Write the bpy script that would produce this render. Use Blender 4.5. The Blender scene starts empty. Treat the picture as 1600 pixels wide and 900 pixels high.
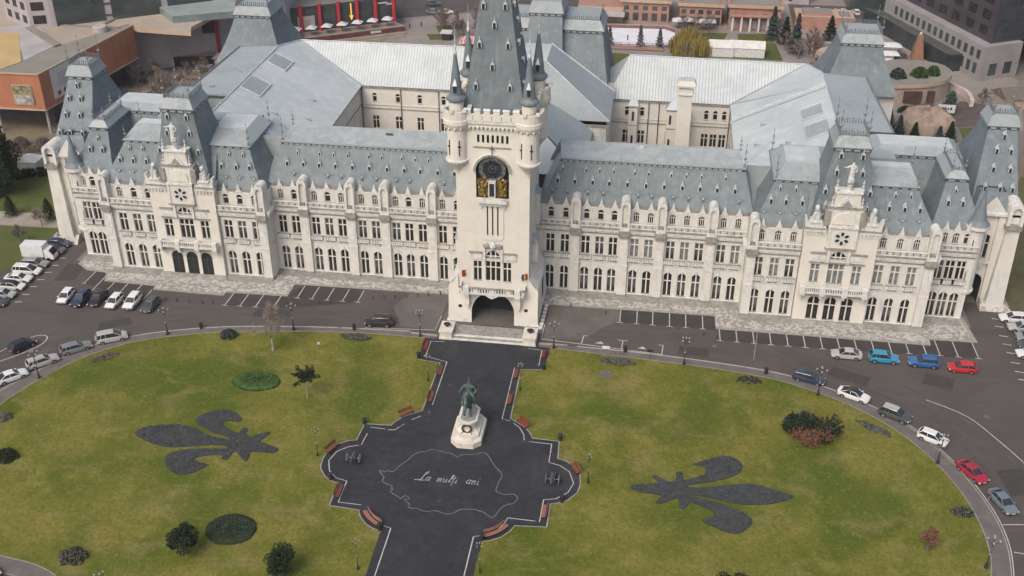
import bpy, bmesh, math, random
from mathutils import Vector, Matrix
R_ = math.radians
SC = bpy.context.scene
COL = SC.collection
PI = math.pi

# ---------------------------------------------------------------- camera, sky, sun, exposure
cd = bpy.data.cameras.new('camera'); cam = bpy.data.objects.new('camera', cd); COL.objects.link(cam)
cam.location = (23.75, -159.38, 95.71)
_yaw, _pit, _rol = R_(7.96), R_(30.78), R_(0.17)
_F = Vector((-math.sin(_yaw)*math.cos(_pit), math.cos(_yaw)*math.cos(_pit), -math.sin(_pit)))
_Rt = Vector((math.cos(_yaw), math.sin(_yaw), 0)); _U = _Rt.cross(_F)
_R2 = _Rt*math.cos(_rol)+_U*math.sin(_rol); _U2 = -_Rt*math.sin(_rol)+_U*math.cos(_rol)
m = Matrix.Identity(4)
for i in range(3):
    m[i][0] = _R2[i]; m[i][1] = _U2[i]; m[i][2] = -_F[i]; m[i][3] = cam.location[i]
cam.matrix_world = m
cd.sensor_width = 36; cd.lens = 36*1723.74/1600; cd.clip_start = 1; cd.clip_end = 4000
SC.camera = cam
SUN_EL, SUN_AZ = 48, 205          # degrees; azimuth measured clockwise from +Y (behind the camera, a little to the left)
w = bpy.data.worlds.new('World'); SC.world = w; w.use_nodes = True
nt = w.node_tree; bg = nt.nodes['Background']
sky = nt.nodes.new('ShaderNodeTexSky'); sky.sky_type = 'NISHITA'; sky.sun_disc = False
sky.sun_elevation = R_(SUN_EL); sky.sun_rotation = R_(SUN_AZ); sky.dust_density = 6.0; sky.air_density = 1.0; sky.ozone_density = 0.6
nt.links.new(sky.outputs[0], bg.inputs[0]); bg.inputs[1].default_value = 0.145
sl = bpy.data.lights.new('sun', 'SUN'); sl.energy = 1.15; sl.angle = R_(30); sl.color = (1.0, 0.975, 0.94)
so = bpy.data.objects.new('sun', sl); COL.objects.link(so)
_d = Vector((math.sin(R_(SUN_AZ))*math.cos(R_(SUN_EL)), math.cos(R_(SUN_AZ))*math.cos(R_(SUN_EL)), math.sin(R_(SUN_EL))))
so.rotation_euler = _d.to_track_quat('Z', 'Y').to_euler(); so.location = (0, -100, 200)
SC.view_settings.view_transform = 'Standard'; SC.view_settings.look = 'None'
SC.view_settings.exposure = 0.09; SC.view_settings.gamma = 1.0
SC.render.engine = 'CYCLES'
SC.cycles.max_bounces = 5; SC.cycles.diffuse_bounces = 3; SC.cycles.glossy_bounces = 2

# ---------------------------------------------------------------- materials
MATS = {}
def mat(name, c1, c2=None, rough=0.8, scale=1.0, amt=0.5, detail=4, metal=0.0, bump=0.0, stretch=None,
        c3=None, s3=8.0, spec=0.5, kind='noise', lo=0.35, hi=0.65, emit=0, seam=None, coat=0.0):
    """procedural surface: two tones broken up by noise, a finer third tone, optional standing seams / courses"""
    if name in MATS: return MATS[name]
    M = bpy.data.materials.new(name); M.use_nodes = True; n = M.node_tree; L = n.links
    b = n.nodes['Principled BSDF']; b.inputs['Roughness'].default_value = rough; b.inputs['Metallic'].default_value = metal
    b.inputs['Specular IOR Level'].default_value = spec
    b.inputs['Coat Weight'].default_value = coat
    MATS[name] = M
    M.diffuse_color = (*c1, 1)
    if c2 is None:
        b.inputs['Base Color'].default_value = (*c1, 1)
        if emit: b.inputs['Emission Color'].default_value = (*c1, 1); b.inputs['Emission Strength'].default_value = emit
        return M
    tc = n.nodes.new('ShaderNodeTexCoord'); mp = n.nodes.new('ShaderNodeMapping')
    L.new(tc.outputs['Object'], mp.inputs[0])
    if stretch: mp.inputs['Scale'].default_value = stretch
    if kind == 'voronoi':
        t = n.nodes.new('ShaderNodeTexVoronoi'); t.inputs['Scale'].default_value = scale; src = t.outputs['Color']
        sep = n.nodes.new('ShaderNodeSeparateColor'); L.new(t.outputs['Color'], sep.inputs[0]); src = sep.outputs[0]
    else:
        t = n.nodes.new('ShaderNodeTexNoise'); t.inputs['Scale'].default_value = scale; t.inputs['Detail'].default_value = detail; src = t.outputs['Fac']
    L.new(mp.outputs[0], t.inputs['Vector'])
    r = n.nodes.new('ShaderNodeMapRange'); r.inputs[1].default_value = lo; r.inputs[2].default_value = hi; L.new(src, r.inputs[0])
    mx = n.nodes.new('ShaderNodeMix'); mx.data_type = 'RGBA'
    mx.inputs[6].default_value = (*c1, 1); mx.inputs[7].default_value = (*c2, 1); L.new(r.outputs[0], mx.inputs[0])
    out = mx.outputs[2]
    if c3 is not None:
        t3 = n.nodes.new('ShaderNodeTexNoise'); t3.inputs['Scale'].default_value = s3; t3.inputs['Detail'].default_value = 3
        L.new(mp.outputs[0], t3.inputs['Vector'])
        r3 = n.nodes.new('ShaderNodeMapRange'); r3.inputs[1].default_value = 0.48; r3.inputs[2].default_value = 0.72; r3.inputs[4].default_value = amt
        L.new(t3.outputs['Fac'], r3.inputs[0])
        m3 = n.nodes.new('ShaderNodeMix'); m3.data_type = 'RGBA'; m3.inputs[7].default_value = (*c3, 1)
        L.new(out, m3.inputs[6]); L.new(r3.outputs[0], m3.inputs[0]); out = m3.outputs[2]
    if seam:                                   # (axis, spacing, line width fraction, line colour, strength)
        ax, sp, wd, sc, st = seam
        tc2 = tc
        sp_ = n.nodes.new('ShaderNodeSeparateXYZ'); L.new(tc2.outputs['Object'], sp_.inputs[0])
        outs = []
        for a in ax:
            dv = n.nodes.new('ShaderNodeMath'); dv.operation = 'DIVIDE'; dv.inputs[1].default_value = sp
            L.new(sp_.outputs[a], dv.inputs[0])
            fr = n.nodes.new('ShaderNodeMath'); fr.operation = 'FRACT'; L.new(dv.outputs[0], fr.inputs[0])
            lt = n.nodes.new('ShaderNodeMath'); lt.operation = 'LESS_THAN'; lt.inputs[1].default_value = wd; L.new(fr.outputs[0], lt.inputs[0])
            outs.append(lt.outputs[0])
        o = outs[0]
        if len(outs) == 2:
            mxm = n.nodes.new('ShaderNodeMath'); mxm.operation = 'MAXIMUM'; L.new(outs[0], mxm.inputs[0]); L.new(outs[1], mxm.inputs[1]); o = mxm.outputs[0]
        ml = n.nodes.new('ShaderNodeMath'); ml.operation = 'MULTIPLY'; ml.inputs[1].default_value = st; L.new(o, ml.inputs[0])
        m4 = n.nodes.new('ShaderNodeMix'); m4.data_type = 'RGBA'; m4.inputs[7].default_value = (*sc, 1)
        L.new(out, m4.inputs[6]); L.new(ml.outputs[0], m4.inputs[0]); out = m4.outputs[2]
    L.new(out, b.inputs['Base Color'])
    if bump:
        bp = n.nodes.new('ShaderNodeBump'); bp.inputs['Strength'].default_value = bump; bp.inputs['Distance'].default_value = 0.1
        L.new(src, bp.inputs['Height']); L.new(bp.outputs[0], b.inputs['Normal'])
    return M
def add_layer(name, c, scale, lo, hi, amt, stretch=None, detail=5):
    """another broad tone over a material made by mat()"""
    M = MATS[name]; n = M.node_tree; L = n.links; b = n.nodes['Principled BSDF']
    src = b.inputs['Base Color'].links[0].from_socket
    tc = n.nodes.new('ShaderNodeTexCoord'); mp = n.nodes.new('ShaderNodeMapping'); L.new(tc.outputs['Object'], mp.inputs[0])
    if stretch: mp.inputs['Scale'].default_value = stretch
    t = n.nodes.new('ShaderNodeTexNoise'); t.inputs['Scale'].default_value = scale; t.inputs['Detail'].default_value = detail
    t.inputs['Distortion'].default_value = 0.6
    L.new(mp.outputs[0], t.inputs['Vector'])
    r = n.nodes.new('ShaderNodeMapRange'); r.inputs[1].default_value = lo; r.inputs[2].default_value = hi; r.inputs[4].default_value = amt
    L.new(t.outputs['Fac'], r.inputs[0])
    mx = n.nodes.new('ShaderNodeMix'); mx.data_type = 'RGBA'; mx.inputs[7].default_value = (*c, 1)
    L.new(src, mx.inputs[6]); L.new(r.outputs[0], mx.inputs[0]); L.new(mx.outputs[2], b.inputs['Base Color'])

stucco = mat('cream_stucco', (0.64,0.625,0.585), (0.585,0.57,0.53), rough=.9, scale=.35, c3=(0.46,0.435,0.39), s3=1.3, amt=.35)
add_layer('cream_stucco', (0.34,0.325,0.295), .8, .54, .74, .48, stretch=(1.6,1.6,.18))
creamw = mat('cream_tower_render', (0.68,0.65,0.59), (0.635,0.605,0.545), rough=.9, scale=.3, c3=(0.55,0.51,0.44), s3=.9, amt=.3)
add_layer('cream_tower_render', (0.47,0.43,0.37), .6, .58, .80, .35, stretch=(1.6,1.6,.15))
trim = mat('pale_stone_trim', (0.68,0.67,0.64), (0.58,0.57,0.54), rough=.9, scale=1.2, c3=(0.40,0.385,0.36), s3=2.4, amt=.35)
add_layer('pale_stone_trim', (0.30,0.29,0.265), .9, .55, .72, .5, stretch=(1.4,1.4,.3))
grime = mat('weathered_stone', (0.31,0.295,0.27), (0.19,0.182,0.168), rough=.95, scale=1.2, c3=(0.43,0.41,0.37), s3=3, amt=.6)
slate = mat('slate_roof', (0.122,0.155,0.170), (0.158,0.193,0.208), rough=.62, scale=.22, c3=(0.24,0.27,0.28), s3=.9, amt=.45, seam=((0,),.9,.09,(0.11,0.14,0.155),.5))
add_layer('slate_roof', (0.27,0.31,0.32), .5, .57, .76, .55, stretch=(2.2,2.2,.12))
slate_y = mat('slate_roof_side', (0.128,0.160,0.176), (0.162,0.196,0.212), rough=.62, scale=.22, c3=(0.25,0.29,0.31), s3=.9, amt=.45, seam=((1,),.9,.09,(0.11,0.14,0.155),.45))
zinc = mat('pale_zinc_roof', (0.44,0.485,0.49), (0.52,0.56,0.56), rough=.55, scale=.12, c3=(0.60,0.63,0.63), s3=.5, amt=.7, seam=((1,),2.9,.035,(0.27,0.32,0.335),.4))
add_layer('pale_zinc_roof', (0.36,0.41,0.42), .07, .50, .68, .55)
zinc_s = mat('ribbed_zinc_roof', (0.43,0.47,0.48), (0.52,0.555,0.56), rough=.5, scale=.2, c3=(0.58,0.60,0.60), s3=.8, amt=.6, seam=((0,),.62,.30,(0.27,0.315,0.335),.75))
zinc_g = mat('grey_zinc_terrace', (0.27,0.31,0.32), (0.32,0.36,0.37), rough=.6, scale=.15, c3=(0.38,0.42,0.43), s3=1.2, amt=.4)
zinc_t = mat('diamond_zinc_terrace', (0.27,0.305,0.31), (0.34,0.375,0.38), rough=.6, scale=.8, kind='voronoi', lo=.1, hi=.9, c3=(0.40,0.44,0.445), s3=3, amt=.6)
flash = mat('zinc_flashing', (0.60,0.63,0.64), (0.42,0.47,0.49), rough=.5, scale=1)
darkiron = mat('dark_iron', (0.045,0.055,0.06), (0.07,0.08,0.085), rough=.6, scale=3)
crestm = mat('grey_iron_cresting', (0.15,0.17,0.18), (0.22,0.24,0.25), rough=.6, scale=3)
glass = mat('dark_window_glass', (0.018,0.016,0.014), (0.035,0.031,0.028), rough=.18, scale=.6)
glass2 = mat('curtain_reflection_glass', (0.13,0.14,0.135), (0.24,0.25,0.24), rough=.25, scale=.9)  # pale tone mixes curtain cloth with bluish reflections painted into the panes
glass3 = mat('half_drawn_curtain_glass', (0.03,0.028,0.026), (0.13,0.135,0.13), rough=.2, scale=.35, lo=.42, hi=.58)
framew = mat('window_frame_paint', (0.66,0.645,0.61), (0.58,0.565,0.53), rough=.7, scale=3)
statw = mat('white_statue_stone', (0.62,0.63,0.62), (0.47,0.48,0.48), rough=.8, scale=3)
talus_m = mat('mossy_plinth_stone', (0.20,0.195,0.175), (0.30,0.29,0.265), rough=.95, scale=1.0, c3=(0.13,0.13,0.115), s3=2.2, amt=.6, stretch=(1,1,2.5))
studm = mat('zinc_stud', (0.34,0.38,0.39), (0.27,0.31,0.32), rough=.6, scale=2)
eave_m = mat('gutter_shadow_band', (0.20,0.195,0.185), (0.27,0.265,0.25), rough=.8, scale=1.2)  # gutter parapet given the dark tone of the shadow band between gable points
gold = mat('gilded_bronze', (0.42,0.28,0.07), (0.10,0.07,0.03), rough=.5, scale=3.0, metal=.35)
black = mat('black_paint', (0.02,0.02,0.022))
dial = mat('dark_blue_dial', (0.010,0.013,0.025), (0.022,0.028,0.045), rough=.35, scale=2)

# ---------------------------------------------------------------- mesh builder
class MB:
    def __init__(s): s.v = []; s.f = []; s.m = []; s.mats = []; s.sx = 1
    def mi(s, m):
        if m not in s.mats: s.mats.append(m)
        return s.mats.index(m)
    def vert(s, x, y, z): s.v.append((x*s.sx, y, z)); return len(s.v)-1
    def face(s, pts, m):
        ids = [s.vert(*p) for p in pts]; s.f.append(ids if s.sx > 0 else ids[::-1]); s.m.append(s.mi(m))
    def box(s, x0, x1, y0, y1, z0, z1, m, top=None, skip=''):
        if x0 > x1: x0, x1 = x1, x0
        b = len(s.v)
        for z in (z0, z1):
            for x, y in ((x0,y0),(x1,y0),(x1,y1),(x0,y1)): s.vert(x, y, z)
        fs = {'b':(3,2,1,0),'t':(4,5,6,7),'f':(0,1,5,4),'r':(1,2,6,5),'k':(2,3,7,6),'l':(3,0,4,7)}
        for k, q in fs.items():
            if k in skip: continue
            q = [b+i for i in q]; s.f.append(q if s.sx > 0 else q[::-1]); s.m.append(s.mi(top if (k == 't' and top) else m))
    def frustum(s, r0, r1, z0, z1, m, ms=None, bell=0.0, n=1, top=None):
        """r=(x0,x1,y0,y1); concave (bell-cast) when bell>0; ms = material of the left/right sides"""
        rings = []
        for i in range(n+1):
            t = i/n; u = t + bell*math.sin(PI*t)*0.5      # moves inwards early
            u = min(u, 1)
            r = [r0[k]+(r1[k]-r0[k])*u for k in range(4)]; z = z0+(z1-z0)*t
            rings.append([(r[0],r[2],z),(r[1],r[2],z),(r[1],r[3],z),(r[0],r[3],z)])
        for a, b in zip(rings, rings[1:]):
            for k in range(4):
                l = (k+1) % 4
                s.face([a[k], a[l], b[l], b[k]], m if k in (0,2) else (ms or m))
        if top: s.face(rings[-1], top)
    def loft(s, rings, m, cap=True):
        """rings of equal length"""
        base = len(s.v); n = len(rings[0])
        for r in rings:
            for p in r: s.vert(*p)
        for i in range(len(rings)-1):
            for k in range(n):
                q = [base+i*n+k, base+i*n+(k+1)%n, base+(i+1)*n+(k+1)%n, base+(i+1)*n+k]
                s.f.append(q if s.sx > 0 else q[::-1]); s.m.append(s.mi(m))
        if cap:
            s.f.append([base+k for k in range(n)][::-1]); s.m.append(s.mi(m))
            s.f.append([base+(len(rings)-1)*n+k for k in range(n)]); s.m.append(s.mi(m))
    def lathe(s, x, y, prof, m, n=12, a0=0.0):
        s.loft([[(x+r*math.cos(a0+2*PI*k/n), y+r*math.sin(a0+2*PI*k/n), z) for k in range(n)] for r, z in prof], m)
    def tube(s, p, q, r0, r1, m, n=5):
        p = Vector(p); q = Vector(q); d = (q-p)
        if d.length < 1e-6: return
        d.normalize(); u = d.orthogonal().normalized(); w_ = d.cross(u)
        s.loft([[tuple(c + (u*math.cos(2*PI*k/n)+w_*math.sin(2*PI*k/n))*r) for k in range(n)] for c, r in ((p, r0), (q, r1))], m)
    def path(s, pts, r, m, n=5):
        for a, b in zip(pts, pts[1:]): s.tube(a, b, r, r, m, n)
    def poly(s, pts, z, m): s.face([(a, b, z) for a, b in pts], m)
    def prism(s, pts, z0, z1, m, top=None, side=None):
        n = len(pts)
        s.face([(a, b, z1) for a, b in pts], top or m)
        for i in range(n):
            a, b = pts[i], pts[(i+1) % n]
            s.face([(a[0],a[1],z0),(b[0],b[1],z0),(b[0],b[1],z1),(a[0],a[1],z1)], side or m)
    def xprism(s, pts, y0, y1, m):
        """pts (x,z) polygon extruded in y"""
        n = len(pts)
        s.face([(a, y0, b) for a, b in pts], m); s.face([(a, y1, b) for a, b in pts][::-1], m)
        for i in range(n):
            a, b = pts[i], pts[(i+1) % n]
            s.face([(b[0],y0,b[1]),(a[0],y0,a[1]),(a[0],y1,a[1]),(b[0],y1,b[1])], m)
    def wall(s, x0, x1, z0, z1, y, holes, m):
        """wall sheet in plane y with rectangular openings (hx0,hx1,hz0,hz1)"""
        xs = sorted({x0, x1, *[h[0] for h in holes], *[h[1] for h in holes]}); xs = [x for x in xs if x0 <= x <= x1]
        zs = sorted({z0, z1, *[h[2] for h in holes], *[h[3] for h in holes]}); zs = [z for z in zs if z0 <= z <= z1]
        for a, b in zip(xs, xs[1:]):
            run = None
            for c, d in zip(zs, zs[1:]):
                mx, mz = (a+b)/2, (c+d)/2
                solid = not any(h[0] < mx < h[1] and h[2] < mz < h[3] for h in holes)
                if solid: run = (run[0], d) if run else (c, d)
                if (not solid) and run: s.face([(a,y,run[0]),(b,y,run[0]),(b,y,run[1]),(a,y,run[1])], m); run = None
            if run: s.face([(a,y,run[0]),(b,y,run[0]),(b,y,run[1]),(a,y,run[1])], m)
    def mesh(s, name):
        me = bpy.data.meshes.new(name); me.from_pydata(s.v, [], s.f)
        for mm in s.mats: me.materials.append(mm)
        me.polygons.foreach_set('material_index', s.m); me.update()
        return me
    def build(s, name, parent=None, smooth=False, fix=True):
        me = s.mesh(name)
        if fix:
            bm = bmesh.new(); bm.from_mesh(me); bmesh.ops.remove_doubles(bm, verts=bm.verts, dist=1e-4)
            bmesh.ops.recalc_face_normals(bm, faces=bm.faces); bm.to_mesh(me); bm.free()
        if smooth:
            for p in me.polygons: p.use_smooth = True
        o = bpy.data.objects.new(name, me); COL.objects.link(o)
        if parent: o.parent = parent
        return o
def inst(me, name, loc, parent=None, rz=0, sc=None):
    o = bpy.data.objects.new(name, me); COL.objects.link(o); o.location = loc; o.rotation_euler = (0,0,rz)
    if sc: o.scale = sc
    if parent: o.parent = parent
    return o
def empty(name, loc=(0,0,0), rz=0):
    o = bpy.data.objects.new(name, None); COL.objects.link(o); o.location = loc; o.rotation_euler = (0,0,rz); o.empty_display_size = .5; return o
def tag(o, label, cat, group=None):
    o['label'] = label; o['category'] = cat
    if group: o['group'] = group
    return o
def struct(o): o['kind'] = 'structure'; return o
def copy_tree(o, parent=None):
    c = o.copy(); COL.objects.link(c)
    if parent: c.parent = parent
    for ch in [k for k in bpy.data.objects if k.parent == o]: copy_tree(ch, c)
    return c
# ---------------------------------------------------------------- the palace
palace = tag(empty('palace', (0,0,0)), 'huge cream neo-gothic palace with blue-grey slate mansard roofs and a central clock tower', 'palace')

def arch_pts(w, h, n=8, rise=None):
    """outline of an arched opening, from bottom left, up, over, down; x centred"""
    r = w/2; rise = r if rise is None else rise
    pts = [(-r, 0)]
    for k in range(n+1):
        a = PI - PI*k/n; pts.append((r*math.cos(a), h-rise+rise*math.sin(a)))
    pts.append((r, 0)); return pts
def window_mesh(name, w, h, arched, gl, transom, cols=2, depth=.26, wallm=None, fr=None, bar=.10):
    b = MB(); wallm = wallm or stucco; fr = fr or framew
    r = w/2
    if arched:
        rise = r*1.05; pts = arch_pts(w, h, 8, rise)
        top = pts[1:-1]
        for a, c in zip(top, top[1:]):                    # spandrels flush with the wall
            b.face([(a[0],0,a[1]),(c[0],0,c[1]),(c[0],0,h),(a[0],0,h)], wallm)
        ring = pts
    else: ring = [(-r,0),(-r,h),(r,h),(r,0)]
    for a, c in zip(ring, ring[1:]+ring[:1]): b.face([(a[0],0,a[1]),(c[0],0,c[1]),(c[0],depth,c[1]),(a[0],depth,a[1])], trim)
    b.face([(x,depth,z) for x, z in ring], gl)
    # glazing bars, in front of the glass
    yb0, yb1 = depth-.1, depth-.004
    for k in range(1, cols):
        x = -r + w*k/cols; b.box(x-bar, x+bar, yb0, yb1, 0, h-(.02 if not arched else .1), fr)
    b.box(-r, r, yb0-.003, yb1, transom-bar*.8, transom+bar*.8, fr)
    b.box(-r, -r+.07, yb0, yb1, 0, h-(0 if not arched else r*1.05), fr); b.box(r-.07, r, yb0, yb1, 0, h-(0 if not arched else r*1.05), fr)
    b.box(-r-.05, r+.05, -.12, depth-.1, -.12, 0, trim)    # sill
    if arched:                                             # hood mould
        for a, c in zip(top, top[1:]):
            s_ = 1.10; t_ = 1.20
            za = lambda p, q: (h-rise)+(p[1]-(h-rise))*q
            b.face([(a[0]*s_,-.06,za(a,s_)),(c[0]*s_,-.06,za(c,s_)),(c[0]*t_,-.06,za(c,t_)),(a[0]*t_,-.06,za(a,t_))], trim)
            b.face([(a[0]*t_,-.06,za(a,t_)),(c[0]*t_,-.06,za(c,t_)),(c[0]*t_,0,za(c,t_)),(a[0]*t_,0,za(a,t_))], trim)
    return b.mesh(name)
W_A = [window_mesh('arched_window', 1.40, 4.35, True, glass, 2.75), window_mesh('arched_window', 1.40, 4.35, True, glass3, 2.75)]
W_B = [window_mesh('mullioned_window', 1.42, 3.25, False, glass, 2.15), window_mesh('mullioned_window', 1.42, 3.25, False, glass2, 2.15), window_mesh('mullioned_window', 1.42, 3.25, False, glass3, 2.15)]
W_C = [window_mesh('attic_window', .95, 1.75, True, glass, 1.1, cols=1), window_mesh('attic_window', .95, 1.75, True, glass, 1.1, cols=3, bar=.045)]
W_P = window_mesh('arched_window', 1.85, 4.25, True, glass, 2.7, bar=.1)
W_D = window_mesh('arched_door', 2.0, 4.6, True, black, 3.1, cols=2, bar=.06, fr=darkiron)
W_T = window_mesh('triple_window', 2.5, 3.5, False, glass2, 2.4, cols=3)
W_Td = window_mesh('triple_window', 2.5, 3.5, False, glass, 2.4, cols=3)
W_L = window_mesh('lunette_window', 2.4, 1.35, True, glass, .3, cols=3, bar=.1)
W_N = window_mesh('narrow_window', .42, 1.7, True, black, .9, cols=1)

def attic_dormer_mesh(name, sc_, big=True):
    """small zinc lucarne: little gabled hood with a dark opening; origin on the slope, faces -Y"""
    b = MB(); w_, h_, d = .34*sc_, .95*sc_, .85*sc_
    b.box(-w_, w_, -.12, d, 0, h_, crestm, skip='f')
    b.face([(-w_,-.12,0),(w_,-.12,0),(w_,-.12,h_),(-w_,-.12,h_)], black)
    for s in (-1, 1):
        b.face([(0,-.2,h_*1.75),(s*w_*1.2,-.2,h_*.98),(s*w_*1.2,d*.8,h_*.98),(0,d*.8,h_*1.75)], flash)
        b.box(s*w_-.05, s*w_+.05, -.2, -.1, 0, h_, flash)
    b.face([(0,-.18,h_*1.7),(-w_*1.1,-.18,h_*.98),(w_*1.1,-.18,h_*.98)], flash)
    b.box(-.03, .03, -.2, -.12, h_*1.7, h_*2.2, flash)
    return b.mesh(name)
DORM = attic_dormer_mesh('roof_dormer', .80); VENT = attic_dormer_mesh('roof_vent', .55)
def gable_finial_mesh():
    """winged iron ornament above each attic window"""
    b = MB()
    b.tube((0,0,0), (0,0,1.25), .06, .03, crestm)
    b.lathe(0, 0, [(.02,.35),(.16,.5),(.02,.68)], flash, 6)
    for s in (-1, 1):
        b.tube((0,0,.55), (s*.55,0,.62), .05, .03, crestm); b.tube((s*.55,0,.62), (s*.62,0,.95), .03, .06, crestm)
    b.box(-.32, .32, .02, .4, -.1, .02, darkiron)
    return b.mesh('gable_finial')
GFIN = gable_finial_mesh()
def spire_mesh(h):
    b = MB()
    b.tube((0,0,0), (0,0,h), .06, .025, crestm)
    b.lathe(0, 0, [(.05,h*.28),(.30,h*.36),(.06,h*.42)], crestm, 6)
    b.lathe(0, 0, [(.03,h*.60),(.17,h*.66),(.03,h*.72)], crestm, 6)
    b.lathe(0, 0, [(.02,h*.86),(.10,h*.9),(.02,h*.94)], crestm, 6)
    for a in range(4):
        c, s = math.cos(a*PI/2), math.sin(a*PI/2)
        b.tube((0,0,h*.30), (c*.42,s*.42,h*.42), .04, .02, crestm); b.tube((0,0,h*.55), (c*.24,s*.24,h*.62), .03, .02, crestm)
    b.lathe(0, 0, [(.22,0),(.14,h*.10),(.06,h*.16)], crestm, 6)
    return b.mesh('roof_finial')
SPIRE = spire_mesh(4.2); SPIRE_S = spire_mesh(2.6)

def cresting(path, parent, h=.75, step=.42):
    """pierced iron cresting along a closed or open line of points"""
    b = MB(); rr = random.Random(5)
    for p, q in zip(path, path[1:]):
        p = Vector(p); q = Vector(q); L = (q-p).length; n = max(1, int(L/step)); d = (q-p)/n
        b.tube(p+Vector((0,0,h*.12)), q+Vector((0,0,h*.12)), .03, .03, crestm, 4); b.tube(p+Vector((0,0,h*.62)), q+Vector((0,0,h*.62)), .03, .03, crestm, 4)
        for i in range(n+1):
            c = p+d*i; hh = h*(1 if i % 2 == 0 else .72)
            b.face([tuple(c+Vector((-.07,0,0))), tuple(c+Vector((.07,0,0))), tuple(c+Vector((.09,0,hh*.6))), tuple(c+Vector((0,0,hh))), tuple(c+Vector((-.09,0,hh*.6)))], crestm)
            b.face([tuple(c+Vector((0,-.07,0))), tuple(c+Vector((0,.07,0))), tuple(c+Vector((0,.09,hh*.6))), tuple(c+Vector((0,0,hh))), tuple(c+Vector((0,-.09,hh*.6)))], crestm)
    return b.build('roof_cresting', parent, fix=False)

def cornice_band(b, r, z, sides='frkl', h=.34, beads=True):
    """dark moulded band with a row of pale studs round a mansard's top"""
    x0, x1, y0, y1 = r
    b.box(x0-.18, x1+.18, y0-.18, y1+.18, z-h, z, darkiron); b.box(x0-.34, x1+.34, y0-.34, y1+.34, z, z+.14, slate)
    if beads:
        def row(p, q):
            L = math.dist(p, q); n = max(1, int(L/1.25))
            for i in range(n):
                t = (i+.5)/n; c = (p[0]+(q[0]-p[0])*t, p[1]+(q[1]-p[1])*t)
                hx_, hy_ = (.45,.2) if abs(q[0]-p[0]) > abs(q[1]-p[1]) else (.2,.45); b.box(c[0]-hx_, c[0]+hx_, c[1]-hy_, c[1]+hy_, z-h*.75, z-h*.25, studm)
        row((x0-.1,y0-.1), (x1+.1,y0-.1)); row((x1+.1,y0), (x1+.1,y1)); row((x0-.1,y0), (x0-.1,y1))

def balustrade(p0, p1, z, parent, s, h=.85, name='balustrade', step=.5, along='x', y=0):
    b = MB(); b.sx = s
    def bx(a, c, z0, z1, t, m):
        if along == 'x': b.box(a, c, y-t, y+t, z0, z1, m)
        else: b.box(y-t, y+t, a, c, z0, z1, m)
    bx(p0, p1, z, z+.14, .13, trim); bx(p0, p1, z+h-.14, z+h, .16, trim)
    n = max(1, int((p1-p0)/step)); d = (p1-p0)/n
    for i in range(n+1): bx(max(p0, p0+i*d-.09), min(p1, p0+i*d+.09), z+.14, z+h-.14, .09, grime if i % 2 else trim)
    for i in range(n): c = p0+(i+.5)*d; bx(c-.1, c+.1, z+.3, z+h-.3, .07, trim)
    return b.build(name, parent, fix=False)

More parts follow.
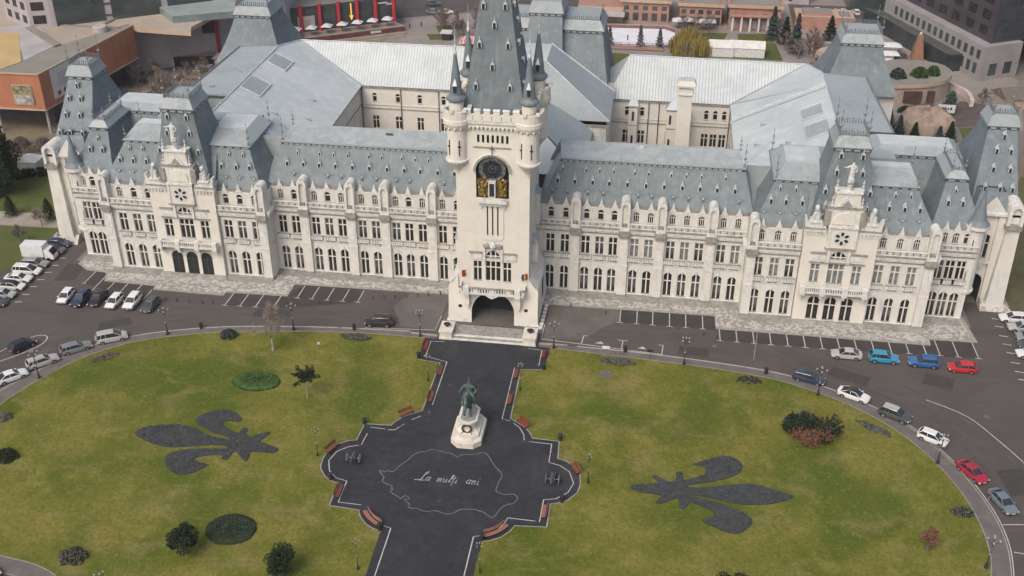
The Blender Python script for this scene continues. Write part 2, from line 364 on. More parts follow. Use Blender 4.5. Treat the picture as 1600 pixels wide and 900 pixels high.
FALL = random.Random(11)
def facade_bays(s, parent, y, x0, x1, winx, pilx, z_roof=16.0, pale_panes=None, plinth=True, cols_open=0.5, niches=True, teeth=True, xwall=None):
    """one stretch of the three-storey front: wall, pilasters, cornice, attic, plus windows as sub-parts"""
    A = (.65, 5.0); B = (7.55, 10.8); Cz = (13.75, 15.5)
    b = MB(); b.sx = s
    holes = []
    for x in winx: holes += [(x-.70, x+.70, A[0], A[1]), (x-.71, x+.71, B[0], B[1])]
    b.wall(x0, x1, 0, 12.0, y, holes, stucco)
    b.wall(x0, x1, 12.9, z_roof, y+.45, [(x-.475, x+.475, *Cz) for x in winx], stucco)
    if plinth: b.face([(x0,y-1.75,.04),(x1,y-1.75,.04),(x1,y-.35,.30),(x0,y-.35,.30)], talus_m); b.face([(x0,y-.35,.30),(x1,y-.35,.30),(x1,y-.22,.52),(x0,y-.22,.52)], talus_m); b.face([(x0,y-.22,.52),(x1,y-.22,.52),(x1,y,.55),(x0,y,.55)], trim)
    # string courses and entablature
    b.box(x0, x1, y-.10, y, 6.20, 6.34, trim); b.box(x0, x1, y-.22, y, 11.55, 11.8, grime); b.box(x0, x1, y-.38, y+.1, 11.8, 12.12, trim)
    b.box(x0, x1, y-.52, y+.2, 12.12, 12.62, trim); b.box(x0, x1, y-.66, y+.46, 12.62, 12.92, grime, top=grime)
    for x in winx:
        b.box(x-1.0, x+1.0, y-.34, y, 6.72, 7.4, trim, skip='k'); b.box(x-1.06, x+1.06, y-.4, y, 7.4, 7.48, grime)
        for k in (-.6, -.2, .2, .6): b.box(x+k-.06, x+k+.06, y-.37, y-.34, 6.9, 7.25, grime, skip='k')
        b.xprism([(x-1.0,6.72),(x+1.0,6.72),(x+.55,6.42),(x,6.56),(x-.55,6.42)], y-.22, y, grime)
        b.xprism([(x-.28,5.12),(x+.28,5.12),(x+.1,5.42),(x,5.7),(x-.1,5.42)], y-.14, y-.0, trim)
        b.box(x-.9, x+.9, y-.12, y, 10.98, 11.12, trim)
    if teeth:
        n = 0
        for x in winx:
            b.xprism([(x-.56, z_roof-.02), (x+.56, z_roof-.02), (x+.30, z_roof+.5), (x+.03, z_roof+1.45), (x-.03, z_roof+1.45), (x-.30, z_roof+.5)], y+.34, y+.52, trim)
        xs = sorted(winx)
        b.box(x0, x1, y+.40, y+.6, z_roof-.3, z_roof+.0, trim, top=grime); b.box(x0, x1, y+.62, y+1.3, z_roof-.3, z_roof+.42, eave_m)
    for x in pilx:
        b.box(x-.74, x+.74, y-.55, y, .35, 11.6, stucco, skip='k'); b.box(x-.86, x+.86, y-.68, y, 0, .5, grime, skip='k')
        b.box(x-.80, x+.80, y-.62, y, 5.9, 6.2, trim); b.box(x-.55, x+.55, y-.62, y-.55, 8.2, 10.9, trim)
        b.xprism([(x-.55,8.2),(x+.55,8.2),(x,6.9)], y-.61, y-.55, trim)
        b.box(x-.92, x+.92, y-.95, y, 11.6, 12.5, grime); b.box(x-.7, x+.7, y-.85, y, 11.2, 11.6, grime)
    wall = b.build('facade_wall', parent)
    for i, x in enumerate(winx):
        inst(W_A[1 if FALL.random() < .35 else 0], 'arched_window', (s*x, y, A[0]), wall)
        lit = pale_panes(s, x) if pale_panes else 0
        inst(W_B[(2 if FALL.random() < .25 else lit)], 'mullioned_window', (s*x, y, B[0]), wall)
        inst(W_C[1 if lit or FALL.random() < .3 else 0], 'attic_window', (s*x, y+.45, Cz[0]), wall)
    # balustrade panels between pilasters
    edges = [x0]+[v for p in sorted(pilx) if x0 < p < x1 for v in (p-.8, p+.8)]+[x1]
    for a, c in zip(edges[::2], edges[1::2]):
        if c-a > .8: balustrade(a, c, 12.92, wall, s, y=y-.42)
    if niches:
        for x in pilx:
            q = MB(); q.sx = s
            pts = [(x-.78,12.3),(x-.78,17.1)]+[(x+.78*math.cos(PI-PI*k/8), 17.1+.85*math.sin(PI*k/8)) for k in range(1, 8)]+[(x+.78,17.1),(x+.78,12.3)]
            inn = [(x-.46,13.2),(x-.46,16.6)]+[(x+.46*math.cos(PI-PI*k/8), 16.6+.6*math.sin(PI*k/8)) for k in range(1, 8)]+[(x+.46,16.6),(x+.46,13.2)]
            yf = y-.7
            for i in range(len(pts)-1):
                a, c, d, e = pts[i], pts[i+1], inn[i+1], inn[i]
                q.face([(a[0],yf,a[1]),(c[0],yf,c[1]),(d[0],yf,d[1]),(e[0],yf,e[1])], trim)
                q.face([(e[0],yf,e[1]),(d[0],yf,d[1]),(d[0],yf+.35,d[1]),(e[0],yf+.35,e[1])], trim)
                q.face([(a[0],yf,a[1]),(c[0],yf,c[1]),(c[0],y+1.6,c[1]),(a[0],y+1.6,a[1])], trim)
            q.face([(a,yf+.35,c) for a, c in inn], stucco)
            q.face([(pts[0][0],yf,12.3),(pts[-1][0],yf,12.3),(inn[-1][0],yf,13.2),(inn[0][0],yf,13.2)], trim)
            q.box(x-.3, x+.3, yf+.05, yf+.34, 13.2, 13.75, grime); q.lathe(x, yf-.02, [(.06,17.9),(.14,18.05),(.03,18.35)], trim, 6)
            q.build('niche_dormer', wall)
    return wall

# ---- central fronts ---------------------------------------------------------
WX = [7.8,10.2,13.6,15.9,18.1,21.6,23.9,27.4,29.7,32.0,35.5,37.8]; PX = [11.9,19.85,25.65,33.75]
def cur_c(s, x): return 1 if (s > 0 and x > 21) or (s < 0 and 9 < 0) else (1 if s < 0 and x in (21.6,23.9) else 0)
PAV_IN = [41.3,43.8,46.2]; PAV_OUT = [59.8,62.3,64.8]
def cur_p(s, x): return 1 if s > 0 else 0
for s in (1, -1):
    fw = MB(); fw.sx = s                                    # body of the wing behind the front: courtyard wall, ceiling slab
    fw.box(5.6, 39.5, 14.6, 15.0, 0, 15.5, stucco)
    fw.face([(5.6,.8,15.9),(39.5,.8,15.9),(39.5,14.6,15.9),(5.6,14.6,15.9)], slate)
    wing = fw.build('front_wing', palace)
    wl = facade_bays(s, palace, 0, 5.5, 39.4, WX, PX, pale_panes=cur_c)
    rb = MB(); rb.sx = s
    prof = [(1.0,16.3),(1.5,16.95),(2.4,18.3),(3.7,20.3),(4.9,22.2)]
    for (ya, za), (yb, zb) in zip(prof, prof[1:]):
        ta, tb_ = (za-16.3)/5.9, (zb-16.3)/5.9; ia, ib = 6.0+2.8*ta, 6.0+2.8*tb_; xa, xb = 40.0-1.8*ta, 40.0-1.8*tb_
        rb.face([(ia,ya,za),(xa,ya,za),(xb,yb,zb),(ib,yb,zb)], slate); rb.face([(ia,ya,za),(ib,yb,zb),(ib,13,zb),(ia,13,za)], zinc_g)
    rb.face([(40.0,1.0,16.3),(38.2,4.9,22.25),(39.4,9,19.8),(41.2,6,17)], zinc_g)
    rb.box(8.8, 38.2, 4.62, 5.1, 21.7, 22.2, darkiron); rb.box(8.7, 38.3, 4.45, 5.2, 22.2, 22.36, zinc_g)
    n = 30
    for i in range(n): x = 9.1+i*(28.9/n); rb.box(x, x+.72, 4.5, 4.63, 21.82, 22.06, studm)
    rb.face([(8.8,4.9,22.35),(38.2,4.9,22.35),(37.4,9.2,23.55),(8.2,9.2,23.55)], zinc_t)
    rb.face([(8.2,9.2,23.55),(37.4,9.2,23.55),(39.5,15.2,16),(5.4,15.2,16)], zinc)
    rb.face([(38.2,4.9,22.35),(39.6,8,19.5),(39.5,15.2,16),(37.4,9.2,23.55)], zinc_g)
    rb.tube((8.2,9.2,23.57), (37.4,9.2,23.57), .07, .07, zinc_g)
    rb.box(38.6, 42.6, 7.2, 7.6, 16, 21.9, zinc_g); rb.face([(38.4,7.2,21.9),(42.8,7.2,21.9),(42.8,15,22.3),(38.4,15,18)], zinc)
    if s > 0: rb.box(21.2, 22.0, 8.1, 8.5, 23.1, 23.75, flash)
    else: rb.box(19.8, 21.0, 7.6, 7.8, 23.2, 23.5, darkiron)
    rf = rb.build('mansard_roof', palace)
    for i, x in enumerate([8.5,11.3,14.2,16.9,19.8,22.8,25.7,28.6,31.4,34.1,36.9]):
        inst(DORM, 'roof_dormer', (s*x, 2.85, 18.75), rf)
    for i, x in enumerate([9.2,13.0,15.2,17.5,20.9,23.1,26.7,29.1,31.5,35.3]):
        inst(VENT, 'roof_vent', (s*x, 3.95, 20.5), rf)
    for x in WX:
        if FALL.random() < .85: inst(GFIN, 'gable_finial', (s*(x+FALL.uniform(-.15,.15)), 1.75, 17.45), rf)
    inst(SPIRE, 'roof_finial', (s*38.1, 5.1, 22.35), rf); inst(SPIRE_S, 'roof_finial', (s*37.5, 9.2, 23.5), rf)

# ---- pavilions ---------------------------------------------------------------
def lion_mesh():
    b = MB()
    b.loft([[(x*.0+cx+rx*math.cos(a)*.9, cy+ry*math.sin(a), cz) for a in [k*PI/4 for k in range(8)]] for cx, cy, cz, rx, ry in
            ((0,0,0,.75,.6),(0,0,.5,.7,.6),(.1,-.05,1.1,.55,.5),(.1,-.1,1.7,.5,.5),(.0,-.2,2.2,.42,.45),(-.05,-.25,2.7,.4,.42),(0,-.2,3.0,.2,.2))], statw)
    b.tube((-.4,-.5,0), (-.3,-.45,1.5), .2, .22, statw); b.tube((.35,-.5,0), (.3,-.45,1.5), .2, .22, statw)
    b.tube((0,-.4,2.5), (-.1,-.85,2.4), .25, .15, statw); b.tube((.5,.2,.3), (.9,.1,1.2), .2, .08, statw)
    b.box(-.9, .9, -.8, .8, -.3, 0, trim)
    return b.mesh('lion_statue')
LION = lion_mesh()
def skin_obj(name, verts, edges, radii, m, parent=None, sub=1, smooth=True):
    me = bpy.data.meshes.new(name); me.from_pydata([tuple(v) for v in verts], edges, []); me.materials.append(m)
    o = bpy.data.objects.new(name, me); COL.objects.link(o)
    md = o.modifiers.new('skin', 'SKIN'); md.use_smooth_shade = smooth
    for i, r in enumerate(radii):
        r = r if isinstance(r, tuple) else (r, r)
        me.skin_vertices[0].data[i].radius = r
    me.skin_vertices[0].data[0].use_root = True
    sb = o.modifiers.new('sub', 'SUBSURF'); sb.levels = sub; sb.render_levels = sub
    if parent: o.parent = parent
    return o
def robed_figure(parent, loc, arm='left', k=1.0):
    """standing draped statue about 4 m tall; left arm out, right hand on hip"""
    s = -1 if arm == 'left' else 1
    V = [(0,0,1.9),(0,0,2.6),(0,-.05,3.05),(0,-.08,3.35),(0,-.1,3.7),           # pelvis chest neck-base neck head
         (s*.42,0,3.0),(s*.95,-.1,2.75),(s*1.35,-.25,2.95),
         (-s*.42,0,3.0),(-s*.68,-.05,2.45),(-s*.4,-.3,2.15),
         (.18,0,1.2),(.2,0,.1),(-.18,.02,1.2),(-.22,-.1,.1)]
    E = [(0,1),(1,2),(2,3),(3,4),(2,5),(5,6),(6,7),(2,8),(8,9),(9,10),(0,11),(11,12),(0,13),(13,14)]
    Rr = [.42,.38,.30,.14,.24,.17,.12,.09,.17,.12,.1,.38,.36,.36,.34]
    return skin_obj('robed_statue', [(x*k+loc[0], y*k+loc[1], z*k+loc[2]) for x, y, z in V], E, [r*k for r in Rr], statw, parent)

for s in (1, -1):
    y = -3.15
    pb = MB(); pb.sx = s
    # side returns, back, floor under the roof
    pb.wall(39.3, 39.34, 0, 16, y, [], stucco)
    pb.face([(39.3,y,0),(39.3,.4,0),(39.3,.4,16.0),(39.3,y,16.0)], stucco); pb.face([(68.1,y,0),(68.1,1,0),(68.1,1,16),(68.1,y,16)], stucco)
    for z0, z1, o_ in ((6.2,6.34,.1),(11.8,12.12,.38),(12.12,12.62,.52),(12.62,12.92,.66)):
        pb.box(39.3-o_, 39.3, y-.2, .0, z0, z1, trim); pb.box(68.1, 68.1+o_, y-.2, 0, z0, z1, trim)
    pb.face([(39.3,y+.5,15.95),(68.1,y+.5,15.95),(68.1,16,15.95),(39.3,16,15.95)], slate)
    pav = pb.build('pavilion', palace)
    w1 = facade_bays(s, palace, y, 39.3, 47.5, PAV_IN, [40.02], pale_panes=cur_p)
    w2 = facade_bays(s, palace, y, 58.9, 68.1, PAV_OUT, [67.2], pale_panes=cur_p)
    # roofs
    rb = MB(); rb.sx = s
    for r0, r1 in (((39.6,48.8,y+.6,14.5),(42.7,48.8,1.4,12.3)), ((57.5,68.0,y+.6,10),(57.5,64.3,1.4,8))):
        rb.frustum(r0, r1, 16.0, 22.3, slate, slate_y, bell=.14, n=4, top=zinc_g)
    rb.frustum((47.6,58.9,-3.3,12),(48.2,58.3,1.4,11), 16.5, 22.0, slate, n=1, top=zinc_g)
    for (xa, xb, yb) in ((42.7,50.6,12.3),(56.0,64.3,8)):
        cornice_band(rb, (xa,xb,1.4,yb), 22.3)
        rb.frustum((xa-.2,xb+.2,1.1,yb+.2), (xa+1.8,xb-.5,5.6,yb-.3), 22.44, 23.7, zinc_t, zinc_g, top=zinc)
    rb.box(44, 62, 9.5, 13, 21, 23.4, zinc_g)
    rf = rb.build('mansard_roof', palace)
    for x in (42.3,44.6,47.1,60.2,62.5,64.8): inst(DORM, 'roof_dormer', (s*x, -.35, 19.0), rf)
    for x in (43.6,46.0,61.0,63.3): inst(VENT, 'roof_vent', (s*x, .65, 20.9), rf)
    for x in PAV_IN+PAV_OUT:
        inst(GFIN, 'gable_finial', (s*x, y+1.75, 17.4), rf)
    inst(SPIRE, 'roof_finial', (s*42.8, 1.5, 22.4), rf); inst(SPIRE, 'roof_finial', (s*42.8, 12.1, 22.4), rf); inst(SPIRE_S, 'roof_finial', (s*64.2, 1.5, 22.4), rf); inst(SPIRE, 'roof_finial', (s*64.2, 7.8, 22.4), rf)
    # steep square roof behind the portal
    rb = MB(); rb.sx = s
    rb.frustum((47.9,58.7,-3.0,9.5), (50.5,55.7,-.9,5.3), 16.8, 29.0, slate, slate_y, bell=.22, n=5)
    cornice_band(rb, (50.5,55.7,-.9,5.3), 29.2, h=.5)
    rb.frustum((50.3,55.9,-1.1,5.5), (51.0,55.2,-.4,4.8), 29.34, 31.0, zinc_t, zinc_g, top=zinc_g)
    pr = rb.build('pavilion_spire_roof', palace)
    cresting([(s*a,b_,31.0) for a, b_ in ((51,-.4),(55.2,-.4),(55.2,4.8),(51,4.8),(51,-.4))], pr, h=1.1)
    for a, b_ in ((51,-.4),(55.2,-.4),(55.2,4.8),(51,4.8)): inst(SPIRE, 'roof_finial', (s*a, b_, 31.0), pr)
    for x, z in ((51.6,27.6),(54.8,27.6),(51.3,25),(55.1,25),(50.0,22),(56.6,22),(50.3,19.6),(56.4,19.6)):
        t = (z-16.8)/12.2; inst(DORM, 'roof_dormer', (s*x, -3.0+2.1*min(1, t+.11*math.sin(PI*t))-.1, z), pr)
    # portal bay
    yp = -3.95
    b = MB(); b.sx = s
    hx = [50.6,53.2,55.8]
    holes = [(x-(.925 if s > 0 else 1.0), x+(.925 if s > 0 else 1.0), .65 if s > 0 else .1, 4.9 if s > 0 else 4.7) for x in hx]
    holes += [(50.0-.71,50.0+.71,7.5,10.75),(56.35-.71,56.35+.71,7.5,10.75),(51.93,54.43,7.4,10.9),(52.0,54.4,11.75,13.1)]
    b.wall(47.6, 58.8, 0, 17.0, yp, holes, creamw)
    for xx in (47.6, 58.8): b.face([(xx,yp,0),(xx,y+1.5,0),(xx,y+1.5,17.6),(xx,yp,17.6)], creamw)
    b.box(47.4, 59.0, yp-.3, yp, 0, .45, grime, skip='k'); b.face([(47.3,yp-.9,.02),(59.1,yp-.9,.02),(59.1,yp-.3,.4),(47.3,yp-.3,.4)], grime)
    for xa, xb in ((47.35,50.75),(55.65,59.05)):
        b.box(xa, xb, yp-.3, yp+.6, 16.45, 17.0, trim); b.box(xa-.1, xb+.1, yp-.42, yp+.7, 17.0, 17.2, grime); b.box(xa+.1, xb-.1, yp-.2, yp+1.0, 17.2, 18.0, trim)
        n = 6
        for i in range(n):
            c = xa+(i+.5)*(xb-xa)/n; b.xprism([(c-.26,16.45),(c+.26,16.45),(c+.1,15.85),(c-.1,15.85)], yp-.2, yp, trim)
        b.xprism([(xa+.1,18),(xa+.6,18),(xa+.2,18.9),(xa-.05,18.9)] if xa < 50 else [(xb-.1,18),(xb-.6,18),(xb-.2,18.9),(xb+.05,18.9)], yp-.2, yp+.8, trim)
    # rosette panel with its seven-petal opening
    b.box(51.1, 55.3, yp-.35, yp, 13.9, 17.4, creamw, skip='k'); b.box(50.9, 55.5, yp-.55, yp, 13.7, 13.95, grime); b.box(50.9, 55.5, yp-.6, yp, 17.4, 17.7, trim)
    for xx in (51.2, 55.2): b.box(xx-.22, xx+.22, yp-.5, yp, 13.95, 17.4, trim)
    for k in range(20):
        a, c = 2*PI*k/20, 2*PI*(k+1)/20
        b.face([(53.2+1.25*math.cos(t)*q, yp-.40, 15.65+1.25*math.sin(t)*q) for t, q in ((a,1),(c,1),(c,.0),(a,.0))][:3], statw)
    for k in range(6):
        a = PI/2+k*PI/3; cx, cz = 53.2+.72*math.cos(a), 15.65+.72*math.sin(a)
        u = (math.cos(a), math.sin(a)); v_ = (-u[1], u[0])
        b.face([(cx+u[0]*p+v_[0]*q, yp-.43, cz+u[1]*p+v_[1]*q) for p, q in ((-.36,0),(-.1,.22),(.25,.24),(.42,0),(.25,-.24),(-.1,-.22))], black)
    # stacked attic blocks
    b.box(50.5, 55.9, yp-.1, yp+1.8, 17.7, 20.6, trim); b.box(50.1, 51.0, yp-.35, yp+1.5, 17.7, 20.2, grime); b.box(55.4, 56.3, yp-.35, yp+1.5, 17.7, 20.2, grime)
    b.xprism([(51.5,18.0)]+[(53.2-1.6*math.cos(PI*k/8), 18.5+1.5*math.sin(PI*k/8)) for k in range(9)]+[(54.9,18.0)], yp-.3, yp-.1, creamw)
    b.box(50.3, 56.1, yp-.3, yp+1.8, 20.6, 20.85, grime)
    b.frustum((51.2,55.2,yp-.1,yp+1.7), (51.4,55.0,yp-.2,yp+1.6), 20.85, 23.2, creamw, top=trim); b.box(51.2, 55.2, yp-.4, yp+1.8, 23.2, 23.4, trim)
    b.xprism([(51.8,21.0),(54.6,21.0),(53.2,22.9)], yp-.32, yp-.12, trim); b.xprism([(52.4,21.1),(54.0,21.1),(53.2,22.2)], yp-.36, yp-.32, grime)
    b.lathe(53.2, yp+.5, [(.45,23.4),(.35,23.6),(.35,24.3),(.5,24.4)], statw, 8)
    # window group surrounds
    b.box(48.9, 51.6, yp-.25, yp, 12.7, 12.95, grime); b.box(54.8, 57.5, yp-.25, yp, 12.7, 12.95, grime); b.box(48.9, 57.4, yp-.2, yp, 11.0, 11.25, grime)
    b.box(49.4, 51.4, yp-.1, yp, 11.6, 12.4, trim); b.box(55.0, 57.0, yp-.1, yp, 11.6, 12.4, trim)
    for xx in (51.65, 54.75): b.box(xx-.2, xx+.2, yp-.32, yp, 11.2, 13.7, trim)
    portal = b.build('portal_bay', palace)
    for x in hx: inst(W_P if s > 0 else W_D, 'arched_window' if s > 0 else 'arched_door', (s*x, yp, .65 if s > 0 else .1), portal)
    for x in (50.0, 56.35): inst(W_B[1 if s > 0 else 0], 'mullioned_window', (s*x, yp, 7.5), portal)
    inst(W_T if s > 0 else W_Td, 'triple_window', (s*53.18, yp, 7.4), portal); inst(W_L, 'lunette_window', (s*53.2, yp, 11.75), portal)
    # balcony on corbels
    b = MB(); b.sx = s
    b.box(47.9, 58.5, yp-1.3, yp, 6.0, 6.2, trim)
    for x in (48.4,51.5,54.9,58.0):
        b.box(x-.42, x+.42, yp-1.42, yp-.5, 5.7, 7.25, trim); b.xprism([(x-.35,5.7),(x+.35,5.7),(x+.2,4.9),(x-.2,4.9)], yp-.9, yp, trim)
    for xa, xb in ((48.8,51.1),(51.9,54.5),(55.3,57.6)):
        b.box(xa, xb, yp-1.3, yp-1.1, 6.2, 6.35, trim); b.box(xa, xb, yp-1.34, yp-1.06, 7.0, 7.15, trim)
        n = 7
        for i in range(n+1): c = xa+(xb-xa)*i/n; b.box(c-.1, c+.1, yp-1.28, yp-1.12, 6.35, 7.0, trim)
        b.box(xa, xb, yp-1.17, yp-1.13, 6.35, 7.0, darkiron)
        b.xprism([(xa,6.0),(xb,6.0),(xb,5.75),((xa+xb)/2,5.5),(xa,5.75)], yp-1.0, yp-.7, grime)
    b.build('balcony', portal)
    for x in (49.0, 57.4): inst(LION, 'lion_statue', (s*x, yp+.4, 18.3), portal, sc=(1 if x < 53 else -1, 1, .85))
    robed_figure(portal, (s*53.2, yp+.5, 24.4), 'left')
    for x, z in ((51.0,20.6),(55.4,20.6),(51.3,23.4),(55.1,23.4)):
        q = MB(); q.lathe(0, 0, [(.3,0),(.22,.3),(.34,.45),(.12,.6),(.2,1.0),(.06,1.25),(.16,1.5),(.02,2.1)], statw, 6)
        o = q.build('stone_pinnacle', portal); o.location = (s*x, yp+.1, z)

# ---- corner bays, corner turrets and corner towers ---------------------------
for s in (1, -1):
    cobble_w = mat('rough_base_stone', (0.30,0.285,0.26), (0.50,0.48,0.44), rough=.95, scale=2, kind='voronoi', lo=.3, hi=.7)
    xw = [69.35,71.05,72.8]
    b = MB(); b.sx = s
    A = (.65,5.0); B = (7.55,10.8)
    cb = MB(); cb.sx = s
    cb.face([(74.6,0,0),(74.6,6,0),(74.6,6,16.5),(74.6,0,16.5)], stucco)
    cb.face([(68,.6,15.95),(75,.6,15.95),(75,12,15.95),(68,12,15.95)], slate)
    bay = cb.build('corner_bay', palace)
    facade_bays(s, palace, 0, 68.1, 74.6, [69.5,71.2,72.9], [], pale_panes=None, niches=False)
    # small steep roof over the bay
    rb = MB(); rb.sx = s
    rb.frustum((67.2,75.4,.6,17), (69.2,72.3,5.2,14), 16.0, 22.3, slate, slate_y, bell=.2, n=4)
    cornice_band(rb, (69.2,72.3,5.2,13.4), 22.5, h=.4)
    rb.frustum((69.0,72.5,5.0,13.6), (69.9,71.8,5.9,12.6), 22.64, 23.7, zinc_t, zinc_g, top=zinc_g)
    rb.frustum((58,76,10.8,24), (59.5,73,13.7,21), 16.0, 22.2, slate, slate_y, n=1)
    cornice_band(rb, (59.5,73,13.7,21), 22.4, h=.4); rb.frustum((59.3,73.2,13.5,21.2), (60.5,72,15.5,20), 22.54, 23.3, zinc_t, zinc_g, top=zinc)
    rr = rb.build('bay_spire_roof', palace)
    cresting([(s*a,c,23.7) for a, c in ((69.9,5.9),(71.8,5.9),(71.8,12.6),(69.9,12.6),(69.9,5.9))], rr, h=.8)
    for a, c in ((69.9,5.9),(71.8,5.9),(71.8,12.6),(69.9,12.6)): inst(SPIRE_S, 'roof_finial', (s*a, c, 23.6), rr)
    for x, z in ((69.6,19.0),(71.8,19.0),(70.7,20.7)): inst(DORM if z < 20 else VENT, 'roof_dormer' if z < 20 else 'roof_vent', (s*x, .6+4.6*((z-16)/6.3+.1)-.2, z), rr)
    # hanging corner turret
    b = MB(); b.sx = s
    b.lathe(74.25, 1.35, [(.15,3.6),(.5,4.1),(1.0,4.6),(1.45,4.9),(1.5,5.2),(1.35,5.3),(1.35,16.0),(1.5,16.1),(1.85,16.4),(1.85,16.9),(1.5,17.0)], stucco, 16)
    b.lathe(74.25, 1.35, [(1.36,5.2),(1.56,5.22),(1.56,5.5),(1.36,5.52)], trim, 16)
    for zz in (7.5, 13.0):
        b.box(73.72, 73.84, -.0, .3, zz-1.2, zz+1.6, black)
    tr = b.build('corner_turret', palace, smooth=False)
    b = MB(); b.sx = s
    b.lathe(74.25, 1.35, [(1.8,16.95),(1.15,17.7),(.7,19.4),(.3,21.2),(.12,22.4),(.22,22.6),(.04,23.3)], slate, 12)
    b.build('cone_roof', tr)
    # buttress under the turret
    # link wall with carriage arch and tall window
    b = MB(); b.sx = s
    yl = 6.0
    b.wall(74.6, 79.4, 0, 17.0, yl, [(75.8,78.4,0,5.6),(76.7,78.1,8.6,12.8)], creamw)
    pts = arch_pts(2.6, 5.6, 8, 1.5)
    top = pts[1:-1]
    for a, c in zip(top, top[1:]): b.face([(77.1+a[0],yl,a[1]),(77.1+c[0],yl,c[1]),(77.1+c[0],yl,5.6),(77.1+a[0],yl,5.6)], stucco)
    for a, c in zip(pts, pts[1:]): b.face([(77.1+a[0],yl,a[1]),(77.1+c[0],yl,c[1]),(77.1+c[0],yl+2.5,c[1]),(77.1+a[0],yl+2.5,a[1])], mat('dark_vault', (0.1,0.1,0.1)))  # plain dark grey on the arch lining
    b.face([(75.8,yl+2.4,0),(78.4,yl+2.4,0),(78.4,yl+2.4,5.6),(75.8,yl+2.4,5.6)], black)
    b.box(76.3, 78.5, yl-.8, yl, 7.9, 8.35, trim); b.xprism([(76.5,7.9),(78.2,7.9),(77.7,7.1),(77.0,7.1)], yl-.6, yl, trim)
    b.box(74.6, 79.6, yl-.3, yl+.3, 16.6, 17.1, trim); b.frustum((74.4,80,yl-.3,12), (75.6,79.5,yl+2,10), 17.1, 19.5, slate)
    b.xprism([(75.6,17.1),(79.4,17.1),(77.5,19.6)], yl-.35, yl-.05, stucco)
    link = b.build('archway_wall', palace)
    inst(window_mesh('arched_window', 1.4, 4.2, True, glass, 2.6), 'arched_window', (s*77.4, yl, 8.6), link)
    # corner tower
    b = MB(); b.sx = s
    b.box(78.6, 81.7, 5.6, 28, 0, 16.6, creamw, skip='tb'); b.box(74.8, 78.6, 11.1, 28, 0, 16.6, stucco, skip='tb')
    b.frustum((78.45,83.6,3.5,9), (78.55,82.1,4.9,9), 0, 1.4, cobble_w)
    b.box(74.6, 81.9, 5.2, 27.4, 16.5, 16.9, trim)
    b.frustum((79.3,82.1,4.3,6), (79.9,81.9,4.9,6), 0, 14.5, stucco)
    b.box(79.5, 82.0, 4.4, 7.5, 14.5, 15.2, grime)
    pts = [(79.6,15.2),(79.6,17.7)]+[(80.8+1.2*math.cos(PI-PI*k/8), 17.7+1.2*math.sin(PI*k/8)) for k in range(1,8)]+[(82.0,17.7),(82.0,15.2)]
    inn = [(80.1,15.3),(80.1,17.5)]+[(80.8+.7*math.cos(PI-PI*k/8), 17.5+.8*math.sin(PI*k/8)) for k in range(1,8)]+[(81.5,17.5),(81.5,15.3)]
    for i in range(len(pts)-1):
        a, c, d, e = pts[i], pts[i+1], inn[i+1], inn[i]
        b.face([(a[0],4.6,a[1]),(c[0],4.6,c[1]),(d[0],4.6,d[1]),(e[0],4.6,e[1])], trim); b.face([(e[0],4.6,e[1]),(d[0],4.6,d[1]),(d[0],5.2,d[1]),(e[0],5.2,e[1])], trim)
        b.face([(a[0],4.6,a[1]),(c[0],4.6,c[1]),(c[0],8.5,c[1]),(a[0],8.5,a[1])], trim)
    b.face([(a,5.2,c) for a, c in inn], stucco)
    ct = b.build('corner_tower', palace)
    b = MB(); b.sx = s
    b.frustum((74.2,81.7,7.2,27), (77.4,82.0,17.9,23), 16.7, 26.2, slate, slate_y, bell=.10, n=5)
    cornice_band(b, (77.4,82.0,17.9,23), 26.6, h=.5)
    b.frustum((77.1,82.3,17.6,23.3), (77.8,81.6,18.3,22.6), 26.74, 28.6, zinc_g, zinc_g, top=zinc_g)
    rt = b.build('tower_roof', palace)
    cresting([(s*a,c,28.6) for a, c in ((77.8,18.3),(81.6,18.3),(81.6,22.6),(77.8,22.6),(77.8,18.3))], rt, h=1.2)
    for a, c in ((77.8,18.3),(81.6,18.3),(81.6,22.6),(77.8,22.6)): inst(SPIRE, 'roof_finial', (s*a, c, 28.5), rt)
    for x, z in ((76.6,18.8),(78.9,18.8),(80.8,18.8),(78.0,21),(80.6,21),(78.6,23.2),(80.8,23.2),(79.8,25)):
        t = (z-16.7)/9.5; inst(DORM, 'roof_dormer', (s*x, 7.2+10.7*min(1, t+.05*math.sin(PI*t))-.15, z), rt)

